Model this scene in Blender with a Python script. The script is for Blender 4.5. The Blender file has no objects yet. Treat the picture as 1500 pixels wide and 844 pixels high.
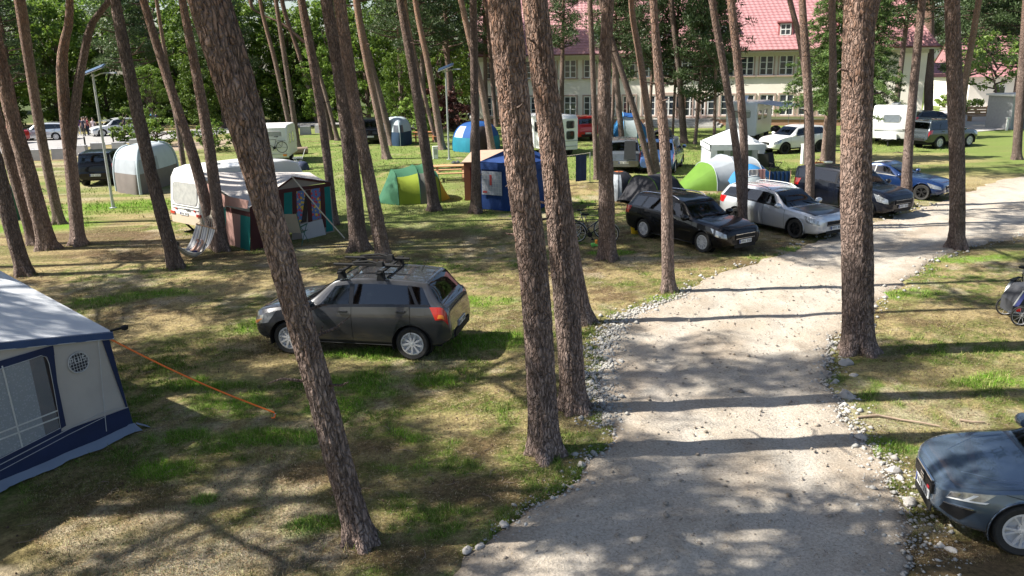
import bpy, math, random
import numpy as np
from mathutils import Matrix, Vector
random.seed(7); RNG = np.random.default_rng(7)
S = bpy.context.scene
COL = S.collection
# ---------------------------------------------------------------- camera, sky, sun, exposure
F_PX, CAM_H = 1180.0, 5.8            # focal length in photo pixels (1500 wide), eye height in metres
NADIR = (836.0, 4620.0)              # where the verticals of the photo meet
_d = np.array([NADIR[0] - 750, -(NADIR[1] - 422), -F_PX]); _d /= np.linalg.norm(_d)
_U = -_d; _f = np.array([0, 0, -1.0]); _Y = _f - _U * (_f @ _U); _Y /= np.linalg.norm(_Y); _X = np.cross(_Y, _U)
CM = np.array([_X, _Y, _U])
cam_d = bpy.data.cameras.new('camera'); cam = bpy.data.objects.new('camera', cam_d); COL.objects.link(cam)
cam.matrix_world = Matrix([list(CM[0]) + [0], list(CM[1]) + [0], list(CM[2]) + [CAM_H], [0, 0, 0, 1]])
cam_d.sensor_width = 36; cam_d.lens = 36 * F_PX / 1500; cam_d.clip_start = 0.1; cam_d.clip_end = 3000
S.camera = cam
SUN_DIR = Vector((-1.0, -0.04, 0)).normalized()      # horizontal direction towards the sun
SUN_EL = math.radians(47)
w = bpy.data.worlds.new('World'); S.world = w; w.use_nodes = True
nt = w.node_tree; bg = nt.nodes['Background']; sky = nt.nodes.new('ShaderNodeTexSky')
sky.sky_type = 'NISHITA'; sky.sun_disc = False; sky.sun_elevation = SUN_EL
sky.sun_rotation = math.atan2(SUN_DIR.x, SUN_DIR.y); sky.air_density = 1.0; sky.dust_density = 1.6; sky.ozone_density = 1.0
nt.links.new(sky.outputs[0], bg.inputs[0]); bg.inputs[1].default_value = 0.076
sl = bpy.data.lights.new('sun', 'SUN'); sl.energy = 5.0; sl.angle = math.radians(0.53); sl.color = (1.0, 0.95, 0.86)
so = bpy.data.objects.new('sun', sl); COL.objects.link(so)
sdir = Vector((SUN_DIR.x * math.cos(SUN_EL), SUN_DIR.y * math.cos(SUN_EL), math.sin(SUN_EL)))
so.rotation_euler = sdir.to_track_quat('Z', 'Y').to_euler(); so.location = (0, 0, 60)
S.view_settings.view_transform = 'Standard'; S.view_settings.look = 'None'; S.view_settings.gamma = 1
S.view_settings.use_curve_mapping = False
S.view_settings.exposure = 1.25
S.cycles.max_bounces = 6; S.cycles.transparent_max_bounces = 12
S.cycles.use_denoising = True

# ---------------------------------------------------------------- surveying: photo points to ground points
def ray(px, py): return CM @ np.array([px - 750, -(py - 422), -F_PX])
def G(px, py, z=0.0):
    r = ray(px, py); t = (z - CAM_H) / r[2]; return np.array([r[0] * t, r[1] * t, z])
def at(px, py, Y):
    r = ray(px, py); t = Y / r[1]; return np.array([r[0] * t, Y, CAM_H + r[2] * t])
def ppm(py, px=750):                                   # photo pixels per metre at a ground point
    g = G(px, py); d = -(CM.T @ (g - np.array([0, 0, CAM_H])))[2]; return F_PX / d

# ---------------------------------------------------------------- helpers
def smooth_noise(x, y, seed=0):
    xi = np.floor(x).astype(np.int64); yi = np.floor(y).astype(np.int64); fx = x - xi; fy = y - yi
    fx = fx * fx * (3 - 2 * fx); fy = fy * fy * (3 - 2 * fy)
    def h(a, b):
        n = (a * 374761393 + b * 668265263 + seed * 1274126177) & 0xffffffff
        n = ((n ^ (n >> 13)) * 1274126177) & 0xffffffff
        return ((n ^ (n >> 16)) & 0xffff) / 65535.0
    return (h(xi, yi) * (1 - fx) + h(xi + 1, yi) * fx) * (1 - fy) + (h(xi, yi + 1) * (1 - fx) + h(xi + 1, yi + 1) * fx) * fy
def fbm(x, y, seed=0, oct=4):
    s = 0; a = 1; t = 0
    for k in range(oct):
        s = s + a * smooth_noise(x * 2 ** k + 17.3 * k, y * 2 ** k - 9.1 * k, seed + k); t += a; a *= .5
    return s / t
def worley(u, v, period=None, seed=0):                # F2-F1 on a unit jittered grid, u periodic
    ui = np.floor(u).astype(np.int64); vi = np.floor(v).astype(np.int64)
    f1 = np.full(u.shape, 9.0); f2 = np.full(u.shape, 9.0)
    for a in (-1, 0, 1):
        for b in (-1, 0, 1):
            cu = ui + a; cv = vi + b; k = cu % period if period else cu
            n = (k * 374761393 + cv * 668265263 + seed * 97531) & 0xffffffff
            n = ((n ^ (n >> 13)) * 1274126177) & 0xffffffff
            jx = ((n >> 4) & 0xff) / 255.; jy = ((n >> 14) & 0xff) / 255.
            d = np.hypot(cu + .15 + .7 * jx - u, cv + .15 + .7 * jy - v)
            f2 = np.minimum(f2, np.maximum(f1, d)); f1 = np.minimum(f1, d)
    return f2 - f1
def sst(a, b, x): t = np.clip((x - a) / (b - a), 0, 1); return t * t * (3 - 2 * t)

class MB:
    def __init__(s): s.v = []; s.f = []; s.m = []; s.n = 0
    def add(s, verts, faces, mi=0):
        b = s.n; s.v += [tuple(map(float, p)) for p in verts]; s.n = len(s.v)
        s.f += [tuple(int(i) + b for i in f) for f in faces]; s.m += [mi] * len(faces); return s
    def box(s, c, d, rz=0, mi=0, rot=None, taper=1):
        x, y, z = d[0] / 2, d[1] / 2, d[2] / 2
        P = [Vector((a * x * (taper if k > 0 else 1), b * y * (taper if k > 0 else 1), k * z)) for k in (-1, 1) for a, b in ((-1, -1), (1, -1), (1, 1), (-1, 1))]
        R = rot if rot is not None else Matrix.Rotation(rz, 3, 'Z')
        return s.add([R @ p + Vector(c) for p in P], [(3, 2, 1, 0), (4, 5, 6, 7), (0, 1, 5, 4), (1, 2, 6, 5), (2, 3, 7, 6), (3, 0, 4, 7)], mi)
    def bar(s, a, b, w, h=None, mi=0, up=(0, 0, 1)):     # square bar from a to b
        a = Vector(a); b = Vector(b); h = h or w; d = (b - a).normalized(); u = Vector(up)
        if abs(d.dot(u)) > .97: u = Vector((0, 1, 0))
        x = d.cross(u).normalized(); y = x.cross(d)
        P = [q + x * i * w / 2 + y * j * h / 2 for q in (a, b) for i, j in ((-1, -1), (1, -1), (1, 1), (-1, 1))]
        return s.add(P, [(3, 2, 1, 0), (4, 5, 6, 7), (0, 1, 5, 4), (1, 2, 6, 5), (2, 3, 7, 6), (3, 0, 4, 7)], mi)
    def tube(s, path, r, n=8, mi=0, cap=True):
        P = [Vector(p) for p in path]; R = r if hasattr(r, '__len__') else [r] * len(P)
        ref = None; rings = []
        for i, p in enumerate(P):
            d = (P[min(i + 1, len(P) - 1)] - P[max(i - 1, 0)]).normalized()
            if ref is None:
                ref = Vector((1, 0, 0)) if abs(d.x) < .8 else Vector((0, 1, 0))
            x = (ref - d * ref.dot(d)).normalized(); ref = x; y = d.cross(x)
            rings += [p + (x * math.cos(2 * math.pi * k / n) + y * math.sin(2 * math.pi * k / n)) * R[i] for k in range(n)]
        F = [(i * n + k, i * n + (k + 1) % n, (i + 1) * n + (k + 1) % n, (i + 1) * n + k) for i in range(len(P) - 1) for k in range(n)]
        if cap: F += [tuple(range(n - 1, -1, -1)), tuple((len(P) - 1) * n + k for k in range(n))]
        return s.add(rings, F, mi)
    def grid(s, P, mi=0, flip=False, mif=None):           # P[i][j] points
        nu, nv = len(P), len(P[0]); b = [p for r in P for p in r]
        for i in range(nu - 1):
            pass
        F = []; M = []
        for i in range(nu - 1):
            for j in range(nv - 1):
                q = (i * nv + j, (i + 1) * nv + j, (i + 1) * nv + j + 1, i * nv + j + 1)
                F.append(q[::-1] if flip else q); M.append(mif(i, j) if mif else mi)
        o = len(s.m); s.add(b, F, mi); s.m[o:] = M; return s
    def lathe(s, prof, n=24, axis='z', mi=0, c=(0, 0, 0)):  # prof: (r, h)
        c = Vector(c); V = []
        for r, h in prof:
            for k in range(n):
                a = 2 * math.pi * k / n
                V.append(c + (Vector((r * math.cos(a), r * math.sin(a), h)) if axis == 'z' else Vector((r * math.cos(a), h, r * math.sin(a)))))
        F = [(i * n + k, i * n + (k + 1) % n, (i + 1) * n + (k + 1) % n, (i + 1) * n + k) for i in range(len(prof) - 1) for k in range(n)]
        return s.add(V, F, mi)
    def poly(s, pts, mi=0): return s.add(pts, [tuple(range(len(pts)))], mi)
    def slab(s, pts, nrm, mi=0):                          # polygon with thickness along nrm
        n = len(pts); q = [Vector(p) + Vector(nrm) for p in pts]
        return s.add(list(pts) + q, [tuple(range(n))[::-1], tuple(range(n, 2 * n))] + [(i, (i + 1) % n, (i + 1) % n + n, i + n) for i in range(n)], mi)
    def build(s, name, mats, parent=None, smooth=None, loc=None, rz=0):
        return mesh_obj(name, s.v, s.f, mats, parent, smooth, s.m, loc, rz)
def mesh_of(name, v, f, mats, smooth=None, m=None):
    me = bpy.data.meshes.new(name); me.from_pydata(v, [], f)
    mats = mats if isinstance(mats, (list, tuple)) else [mats]
    for k in mats: me.materials.append(k)
    if m and len(mats) > 1: me.polygons.foreach_set('material_index', m)
    if smooth is not None:
        me.shade_smooth()
        if smooth < 180: me.set_sharp_from_angle(angle=math.radians(smooth))
    me.update(); return me
def link(name, me, parent=None, loc=None, rz=0):
    o = bpy.data.objects.new(name, me); COL.objects.link(o)
    if parent is not None: o.parent = parent
    if loc is not None: o.location = loc
    if rz: o.rotation_euler = (0, 0, rz)
    return o
def mesh_obj(name, v, f, mats, parent=None, smooth=None, m=None, loc=None, rz=0):
    return link(name, mesh_of(name, v, f, mats, smooth, m), parent, loc, rz)
def thing(name, label, cat, loc=(0, 0, 0), rz=0, group=None):
    o = bpy.data.objects.new(name, None); o.empty_display_size = .3; COL.objects.link(o); o.location = loc; o.rotation_euler = (0, 0, rz)
    return tag(o, label, cat, group)
def tag(o, label=None, cat=None, group=None, kind=None):
    if label: o['label'] = label
    if cat: o['category'] = cat
    if group: o['group'] = group
    o['kind'] = kind or 'thing'
    return o
def dup(root, loc, rz, label=None):
    r = root.copy(); COL.objects.link(r); r.location = loc; r.rotation_euler = (0, 0, rz)
    if label: r['label'] = label
    for ch in list(root.children):
        c = ch.copy(); COL.objects.link(c); c.parent = r
        for g in list(ch.children):
            d = g.copy(); COL.objects.link(d); d.parent = c
    return r
def npmesh(name, V, Fq, mats):                          # numpy verts (n,3), faces (m,k)
    me = bpy.data.meshes.new(name); k = Fq.shape[1]
    me.vertices.add(len(V)); me.vertices.foreach_set('co', np.asarray(V, np.float32).ravel())
    me.loops.add(Fq.size); me.loops.foreach_set('vertex_index', Fq.astype(np.int32).ravel())
    me.polygons.add(len(Fq)); me.polygons.foreach_set('loop_start', np.arange(0, Fq.size, k, dtype=np.int32))
    for m_ in (mats if isinstance(mats, list) else [mats]): me.materials.append(m_)
    me.update(calc_edges=True); return me
def pchip(xk, yk, x):
    xk = np.asarray(xk, float); yk = np.asarray(yk, float); h = np.diff(xk); d = np.diff(yk) / h
    m = np.zeros_like(yk); m[0] = d[0]; m[-1] = d[-1]
    for i in range(1, len(xk) - 1):
        if d[i - 1] * d[i] > 0:
            w1 = 2 * h[i] + h[i - 1]; w2 = h[i] + 2 * h[i - 1]; m[i] = (w1 + w2) / (w1 / d[i - 1] + w2 / d[i])
    x = np.clip(np.asarray(x, float), xk[0], xk[-1]); i = np.clip(np.searchsorted(xk, x) - 1, 0, len(h) - 1)
    t = (x - xk[i]) / h[i]; t2 = t * t; t3 = t2 * t
    return (2 * t3 - 3 * t2 + 1) * yk[i] + (t3 - 2 * t2 + t) * h[i] * m[i] + (-2 * t3 + 3 * t2) * yk[i + 1] + (t3 - t2) * h[i] * m[i + 1]

# ---------------------------------------------------------------- materials
def nmat(name):
    m = bpy.data.materials.new(name); m.use_nodes = True; t = m.node_tree; return m, t, t.nodes['Principled BSDF']
def N(t, typ, **kw):
    n = t.nodes.new(typ)
    for k, v in kw.items():
        if k in n.inputs: n.inputs[k].default_value = v
        else: setattr(n, k, v)
    return n
def mixc(t, fac, a, b):
    n = t.nodes.new('ShaderNodeMix'); n.data_type = 'RGBA'
    for s_, v in ((n.inputs[0], fac), (n.inputs[6], a), (n.inputs[7], b)):
        if hasattr(v, 'is_linked'): t.links.new(v, s_)
        else: s_.default_value = v if not isinstance(v, tuple) or len(v) == 4 else v + (1,)
    return n.outputs[2]
def ramp(t, src, a, b):
    n = t.nodes.new('ShaderNodeMapRange'); n.inputs[1].default_value = a; n.inputs[2].default_value = b; t.links.new(src, n.inputs[0]); return n.outputs[0]
def noise(t, scale, detail=3, coord='Object', rough=.6, dim=None):
    c = t.nodes.new('ShaderNodeTexCoord'); n = N(t, 'ShaderNodeTexNoise', Scale=scale, Detail=detail, Roughness=rough)
    if dim:
        mp = t.nodes.new('ShaderNodeMapping'); mp.inputs['Scale'].default_value = dim; t.links.new(c.outputs[coord], mp.inputs[0]); t.links.new(mp.outputs[0], n.inputs['Vector'])
    else: t.links.new(c.outputs[coord], n.inputs['Vector'])
    return n.outputs[0]
def bump(t, b, src, strength=.3, dist=.02):
    n = N(t, 'ShaderNodeBump', Strength=strength, Distance=dist); t.links.new(src, n.inputs['Height']); t.links.new(n.outputs[0], b.inputs['Normal'])
MATS = {}
def pm(name, c, c2=None, rough=.6, metal=0, scale=6, bs=0, bscale=None, coat=0, spec=.5, trans=0):
    if name in MATS: return MATS[name]
    m, t, b = nmat(name); c = tuple(c) + (1,)
    if c2 is None: c2 = tuple(v * .8 for v in c[:3])
    n = noise(t, scale, 4)
    t.links.new(mixc(t, ramp(t, n, .3, .7), c, tuple(c2) + (1,)), b.inputs['Base Color'])
    b.inputs['Roughness'].default_value = rough; b.inputs['Metallic'].default_value = metal
    b.inputs['Coat Weight'].default_value = coat; b.inputs['Coat Roughness'].default_value = .04
    b.inputs['Specular IOR Level'].default_value = spec
    if bs: bump(t, b, noise(t, bscale or scale * 4, 3), bs, .02)
    if trans:
        tr = t.nodes.new('ShaderNodeBsdfTranslucent'); mx = t.nodes.new('ShaderNodeMixShader'); mx.inputs[0].default_value = trans
        t.links.new(b.inputs['Base Color'].links[0].from_socket, tr.inputs[0])
        out = t.nodes['Material Output']; t.links.new(b.outputs[0], mx.inputs[1]); t.links.new(tr.outputs[0], mx.inputs[2]); t.links.new(mx.outputs[0], out.inputs[0])
    MATS[name] = m; return m
def paint(name, c, metal=.35, rough=.26):               # car paint: metallic base under a clear coat, a little dust
    if name in MATS: return MATS[name]
    m, t, b = nmat(name); n = noise(t, 3.0, 5)
    t.links.new(mixc(t, ramp(t, n, .35, .8), tuple(c) + (1,), tuple(v * .9 + .002 for v in c) + (1,)), b.inputs['Base Color'])
    b.inputs['Metallic'].default_value = metal; 
    b.inputs['Roughness'].default_value = rough
    b.inputs['Specular IOR Level'].default_value = .15 if metal < .25 else .4; b.inputs['Coat Weight'].default_value = 1 if max(c) > .03 else .55; b.inputs['Coat Roughness'].default_value = .02
    MATS[name] = m; return m
def fabric(name, c, c2=None, trans=.15, rough=.75): return pm(name, c, c2, rough=rough, scale=2.2, bs=.35, bscale=3.5, spec=.3, trans=trans)
def car_glass(name, tint, frac):
    m, t, b = nmat(name); t.nodes.remove(b); tr = t.nodes.new('ShaderNodeBsdfTransparent'); tr.inputs[0].default_value = tint + (1,); gl = N(t, 'ShaderNodeBsdfGlossy', Roughness=.03); gl.inputs[0].default_value = (.75, .77, .80, 1)
    lw = N(t, 'ShaderNodeFresnel', IOR=1.45); ad = N(t, 'ShaderNodeMath', operation='ADD'); ad.inputs[1].default_value = frac; t.links.new(lw.outputs[0], ad.inputs[0]); mx = t.nodes.new('ShaderNodeMixShader'); t.links.new(ad.outputs[0], mx.inputs[0]); t.links.new(tr.outputs[0], mx.inputs[1]); t.links.new(gl.outputs[0], mx.inputs[2]); t.links.new(mx.outputs[0], t.nodes['Material Output'].inputs[0]); return m
CGLASS = car_glass('car_glass', (.30, .34, .335), .03); TINTED = car_glass('tinted_car_glass', (.12, .135, .14), .06)
GLASS = pm('dark_glass', (.012, .016, .02), (.02, .026, .03), rough=.05, spec=.8, coat=.6)
CLEAR = pm('pale_window_glass', (.05, .06, .075), (.025, .03, .04), rough=.08, spec=.9, scale=1.5)
RUBBER = pm('tyre_rubber', (.018, .018, .018), (.035, .033, .03), rough=.85, scale=20)
BLACKP = pm('black_plastic', (.014, .014, .015), (.02, .02, .02), rough=.7, spec=.2)
GAP = pm('panel_gap', (.006, .006, .006), rough=.9)
ALLOY = pm('alloy', (.74, .74, .75), (.62, .62, .63), rough=.3, metal=.3)
CHROME = pm('chrome', (.75, .75, .75), rough=.15, metal=1)
GREYM = pm('galvanised_steel', (.45, .47, .48), (.38, .4, .41), rough=.45, metal=.5)
WHITE = pm('white_paint', (.78, .78, .76), (.72, .72, .7), rough=.45)
LAMPG = pm('headlight_glass', (.16, .17, .18), (.42, .44, .46), rough=.06, coat=1, scale=14, metal=.5)
REDL = pm('tail_light_red', (.55, .015, .012), (.4, .01, .01), rough=.12, coat=1)
ORANGEL = pm('indicator_orange', (.85, .25, .04), rough=.15, coat=1)
PLATE = pm('plate_white', (.75, .76, .76), rough=.4)
INK = pm('black_ink', (.02, .02, .02), rough=.6)
WOOD = pm('pine_wood', (.42, .26, .14), (.32, .19, .10), rough=.7, scale=9, bs=.2)
# ---------------------------------------------------------------- ground, track, grass
ROAD_L = [(560, 930), (655, 844), (740, 770), (842, 700), (858, 672), (890, 640), (876, 560), (880, 515), (910, 468), (945, 452), (1000, 432), (1010, 420), (1050, 402), (1100, 386), (1150, 370), (1215, 347), (1300, 319), (1390, 290), (1465, 262), (1560, 250), (1800, 236), (2300, 222)]
ROAD_R = [(1330, 930), (1325, 844), (1335, 760), (1308, 690), (1243, 620), (1222, 572), (1213, 540), (1226, 490), (1290, 440), (1340, 402), (1372, 376), (1420, 360), (1500, 345), (1620, 325), (1800, 305), (2300, 270)]
def resample(poly, n):
    P = np.array([G(*p)[:2] for p in poly]); d = np.r_[0, np.cumsum(np.hypot(*np.diff(P, axis=0).T))]
    t = np.linspace(0, d[-1], n); return np.c_[np.interp(t, d, P[:, 0]), np.interp(t, d, P[:, 1])]
def jag(P, amp, seed):
    d = np.gradient(P, axis=0); d /= np.linalg.norm(d, axis=1)[:, None] + 1e-9; nrm = np.c_[-d[:, 1], d[:, 0]]
    k = np.arange(len(P)) * .35
    return P + nrm * ((fbm(k, k * 0 + seed, seed, 4) - .5) * 2 * amp)[:, None]
RL = jag(resample(ROAD_L, 420), .22, 3); RR = jag(resample(ROAD_R, 420), .22, 9)
RPOLY = np.r_[RL, RR[::-1]]
def inpoly(X, Y, P):
    c = np.zeros(X.shape, bool); j = len(P) - 1
    for i in range(len(P)):
        xi, yi = P[i]; xj, yj = P[j]
        if yi != yj: c ^= ((yi > Y) != (yj > Y)) & (X < (xj - xi) * (Y - yi) / (yj - yi) + xi)
        j = i
    return c
def blob(X, Y, px, py, rx, ry, seed=0, rag=.5):
    g = G(px, py); q = np.hypot((X - g[0]) / rx, (Y - g[1]) / ry) + (fbm(X * .9, Y * .9, 40 + seed) - .5) * 2 * rag
    return 1 - sst(.6, 1.15, q)
DRY = np.array([.30, .235, .115]); GREEN = np.array([.082, .140, .018]); LIME = np.array([.115, .21, .018]); BROWN = np.array([.115, .075, .042])
SAND = np.array([.30, .265, .215]); MOSS = np.array([.125, .130, .04]); LAWN = np.array([.135, .18, .045])
def lerp(a, b, t): return a + (b - a) * t[..., None]
LIME_SPOTS = [(300, 733, .28, .22), (455, 770, .35, .22), (470, 480, .9, .5), (520, 560, 1.0, .5), (240, 690, .5, .35), (650, 500, 1.6, .5), (560, 520, 1.8, .4), (400, 470, .9, .5), (300, 560, 1.0, .5), (380, 640, .8, .35), (540, 690, .6, .3), (250, 430, 1.4, .5), (700, 440, 1.2, .6), (150, 305, 4, 2.2), (60, 330, 2.5, 1.5), (430, 640, .8, .4), (350, 590, .9, .45), (260, 640, .7, .35), (620, 680, .5, .3), (1300, 655, .9, .35), (1440, 560, 1.0, .4), (720, 500, .9, .6), (330, 650, .5, .3), (480, 600, .6, .4),
    (560, 575, .6, .3), (1330, 430, 1.2, .5), (1420, 380, 1.5, .6), (975, 437, .6, .4), (890, 370, .9, .4), (370, 480, .7, .4), (150, 440, 1.0, .4), (450, 330, 1.0, .8), (640, 560, .7, .4), (590, 640, .5, .3), (1180, 365, 1, .3)]
def ground_colour(X, Y):
    n1 = fbm(X * .35, Y * .35, 1); n2 = fbm(X * 1.3, Y * 1.3, 5); n3 = fbm(X * 5, Y * 5, 8)
    c = np.broadcast_to(DRY, X.shape + (3,)).copy()
    c = lerp(c, MOSS, np.clip(sst(.42, .62, n2 * .55 + n3 * .45) + .25 * sst(18, 9, Y), 0, 1) * .9)
    c = lerp(c, GREEN, sst(.44, .62, n1 * .45 + n3 * .55) * .85)
    c = lerp(c, BROWN, sst(.485, .62, fbm(X * .8 + 9, Y * .8, 12) * .5 + n3 * .5) * (.72 + .16 * sst(15, 20, Y))); c = lerp(c, np.array([.36, .30, .21]), sst(.54, .68, fbm(X * .55 + 3, Y * .55, 14) * .6 + fbm(X * 3, Y * 3, 15) * .4) * .7)
    far = sst(36, 43, Y + (n1 - .5) * 8) * sst(-30, -14, X + .0 * Y); c = lerp(c, LAWN, far * sst(.25, .5, n2 * .5 + n3 * .2 + .16) * .95)
    c = lerp(c, LAWN, blob(X, Y, 560, 300, 6, 9, 1) * .75)
    for i, (px, py, rx, ry) in enumerate(LIME_SPOTS): c = lerp(c, LIME, blob(X, Y, px, py, rx, ry, i, .6) * .85 * sst(.25, .6, n3 * .5 + n2 * .3 + .15))
    for i, (px, py, rx, ry) in enumerate([(330, 800, 1.5, .55), (250, 830, 1.2, .4), (455, 712, .25, .2), (480, 800, .5, .35), (430, 830, .6, .3)]):
        c = lerp(c, SAND * .55, blob(X, Y, px, py, rx, ry, 60 + i, .6) * .7 * sst(.3, .55, n3))
    c = lerp(c, BROWN, blob(X, Y, 1390, 820, 1.1, .7, 71, .4) * .85)
    for i, (px, py, rx, ry) in enumerate([(170, 350, 3.2, 1.4), (210, 372, 2.6, 1.0), (560, 345, 2.5, 1.2), (1050, 385, 1.6, .6), (690, 720, .8, .5), (720, 650, .5, .4), (560, 650, .5, .3), (470, 690, .9, .4), (600, 815, .8, .4)]): c = lerp(c, BROWN, blob(X, Y, px, py, rx, ry, 80 + i, .7) * .75)
    for i, (px, py, rx, ry) in enumerate([(430, 540, 1.6, .6), (660, 620, .8, .5), (380, 420, 2.5, .7), (250, 470, 1.2, .6), (1330, 545, 1.6, .4), (1400, 640, 1.2, .4)]): c = lerp(c, DRY * 1.1, blob(X, Y, px, py, rx, ry, 90 + i, .6) * .7)
    c = lerp(c, DRY, blob(X, Y, 1290, 235, 5, 4, 97, .6) * .8); c = lerp(c, DRY, blob(X, Y, 1440, 262, 5, 3, 98, .6) * .6); c = lerp(c, np.array([.30, .23, .18]), blob(X, Y, 285, 212, 4, 5, 99, .2) * .9)      # bare sandy pad by the road
    c = lerp(c, np.array([.06, .08, .025]), sst(92, 100, Y))                              # forest floor
    return c * (.78 + .44 * n3)[..., None]
gx = np.r_[-np.geomspace(600, 14.2, 46), np.arange(-14, 14.01, .125), np.geomspace(14.3, 600, 46)]
gy = np.r_[-200, -60, -20, -5, 2, 5, np.arange(7.5, 34, .125), np.geomspace(34.2, 110, 110), np.geomspace(118, 900, 22)]
GX, GY = np.meshgrid(gx, gy); inr = inpoly(GX, GY, RPOLY)
gz = (fbm(GX * .6, GY * .6, 21) - .5) * .05 + (fbm(GX * 4, GY * 4, 22) - .5) * .03; gz = np.where(inr, -.07, gz)
gz = np.where(np.hypot(GX, GY) > 60, np.minimum(gz, 0), gz)
def colmat(name, vs, bs, lo=.38, hi=1.62):                               # colour from the mesh attribute, fine grain from noise
    m, t, b = nmat(name); a = N(t, 'ShaderNodeAttribute', attribute_name='tint'); n = noise(t, vs, 6, 'Object', .75)
    mul = t.nodes.new('ShaderNodeMix'); mul.data_type = 'RGBA'; mul.blend_type = 'MULTIPLY'; mul.inputs[0].default_value = 1
    g = t.nodes.new('ShaderNodeCombineColor'); r = ramp(t, n, 0, 1); mm = N(t, 'ShaderNodeMapRange'); mm.inputs[1].default_value = .28; mm.inputs[2].default_value = .72; mm.inputs[3].default_value = lo; mm.inputs[4].default_value = hi
    t.links.new(n, mm.inputs[0])
    for i in range(3): t.links.new(mm.outputs[0], g.inputs[i])
    t.links.new(a.outputs['Color'], mul.inputs[6]); t.links.new(g.outputs[0], mul.inputs[7]); t.links.new(mul.outputs[2], b.inputs['Base Color'])
    b.inputs['Roughness'].default_value = .95; b.inputs['Specular IOR Level'].default_value = .15
    if bs: bump(t, b, n, bs, .05)
    return m
def settint(me, C):
    a = me.color_attributes.new('tint', 'FLOAT_COLOR', 'POINT'); a.data.foreach_set('color', np.c_[C, np.ones(len(C))].astype(np.float32).ravel())
def gridmesh(name, PX, PY, PZ, mat):
    ny, nx = PX.shape; k = (np.arange(ny - 1)[:, None] * nx + np.arange(nx - 1)).ravel()
    return npmesh(name, np.c_[PX.ravel(), PY.ravel(), PZ.ravel()], np.c_[k, k + 1, k + nx + 1, k + nx], mat)
GMAT = colmat('ground_cover', 14, .8)
me = gridmesh('ground', GX, GY, gz, GMAT); me.shade_smooth(); settint(me, ground_colour(GX, GY).reshape(-1, 3))
tag(link('ground', me), kind='structure')
# the gravel track
tt = np.linspace(0, 1, 70); W = tt[None, :, None]
RP = RL[:, None, :] * (1 - W) + RR[:, None, :] * W
rx, ry = RP[..., 0], RP[..., 1]; e = np.minimum(tt, 1 - tt)[None, :]
rz = .012 + (fbm(rx * 1.2, ry * 1.2, 31) - .5) * .04 + (fbm(rx * 7, ry * 7, 33) - .5) * .022 - .05 * (1 - sst(0, .03, e)) - .03 * np.exp(-((tt - .3) / .07) ** 2)[None, :] - .03 * np.exp(-((tt - .72) / .07) ** 2)[None, :] + .012 * np.sin((rx * .8 + ry) * 21) * (np.exp(-((tt - .17) / .07) ** 2))[None, :]
n1 = fbm(rx * .5, ry * .5, 35); n3 = fbm(rx * 4, ry * 4, 36); rc = np.broadcast_to(np.array([.45, .395, .325]), rx.shape + (3,)).copy()
rc = lerp(rc, np.array([.40, .335, .265]), sst(.4, .65, n1 * .6 + n3 * .4)); rc = lerp(rc, np.array([.47, .425, .36]), sst(.5, .7, fbm(rx * 1.7, ry * 1.7, 38)) * .8)
rc = lerp(rc, np.array([.22, .17, .12]), sst(.6, .75, fbm(rx * 2.5 + 4, ry * 1.1, 39)) * .3 + (1 - sst(0, .06, e + (n3 - .5) * .06)) * .4) * (.8 + .4 * n3)[..., None]
band = (np.exp(-((tt - .3) / .08) ** 2) + np.exp(-((tt - .72) / .08) ** 2))[None, :] * (.5 + .9 * n1); mid = np.exp(-((tt - .51) / .07) ** 2)[None, :] * sst(.35, .6, n1); rc = lerp(rc, np.array([.47, .43, .375]), np.clip(band * .55, 0, 1)); rc = lerp(rc, np.array([.30, .245, .185]), np.clip(mid * .45 + (1 - sst(.05, .16, e + (n3 - .5) * .08)) * .35, 0, 1))
me = gridmesh('track', rx, ry, rz, colmat('gravel_track_surface', 26, .8, .6, 1.4)); me.shade_smooth(); settint(me, rc.reshape(-1, 3))
tag(link('gravel_track', me), kind='structure')
# asphalt road far left and paved yard far right
def strip(name, far, near, z, mat, kind='structure'):
    a = np.array([G(*p) for p in far]); b = np.array([G(*p) for p in near]); V = []; 
    for p, q in zip(a, b): V += [(p[0], p[1], z), (q[0], q[1], z)]
    f = [(2 * i, 2 * i + 1, 2 * i + 3, 2 * i + 2) for i in range(len(a) - 1)]
    return tag(mesh_obj(name, V, [g[::-1] for g in f], mat), kind=kind)
ASPH = pm('worn_asphalt', (.25, .24, .235), (.32, .31, .30), rough=.9, scale=1.2, bs=.3)
PAVE = pm('pale_paving', (.46, .43, .40), (.38, .36, .33), rough=.85, scale=1.5, bs=.2)
strip('asphalt_road', [(-200, 196), (0, 200), (140, 197), (250, 192), (420, 181), (540, 176)], [(-200, 232), (0, 226), (120, 216), (230, 206), (420, 187), (560, 181)], .03, ASPH)
strip('paved_yard', [(1340, 168), (1400, 160), (1480, 157), (1600, 156)], [(1340, 192), (1385, 197), (1475, 190), (1600, 186)], .03, PAVE)
strip('concrete_path', [(1384, 138), (1405, 137)], [(1376, 162), (1418, 160)], .05, PAVE)
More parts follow.
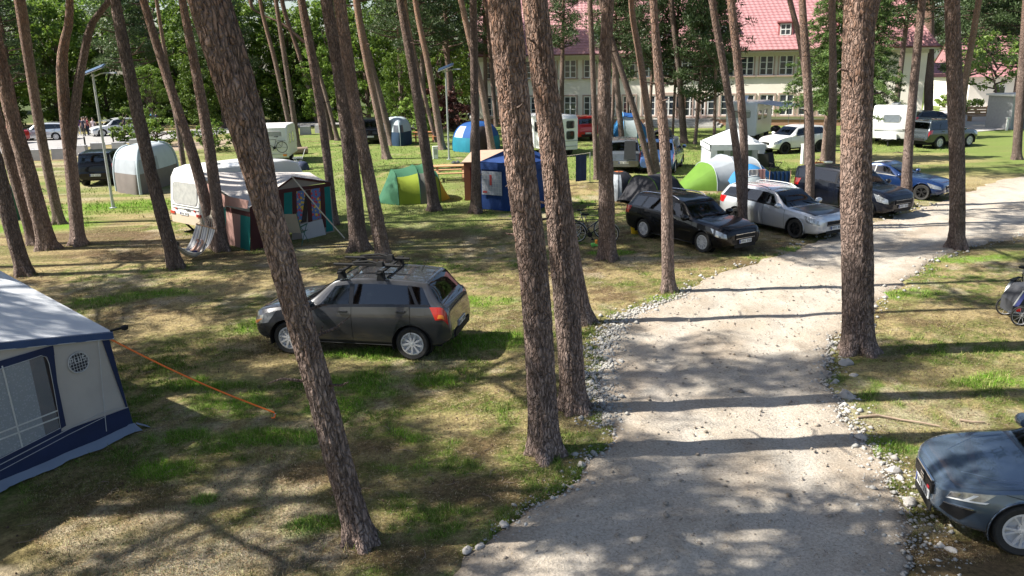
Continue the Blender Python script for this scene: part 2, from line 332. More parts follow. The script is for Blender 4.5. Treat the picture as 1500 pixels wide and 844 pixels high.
# grass blades, colour taken from the ground beneath
def blades(n, x0, x1, y0, y1, h0, h1, wd, seed):
    r = np.random.default_rng(seed); Y = y0 * (y1 / y0) ** r.random(n); X = r.uniform(x0, x1, n) * (Y / y1 * .9 + .1 * 1)
    ok = ~inpoly(X, Y, RPOLY); X, Y = X[ok], Y[ok]; c = ground_colour(X, Y); green = sst(.95, 1.5, c[:, 1] / np.maximum(c[:, 0], 1e-4))
    keep = r.random(len(X)) < .35 + .65 * green; X, Y, c, green = X[keep], Y[keep], c[keep], green[keep]; m = len(X)
    h = (h0 + (h1 - h0) * r.random(m) ** 1.6) * (.45 + .75 * green); a = r.random(m) * 6.283; ln = r.normal(0, .5, (m, 2)) * h[:, None]
    B = np.c_[X, Y, np.full(m, -.015)]; dx = np.c_[np.cos(a), np.sin(a), np.zeros(m)] * (wd * (.6 + .8 * r.random(m)))[:, None]; tip = B + np.c_[ln, h + .015]
    V = np.stack([B - dx, B + dx, tip], 1).reshape(-1, 3); Fc = np.arange(3 * m).reshape(-1, 3)
    cc = c * r.uniform(.65, 1.65, (m, 1)); st_ = (r.random(m) < .3)[:, None]; cc = np.where(st_, cc * .5 + np.array([.20, .165, .08]) * r.uniform(.6, 1.5, (m, 1)), cc * np.array([.92, 1.14, .85])); return V, Fc, np.repeat(cc, 3, 0)
vs, fs, cs = [], [], []; o = 0
for a in ((520000, -11, 11, 8.2, 17, .03, .10, .0045, 1), (200000, -19, 19, 14, 36, .04, .11, .008, 2), (60000, -36, 36, 32, 66, .05, .13, .02, 3)):
    v_, f_, c_ = blades(*a); vs.append(v_); fs.append(f_ + o); cs.append(c_); o += len(v_)
gm = colmat('grass_blades', 6, 0); me = npmesh('grass', np.concatenate(vs), np.concatenate(fs), gm); settint(me, np.concatenate(cs))
tag(link('grass', me), 'short patchy grass growing between the pines and the track', 'grass', kind='stuff')
# gravel, cones, needles: uncountable
def stones(P, R, seed, flat=.65):
    r = np.random.default_rng(seed); base = np.array([(0, 0, 1), (1, 0, .1), (.3, .95, 0), (-.8, .6, .1), (-.8, -.6, 0), (.3, -.95, .1), (0, 0, -.8)]); F_ = np.array([(0, 1, 2), (0, 2, 3), (0, 3, 4), (0, 4, 5), (0, 5, 1), (6, 2, 1), (6, 3, 2), (6, 4, 3), (6, 5, 4), (6, 1, 5)])
    m = len(P); a = r.random(m) * 6.283; V = base[None] * r.uniform(.7, 1.25, (m, 7, 3)) * R[:, None, None] * np.array([1, .8, flat]); c, s = np.cos(a)[:, None], np.sin(a)[:, None]
    V = np.stack([V[..., 0] * c - V[..., 1] * s, V[..., 0] * s + V[..., 1] * c, V[..., 2]], -1) + P[:, None, :]
    return V.reshape(-1, 3), (F_[None] + np.arange(m)[:, None, None] * 7).reshape(-1, 3)
def along(P, n, sp, seed, lo=0, hi=1):
    r = np.random.default_rng(seed); i = r.integers(int(lo * (len(P) - 2)), int(hi * (len(P) - 2)), n); f = r.random((n, 1)); q = P[i] * (1 - f) + P[i + 1] * f
    return q + r.normal(0, 1, (n, 2)) * sp
def seg_at(P, y0, y1):                                  # index range of the edge between two depths
    k = np.where((P[:, 1] > y0) & (P[:, 1] < y1))[0]; k = k[k < 330]; return k[0] / len(P), k[-1] / len(P)
pts = []; rad = []
for P, y0, y1, n, sp, seed, rr in ((RL, 9, 12.2, 420, .12, 1, .02), (RL, 12.2, 18.6, 4200, .20, 2, .021), (RL, 18, 20.5, 1000, .17, 3, .022), (RL, 20.5, 32, 250, .2, 4, .035), (RR, 8, 10.4, 700, .28, 5, .019), (RR, 10.2, 16.5, 2000, .16, 6, .019), (RR, 16, 26, 350, .2, 7, .036)):
    a, b = seg_at(P, y0, y1); q = along(P, n, sp, seed, a, b); pts.append(q); rad.append(rr * np.random.default_rng(seed).gamma(2.2, .42, n))
q = np.concatenate(pts); R_ = np.clip(np.concatenate(rad), .012, .085); PEB = pm('limestone_gravel', (.42, .41, .385), (.26, .245, .22), rough=.9, scale=.9)
V, Fc = stones(np.c_[q, R_ * .25], R_, 4); tag(link('edge_gravel', npmesh('edge_gravel', V, Fc, PEB)), 'pale loose gravel piled along both edges of the track', 'gravel', kind='stuff')
r = np.random.default_rng(11); X = r.uniform(-2, 9, 2600); Y = r.uniform(8.3, 26, 2600); ok = inpoly(X, Y, RPOLY); X, Y = X[ok], Y[ok]; R_ = r.gamma(2, .007, len(X)) + .006
V, Fc = stones(np.c_[X, Y, R_ * .2 + .012], R_, 5); tag(link('track_pebbles', npmesh('track_pebbles', V, Fc, pm('track_pebble', (.36, .32, .27), (.16, .13, .10), rough=.9, scale=1.1))), 'small pebbles and crumbs scattered over the gravel track', 'pebbles', kind='stuff')
X = r.uniform(-14, 14, 2600); Y = r.uniform(8.3, 30, 2600); ok = ~inpoly(X, Y, RPOLY); X, Y = X[ok], Y[ok]; R_ = r.uniform(.010, .021, len(X))
V, Fc = stones(np.c_[X, Y, R_ * .5], R_, 6, 1.2); tag(link('pine_cones', npmesh('pine_cones', V, Fc, pm('cone_brown', (.07, .045, .03), (.11, .07, .045), rough=.9))), 'brown pine cones strewn over the grass', 'pine cones', kind='stuff')
def needles(n, seed):
    r = np.random.default_rng(seed); Y = 8.2 * (30 / 8.2) ** r.random(n); X = r.uniform(-1, 1, n) * Y * .68; k = ~inpoly(X, Y, RPOLY) | (r.random(n) < .12); X, Y = X[k], Y[k]; m = len(X); a = r.random(m) * 6.283; l = r.uniform(.03, .09, m) * (Y / 12) ** .6; w_ = r.uniform(.0025, .005, m) * (Y / 12) ** .8; z = r.uniform(.008, .03, m); z = np.where(inpoly(X, Y, RPOLY), z + .02, z)
    d = np.c_[np.cos(a) * l, np.sin(a) * l, np.zeros(m)]; s_ = np.c_[-np.sin(a) * w_, np.cos(a) * w_, np.zeros(m)]; B = np.c_[X, Y, z]; V = np.stack([B - s_, B + s_, B + d], 1).reshape(-1, 3); pal = np.array([[.10, .06, .035], [.16, .095, .05], [.30, .22, .12], [.06, .04, .028], [.36, .30, .2]]); c = pal[r.integers(0, 5, m)]; return V, np.arange(3 * m).reshape(-1, 3), np.repeat(c, 3, 0)
V, Fc, cc_ = needles(160000, 77); me = npmesh('needle_litter', V, Fc, gm); settint(me, cc_); tag(link('needle_litter', me), 'brown fallen needles and chips littering the ground', 'needle litter', kind='stuff')
mb = MB()
for i in range(420):
    x = r.uniform(-9, 9); y = r.uniform(8.4, 22)
    if inpoly(np.array([x]), np.array([y]), RPOLY)[0]: continue
    a = r.random() * 6.28; l = r.uniform(.06, .32); mb.tube([(x, y, .012), (x + l * .5 * math.cos(a), y + l * .5 * math.sin(a), .02), (x + l * math.cos(a + .3), y + l * math.sin(a + .3), .012)], [.004, .005, .002], 4)
tag(mb.build('fallen_twigs', pm('dead_twig', (.28, .22, .17), (.18, .13, .10), rough=.9)), 'thin dead twigs and bark scraps fallen on the grass', 'twigs', kind='stuff')
# larger rocks and branches one can point at
ROCKM = pm('grey_rock', (.40, .38, .35), (.28, .26, .24), rough=.9, scale=4, bs=.6)
def rock(px, py, s, label, seed):
    rr = np.random.default_rng(seed); mb = MB(); n = 10; prof = [(.05, 1), (.55, .85), (.92, .4), (1, 0), (.8, -.4)]; off = rr.random(3) * 9
    for k, (a, h) in enumerate(prof): pass
    V = []; 
    for a, h in prof:
        for k in range(n):
            t = 2 * math.pi * k / n; j = 1 + (smooth_noise(np.array([math.cos(t) * 1.4 + off[0] + h]), np.array([math.sin(t) * 1.4 + off[1] + h * .7]))[0] - .5) * .7
            V.append((a * math.cos(t) * j * s, a * .75 * math.sin(t) * j * s, (h * .6 * j + .12) * s))
    mb.add(V, [(i * n + k, (i + 1) * n + k, (i + 1) * n + (k + 1) % n, i * n + (k + 1) % n) for i in range(4) for k in range(n)] + [tuple(range(n))])
    g = G(px, py); tag(mb.build('rock', ROCKM, loc=tuple(g), rz=rr.random() * 3, smooth=35), label, 'rock', 'loose rocks along the gravel track')
for i, a in enumerate([(1239, 535, .15, 'rounded pale rock at the foot of the thick right pine'), (1239, 582, .16, 'large grey rock on the right track edge, below the thick pine'), (1224, 560, .08, 'small grey rock between the two big rocks of the right track edge'),
    (1262, 642, .10, 'flat grey rock near the inner end of the fallen branch'), (1310, 692, .11, 'grey rock where the trunk shadow meets the right track edge'), (1318, 702, .08, 'small rock just above the blue car nose at the track edge'),
    (1332, 738, .12, 'tan flat rock in front of the blue car number plate'), (739, 770, .08, 'lone white rock on the lower left track edge'), (703, 803, .07, 'small pale rock at the track edge, lower left bend'), (684, 808, .07, 'pale rock nearest to the lower left corner of the track'),
    (852, 682, .08, 'pale rock beside the end of the pine shadow at the left track edge'), (869, 664, .06, 'small white rock right of the front bark-plated pine'), (1250, 552, .09, 'pale flat rock sunk in dry grass right of the thick pine'), (1378, 800, .06, 'small pale stone on bare brown soil beside the blue car'), (1393, 807, .07, 'pale stone on brown soil close to the blue car front wheel')]):
    rock(*a, 100 + i)
def branch(pts, r0, label):
    mb = MB(); P = [G(*p) + np.array([0, 0, .03 + .015 * (k % 2)]) for k, p in enumerate(pts)]; mb.tube(P, [r0 * (1 - .5 * k / len(P)) for k in range(len(P))], 6)
    tag(mb.build('fallen_branch', pm('dead_branch', (.34, .26, .19), (.24, .17, .12), rough=.9), smooth=60), label, 'branch')
branch([(1256, 614), (1285, 612), (1318, 617), (1350, 623), (1376, 627)], .022, 'long bare branch lying on dry grass behind the blue car'); branch([(1405, 617), (1425, 622), (1442, 621)], .02, 'short bare stick lying just above the blue car bonnet')
# ---------------------------------------------------------------- trees
def bark_mat():
    m, t, b = nmat('pine_bark'); geo = N(t, 'ShaderNodeNewGeometry'); sep = N(t, 'ShaderNodeSeparateXYZ'); t.links.new(geo.outputs['Position'], sep.inputs[0])
    a = N(t, 'ShaderNodeAttribute', attribute_name='plate'); n = noise(t, 5, 4, 'Object', .65, (1, 1, .35)); n2 = noise(t, 40, 3, 'Object', .7, (1, 1, .3)); oi = N(t, 'ShaderNodeObjectInfo')
    low = mixc(t, ramp(t, n, .3, .7), (.135, .086, .068), (.235, .175, .148)); up = mixc(t, ramp(t, n, .3, .7), (.30, .125, .05), (.19, .095, .055))
    hz = N(t, 'ShaderNodeMath', operation='ADD'); t.links.new(sep.outputs[2], hz.inputs[0]); ml = N(t, 'ShaderNodeMath', operation='MULTIPLY_ADD'); t.links.new(oi.outputs['Random'], ml.inputs[0]); ml.inputs[1].default_value = 6; ml.inputs[2].default_value = -4; t.links.new(ml.outputs[0], hz.inputs[1])
    c = mixc(t, ramp(t, hz.outputs[0], 2.0, 9.5), low, up); tc = N(t, 'ShaderNodeTexCoord'); mp = N(t, 'ShaderNodeMapping'); mp.inputs['Scale'].default_value = (22, 22, 5.2); wn = N(t, 'ShaderNodeTexNoise', Scale=6.0, Detail=3); vm = N(t, 'ShaderNodeMixRGB', blend_type='LINEAR_LIGHT'); vm.inputs[0].default_value = .06
    t.links.new(tc.outputs['Object'], wn.inputs['Vector']); t.links.new(tc.outputs['Object'], vm.inputs[1]); t.links.new(wn.outputs['Color'], vm.inputs[2]); t.links.new(vm.outputs[0], mp.inputs[0])
    vo = N(t, 'ShaderNodeTexVoronoi', feature='DISTANCE_TO_EDGE', Scale=1.0); t.links.new(mp.outputs[0], vo.inputs['Vector']); vc = N(t, 'ShaderNodeTexVoronoi', Scale=1.0); t.links.new(mp.outputs[0], vc.inputs['Vector']); sc = N(t, 'ShaderNodeSeparateColor'); t.links.new(vc.outputs['Color'], sc.inputs[0])
    crack = ramp(t, vo.outputs['Distance'], .0, .22); c = mixc(t, sc.outputs[0], c, mixc(t, .35, c, (.30, .235, .21))); c = mixc(t, crack, mixc(t, .2, (.04, .026, .022), c), c); c = mixc(t, ramp(t, a.outputs['Fac'], .35, 0), c, mixc(t, .3, (.05, .032, .027), c)); c2 = mixc(t, ramp(t, n2, .35, .75), c, (.38, .30, .26))
    big = noise(t, 1.1, 3, 'Object', .6, (1, 1, .4)); c2 = mixc(t, .4, c, c2); vr = N(t, 'ShaderNodeMapRange'); vr.inputs[3].default_value = .82; vr.inputs[4].default_value = 1.38; t.links.new(oi.outputs['Random'], vr.inputs[0]); v2 = N(t, 'ShaderNodeMapRange'); v2.inputs[1].default_value = .3; v2.inputs[2].default_value = .7; v2.inputs[3].default_value = .72; v2.inputs[4].default_value = 1.25; t.links.new(big, v2.inputs[0]); vm2 = N(t, 'ShaderNodeMath', operation='MULTIPLY'); t.links.new(vr.outputs[0], vm2.inputs[0]); t.links.new(v2.outputs[0], vm2.inputs[1]); hsv = N(t, 'ShaderNodeHueSaturation'); t.links.new(vm2.outputs[0], hsv.inputs['Value']); t.links.new(c2, hsv.inputs['Color']); cc = hsv.outputs[0]; t.links.new(cc, b.inputs['Base Color']); b.inputs['Roughness'].default_value = .9; b.inputs['Specular IOR Level'].default_value = .2; hm = N(t, 'ShaderNodeMath', operation='MULTIPLY_ADD'); t.links.new(n2, hm.inputs[0]); hm.inputs[1].default_value = .5; t.links.new(crack, hm.inputs[2]); bump(t, b, hm.outputs[0], .9, .03); return m
BARK = bark_mat()
def leaf_mat(name, c1, c2, tr, rough=.5):
    m, t, b = nmat(name); g = N(t, 'ShaderNodeNewGeometry'); oi = N(t, 'ShaderNodeObjectInfo')
    c = mixc(t, g.outputs['Random Per Island'], c1, c2); hs = N(t, 'ShaderNodeHueSaturation'); t.links.new(c, hs.inputs['Color'])
    mr = N(t, 'ShaderNodeMapRange'); mr.inputs[3].default_value = .75; mr.inputs[4].default_value = 1.3; t.links.new(oi.outputs['Random'], mr.inputs[0]); t.links.new(mr.outputs[0], hs.inputs['Value'])
    t.links.new(hs.outputs[0], b.inputs['Base Color']); b.inputs['Roughness'].default_value = rough; b.inputs['Specular IOR Level'].default_value = .3
    x = N(t, 'ShaderNodeBsdfTranslucent'); y = N(t, 'ShaderNodeMixShader'); y.inputs[0].default_value = tr; t.links.new(hs.outputs[0], x.inputs[0]); t.links.new(b.outputs[0], y.inputs[1]); t.links.new(x.outputs[0], y.inputs[2]); t.links.new(y.outputs[0], t.nodes['Material Output'].inputs[0]); return m
NEEDLE = leaf_mat('pine_needles', (.035, .065, .022), (.09, .13, .05), .25); LEAF = leaf_mat('broad_leaves', (.045, .10, .016), (.19, .28, .038), .42); SPRUCE = leaf_mat('spruce_needles', (.05, .10, .025), (.13, .19, .05), .2)
RLEAF = leaf_mat('copper_leaves', (.10, .035, .035), (.17, .07, .05), .3); SUNLIT_LEAF = leaf_mat('sunlit_tone_leaves', (.07, .145, .02), (.19, .27, .04), .45); LLEAF = leaf_mat('light_leaves', (.12, .20, .035), (.22, .30, .07), .4)  # middle leaf tone is lightened to paint sunlit foliage into the far wood
def trunk_mesh(path, rad, px_w, seed, flare=.5, stubs=3):
    """path: points from the ground up; rad: radius at each; one tapered surface with bark plates"""
    path = np.array(path, float); rad = np.array(rad, float); near = px_w > 17
    nseg = int(np.clip(px_w * 1.5, 9, 64)); d = np.r_[0, np.cumsum(np.linalg.norm(np.diff(path, axis=0), axis=1))]; L = d[-1]; step = np.clip(9.0 / px_w ** 1.25, .05, .7)
    sv = min(L, 10.5) if near else 0
    s = np.r_[np.arange(-.12, sv, step), np.linspace(max(sv, 0), L, max(6, int((L - sv) / .8)))] if near else np.r_[-.12, .05, .15, .3, np.linspace(.5, L, max(8, int(L / max(step, .45))))]
    ctr = np.stack([pchip(d, path[:, k], s) for k in range(3)], 1); ctr[s < 0] = path[0] + (path[1] - path[0]) / d[1] * s[s < 0, None]
    R = pchip(d, rad, s); R *= 1 + flare * np.exp(-np.maximum(s, 0) / .22); th = np.arange(nseg) / nseg * 2 * np.pi; T, Z = np.meshgrid(th, s); r0 = rad[0]
    rr = R[:, None] * (1 + flare * (.45 * np.exp(-np.maximum(Z, 0) / .28) + .5 * np.exp(-np.maximum(Z, 0) / .09)) * (np.sin(T * 5 + seed) * .6 + np.sin(T * 3 + seed * 2) * .5) + .05 * np.sin(2 * T + Z * .6 + seed) + (fbm(T * 0 + np.cos(T) * 1.5 + seed, np.sin(T) * 1.5 + Z * .8, seed) - .5) * .16)
    plate = np.ones_like(Z)
    if near:
        per = max(8, int(2 * np.pi * r0 / .06)); wv = (fbm(np.cos(T) * 3 + seed, np.sin(T) * 3 + Z * 3, seed + 3) - .5) * 1.5
        q = worley(T / (2 * np.pi) * per + wv, Z / .2 + wv, per, seed); plate = sst(.02, .22, q) * (.7 + .3 * fbm(T * 9, Z * 22, seed)); rr = rr + (plate - .6) * .042 * (R[:, None] / .25) ** .6
    V = np.stack([ctr[:, 0, None] + rr * np.cos(T), ctr[:, 1, None] + rr * np.sin(T), np.broadcast_to(ctr[:, 2, None], T.shape)], -1).reshape(-1, 3)
    n, m = Z.shape; i = np.arange(n - 1)[:, None] * m; k = np.arange(m); F_ = np.stack([i + k, i + (k + 1) % m, i + m + (k + 1) % m, i + m + k], -1).reshape(-1, 4)
    me = npmesh('trunk', V, F_, BARK); me.shade_smooth(); a = me.attributes.new('plate', 'FLOAT', 'POINT'); a.data.foreach_set('value', plate.astype(np.float32).ravel()); return me, d
def tufts(P, n_per, rad, lng, wid, rng, flat=.6, droop=0.0):
    """needle sprays: thin triangles bursting round points P"""
    m = len(P) * n_per; c = np.repeat(np.asarray(P, float), n_per, 0); r_ = np.repeat(np.asarray(rad, float) * np.ones(len(P)), n_per)
    d = rng.normal(0, 1, (m, 3)); d /= np.linalg.norm(d, axis=1)[:, None]; o = c + d * (r_ * rng.random(m) ** .5)[:, None] * np.array([1, 1, flat]); dd = d + rng.normal(0, .5, (m, 3)); dd[:, 2] += .3 - droop; dd /= np.linalg.norm(dd, axis=1)[:, None]
    sd = np.cross(dd, rng.normal(0, 1, (m, 3))); sd /= np.linalg.norm(sd, axis=1)[:, None] + 1e-6; l = lng * rng.uniform(.6, 1.3, m)[:, None]; w_ = wid * rng.uniform(.6, 1.3, m)[:, None]
    V = np.stack([o - sd * w_, o + sd * w_, o + dd * l + sd * w_ * .4], 1).reshape(-1, 3); return V, np.arange(3 * m).reshape(-1, 3)
def leaves(P, n_per, rad, size, rng, flat=.75):
    m = len(P) * n_per; c = np.repeat(np.asarray(P, float), n_per, 0); r_ = np.repeat(np.asarray(rad, float) * np.ones(len(P)), n_per)
    d = rng.normal(0, 1, (m, 3)); d /= np.linalg.norm(d, axis=1)[:, None]; o = c + d * (r_ * rng.random(m) ** .4)[:, None] * np.array([1, 1, flat]); nn = d * .5 + rng.normal(0, .6, (m, 3)) + np.array([0, 0, .7]); nn /= np.linalg.norm(nn, axis=1)[:, None]
    x = np.cross(nn, rng.normal(0, 1, (m, 3))); x /= np.linalg.norm(x, axis=1)[:, None] + 1e-6; y = np.cross(nn, x); s_ = size * rng.uniform(.6, 1.35, m)[:, None]
    V = np.stack([o - x * s_, o - y * s_ * .55, o + x * s_, o + y * s_ * .55], 1).reshape(-1, 3); return V, np.arange(4 * m).reshape(-1, 4)
def limbs_mb(specs):
    mb = MB()
    for p, r in specs: mb.tube(p, [r * (1 - .8 * i / (len(p) - 1)) for i in range(len(p))], 5)
    return mb
def joinmesh(name, parts, mats):                        # parts: (V, F, material index), quads and tris mixed
    v = []; f = []; m = []; o = 0
    for V, F_, k in parts: v += np.asarray(V, float).tolist(); f += (np.asarray(F_) + o).tolist() if len(set(map(len, F_))) == 1 else [tuple(i + o for i in q) for q in F_]; m += [k] * len(F_); o += len(V)
    return mesh_of(name, v, f, mats, None, m)
def pine_crown(seed, h=7.5, r=2.6, nb=30, dens=1.0, size=1.0, low=0.0):
    g = np.random.default_rng(seed); P = []; L = []; rd = []
    for i in range(nb):
        z = h * (low + (1 - low) * (i + g.random()) / nb); rr = r * (1.05 - .72 * (z / h) ** 1.6) * g.uniform(.55, 1.1); a = i * 2.4 + g.normal(0, .4); ux, uy = math.cos(a), math.sin(a); up = rr * g.uniform(.0, .4)
        path = [(0, 0, z), (ux * rr * .45, uy * rr * .45, z + up * .25), (ux * rr, uy * rr, z + up)]; L.append((path, .06 * (1 - z / h) + .025))
        for k in range(4):
            t = g.uniform(.35, 1.05); P.append((ux * rr * t + g.normal(0, .28), uy * rr * t + g.normal(0, .28), z + up * t + g.normal(0.08, .12))); rd.append(g.uniform(.28, .62))
    V, F_ = tufts(P, int(46 * dens), np.array(rd), .24 * size, .042 * size, g, .5); mb = limbs_mb(L)
    return joinmesh('pine_crown', [(V, F_, 0), (mb.v, mb.f, 1)], [NEEDLE, BARK])
PCROWN = [pine_crown(s, h, r, nb) for s, h, r, nb in ((1, 7.5, 2.5, 30), (2, 8.5, 2.9, 34), (3, 6.5, 2.7, 28), (4, 9, 2.4, 34))]
def stub_part(tree, path, d, rad, seed, n):
    g = np.random.default_rng(seed)
    for k in range(n):
        s = g.uniform(1.5, 8); p = np.array([np.interp(s, d, path[:, j]) for j in range(3)]); r0 = np.interp(s, d, rad); a = g.random() * 6.28; l = g.uniform(.12, .5); u = np.array([math.cos(a), math.sin(a), .15])
        mb = MB(); mb.tube([p + u * r0 * .7, p + u * (r0 + l * .6), p + u * (r0 + l) + np.array([0, 0, g.uniform(-.1, .1)])], [.022, .016, .006], 5); mb.build('dead_stub', BARK, tree, 60)
TREES = []
def pine(picks, w0, w1, label, h=None, stubs=2, crown=True, ci=None, group='pine trees standing in the camp', seed=None, flare=.45, seg=None):
    """picks: photo points along the trunk, from its foot up; w0, w1: width in photo pixels low and high"""
    seed = seed or (len(TREES) + 11); g = np.random.default_rng(seed); b = G(*picks[0]); Y0 = b[1]; path = [b]; sc = 1 / ppm(picks[0][1], picks[0][0])
    for p in picks[1:]: path.append(at(p[0], p[1], Y0))
    dep = [-(CM.T @ (p - np.array([0, 0, CAM_H])))[2] for p in path]; rad = [w_ / 2 * d_ / F_PX * .92 for w_, d_ in zip(np.interp(np.linspace(0, 1, len(path)), [0, 1], [w0, w1]), dep)]; H = h or g.uniform(17, 21)
    dirn = (path[-1] - path[-2]) / np.linalg.norm(path[-1] - path[-2]); top = path[-1]; r1 = rad[-1]
    if len(picks) == 1: dirn = np.array([0, 0, 1.0])
    ch = 8.0
    if top[2] < H - ch - 1:
        z1 = H - ch; q = top + dirn * ((z1 - top[2]) / max(dirn[2], .5)) * np.array([.75, .75, 1]); path.append(q); rad.append(r1 * .72); top = q
    top2 = np.array([top[0] + dirn[0] * 1.2, top[1], H]); path.append((top * .5 + top2 * .5)); path.append(top2); rad += [rad[-1] * .55, .03]
    path = np.array(path); loc = path[0].copy(); pl = path - loc; t = thing('pine_tree', label, 'tree', tuple(loc), 0, group)
    me, d = trunk_mesh(pl, rad, seg or (w0 + w1) / 2, seed, flare); link('trunk', me, t); stub_part(t, pl, d, rad, seed, stubs)
    if crown:
        c = link('crown', PCROWN[(ci if ci is not None else seed) % 4], t, tuple(pl[-3] * .75 + pl[-1] * .25 - np.array([0, 0, 1.5])), g.random() * 6.28); s_ = g.uniform(.9, 1.15); c.scale = (s_, s_, s_)
    TREES.append((b, label)); return t, pl, rad
PINES = [
    ([(37, 403), (16, 330), (0, 262), (-30, 150)], 22, 20, 'leftmost pine by the left edge, behind the foreground tent'),
    ([(50, 358), (25, 270), (0, 185), (-35, 60)], 17, 15, 'slim dark pine second from the left edge, behind two thicker pines'),
    ([(71, 365), (37, 239), (20, 180), (0, 90), (-18, 0)], 25, 20, 'thick leaning pine third from the left edge'),
    ([(88, 328), (68, 239), (57, 180), (29, 0)], 15, 16, 'straight pine just left of the forked pine'),
    ([(115, 359), (104, 240), (96, 170), (91, 110), (93, 68), (100, 40), (102, 0)], 22, 11, 'forked pine left of the lamp post, one stem bent'),
    ([(258, 393), (218, 239), (190, 110), (168, 0)], 22, 15, 'reddish pine holding the left end of the hammock'),
    ([(326, 367), (310, 239), (290, 120), (267, 0)], 20, 12, 'straight pine at the right end of the hammock, in front of the caravan'),
    ([(318, 364), (286, 239), (255, 145), (210, 0)], 18, 13, 'leaning pine crossing the caravan, sharing its foot with a straight pine'),
    ([(271, 256), (263, 200), (256, 160)], 8, 7, 'thin dark pine behind the caravan roof'),
    ([(526, 366), (512, 220), (497, 110), (478, 0)], 26, 18, 'dark upright pine behind the grey car, left of a paler one'),
    ([(563, 383), (540, 260), (519, 150), (497, 0)], 23, 18, 'pale-barked pine rising right behind the roof rack of the grey car'),
    ([(489, 329), (480, 239), (462, 115), (441, 0)], 16, 11, 'slim pine beside the right end of the flowered awning'),
    ([(437, 216), (421, 110), (404, 0)], 9, 7, 'thin orange pine behind the small caravan with the bicycle'),
    ([(427, 198), (403, 90), (381, 0)], 8, 6, 'thinnest pine left of the orange pine near the concrete blocks'),
    ([(466, 180), (438, 80), (413, 0)], 7, 7, 'thin leaning pine with a long bare limb'),
    ([(486, 205), (466, 110), (449, 25), (444, 0)], 8, 7, 'thin pine on the lawn left of the dark-barked pine pair'),
    ([(495, 206), (480, 150), (463, 90), (440, 0)], 7, 6, 'thin brown pine tight beside another at the far lawn edge'),
    ([(567, 233), (550, 150), (533, 70), (521, 0)], 13, 9, 'grey pine on the lawn in front of the white and navy tent'),
    ([(575, 213), (559, 150), (543, 90), (527, 20)], 12, 7, 'brown pine leaning beside the white and navy tent'),
    ([(637, 308), (624, 225), (606, 110), (586, 0)], 19, 12, 'dark pine at the right end of the lime tunnel tent'),
    ([(648, 219), (630, 110), (612, 23), (608, 0)], 11, 8, 'orange-tinged pine behind the power pillar'),
    ([(639, 208), (628, 165), (610, 90)], 7, 6, 'thin pine leaning behind the power pillar'),
    ([(671, 187), (656, 90), (642, 0)], 9, 8, 'far slim pine above the blue and teal tent'),
    ([(697, 312), (697, 240), (695, 120), (693, 0)], 17, 11, 'upright red-brown pine in front of the brown and navy gazebo'),
    ([(721, 223), (708, 142), (690, 65), (675, 0), (660, -60)], 12, 8, 'orange leaning pine rising through the blue and teal tent'),
    ([(727, 186), (719, 90), (712, 9), (710, 0)], 7, 6, 'thin dark pine by the left end of the big house'),
    ([(842, 600), (828, 420), (812, 239), (783, 0)], 40, 38, 'dark thick pine behind the central bark-plated pine'),
    ([(856, 473), (843, 400), (826, 280), (812, 150), (796, 0)], 26, 14, 'mid-size pine hidden behind the central pair, left of the bicycles'),
    ([(829, 178), (826, 100), (818, 23), (815, 0)], 8, 6, 'orange thin pine in front of the left house windows'),
    ([(890, 380), (888, 260), (885, 130), (891, 0)], 26, 18, 'orange-topped pine in front of the grey people carrier'),
    ([(874, 263), (871, 180), (868, 90), (864, 0)], 9, 8, 'slim pale pine beside the red van'),
    ([(912, 219), (906, 150), (897, 70), (880, 0)], 10, 8, 'far dark pine in front of the blue and white tent'),
    ([(957, 262), (930, 165), (900, 71), (880, 0)], 11, 8, 'strongly leaning pine behind the blue minivan'),
    ([(963, 260), (951, 180), (938, 90), (925, 0)], 13, 10, 'orange pine leaning next to the blue minivan'),
    ([(979, 428), (975, 239), (965, 110), (957, 0)], 19, 13, 'slim straight pine in front of the black estate car'),
    ([(1002, 210), (995, 110), (983, 0)], 11, 8, 'far pine left of the house steps'),
    ([(1090, 340), (1081, 240), (1062, 110), (1043, 0)], 14, 11, 'left stem pine crossing the silver estate car'),
    ([(1087, 337), (1090, 240), (1085, 140), (1071, 0)], 15, 12, 'right stem pine crossing the silver estate car'),
    ([(1185, 314), (1187, 240), (1182, 110), (1175, 0)], 16, 11, 'straight pine behind the bonnet of the silver estate car'),
    ([(1183, 262), (1182, 130), (1172, 60), (1157, 0)], 11, 9, 'leaning pine joined behind the straight one near the white crossover'),
    ([(1217, 252), (1220, 130), (1219, 0)], 13, 11, 'upright pine left of the thick right pine'),
    ([(1257, 516), (1256, 400), (1254, 239), (1259, 0)], 44, 48, 'thickest right-hand pine at the track edge'),
    ([(1232, 332), (1240, 260), (1262, 110), (1284, 0)], 11, 13, 'pine with a sunlit foot behind the thick right pine'),
    ([(1327, 302), (1329, 240), (1340, 110), (1351, 0)], 18, 11, 'red-brown pine in front of the blue coupe'),
    ([(1360, 181), (1361, 90), (1362, 0)], 14, 14, 'grey pine between the white caravan and the dark off-roader'),
    ([(1402, 363), (1402, 239), (1398, 110), (1395, 0)], 24, 21, 'straight dark pine on the far side of the track, right'),
    ([(1408, 190), (1413, 125), (1424, 60), (1434, 0)], 9, 10, 'curved pine behind the straight dark one on the right'),
    ([(1489, 234), (1494, 150), (1500, 60), (1504, 0)], 13, 12, 'pine at the right picture edge near the grey shed'),
]
for pk, w0, w1, lab in PINES: pine(pk, w0, w1, lab)
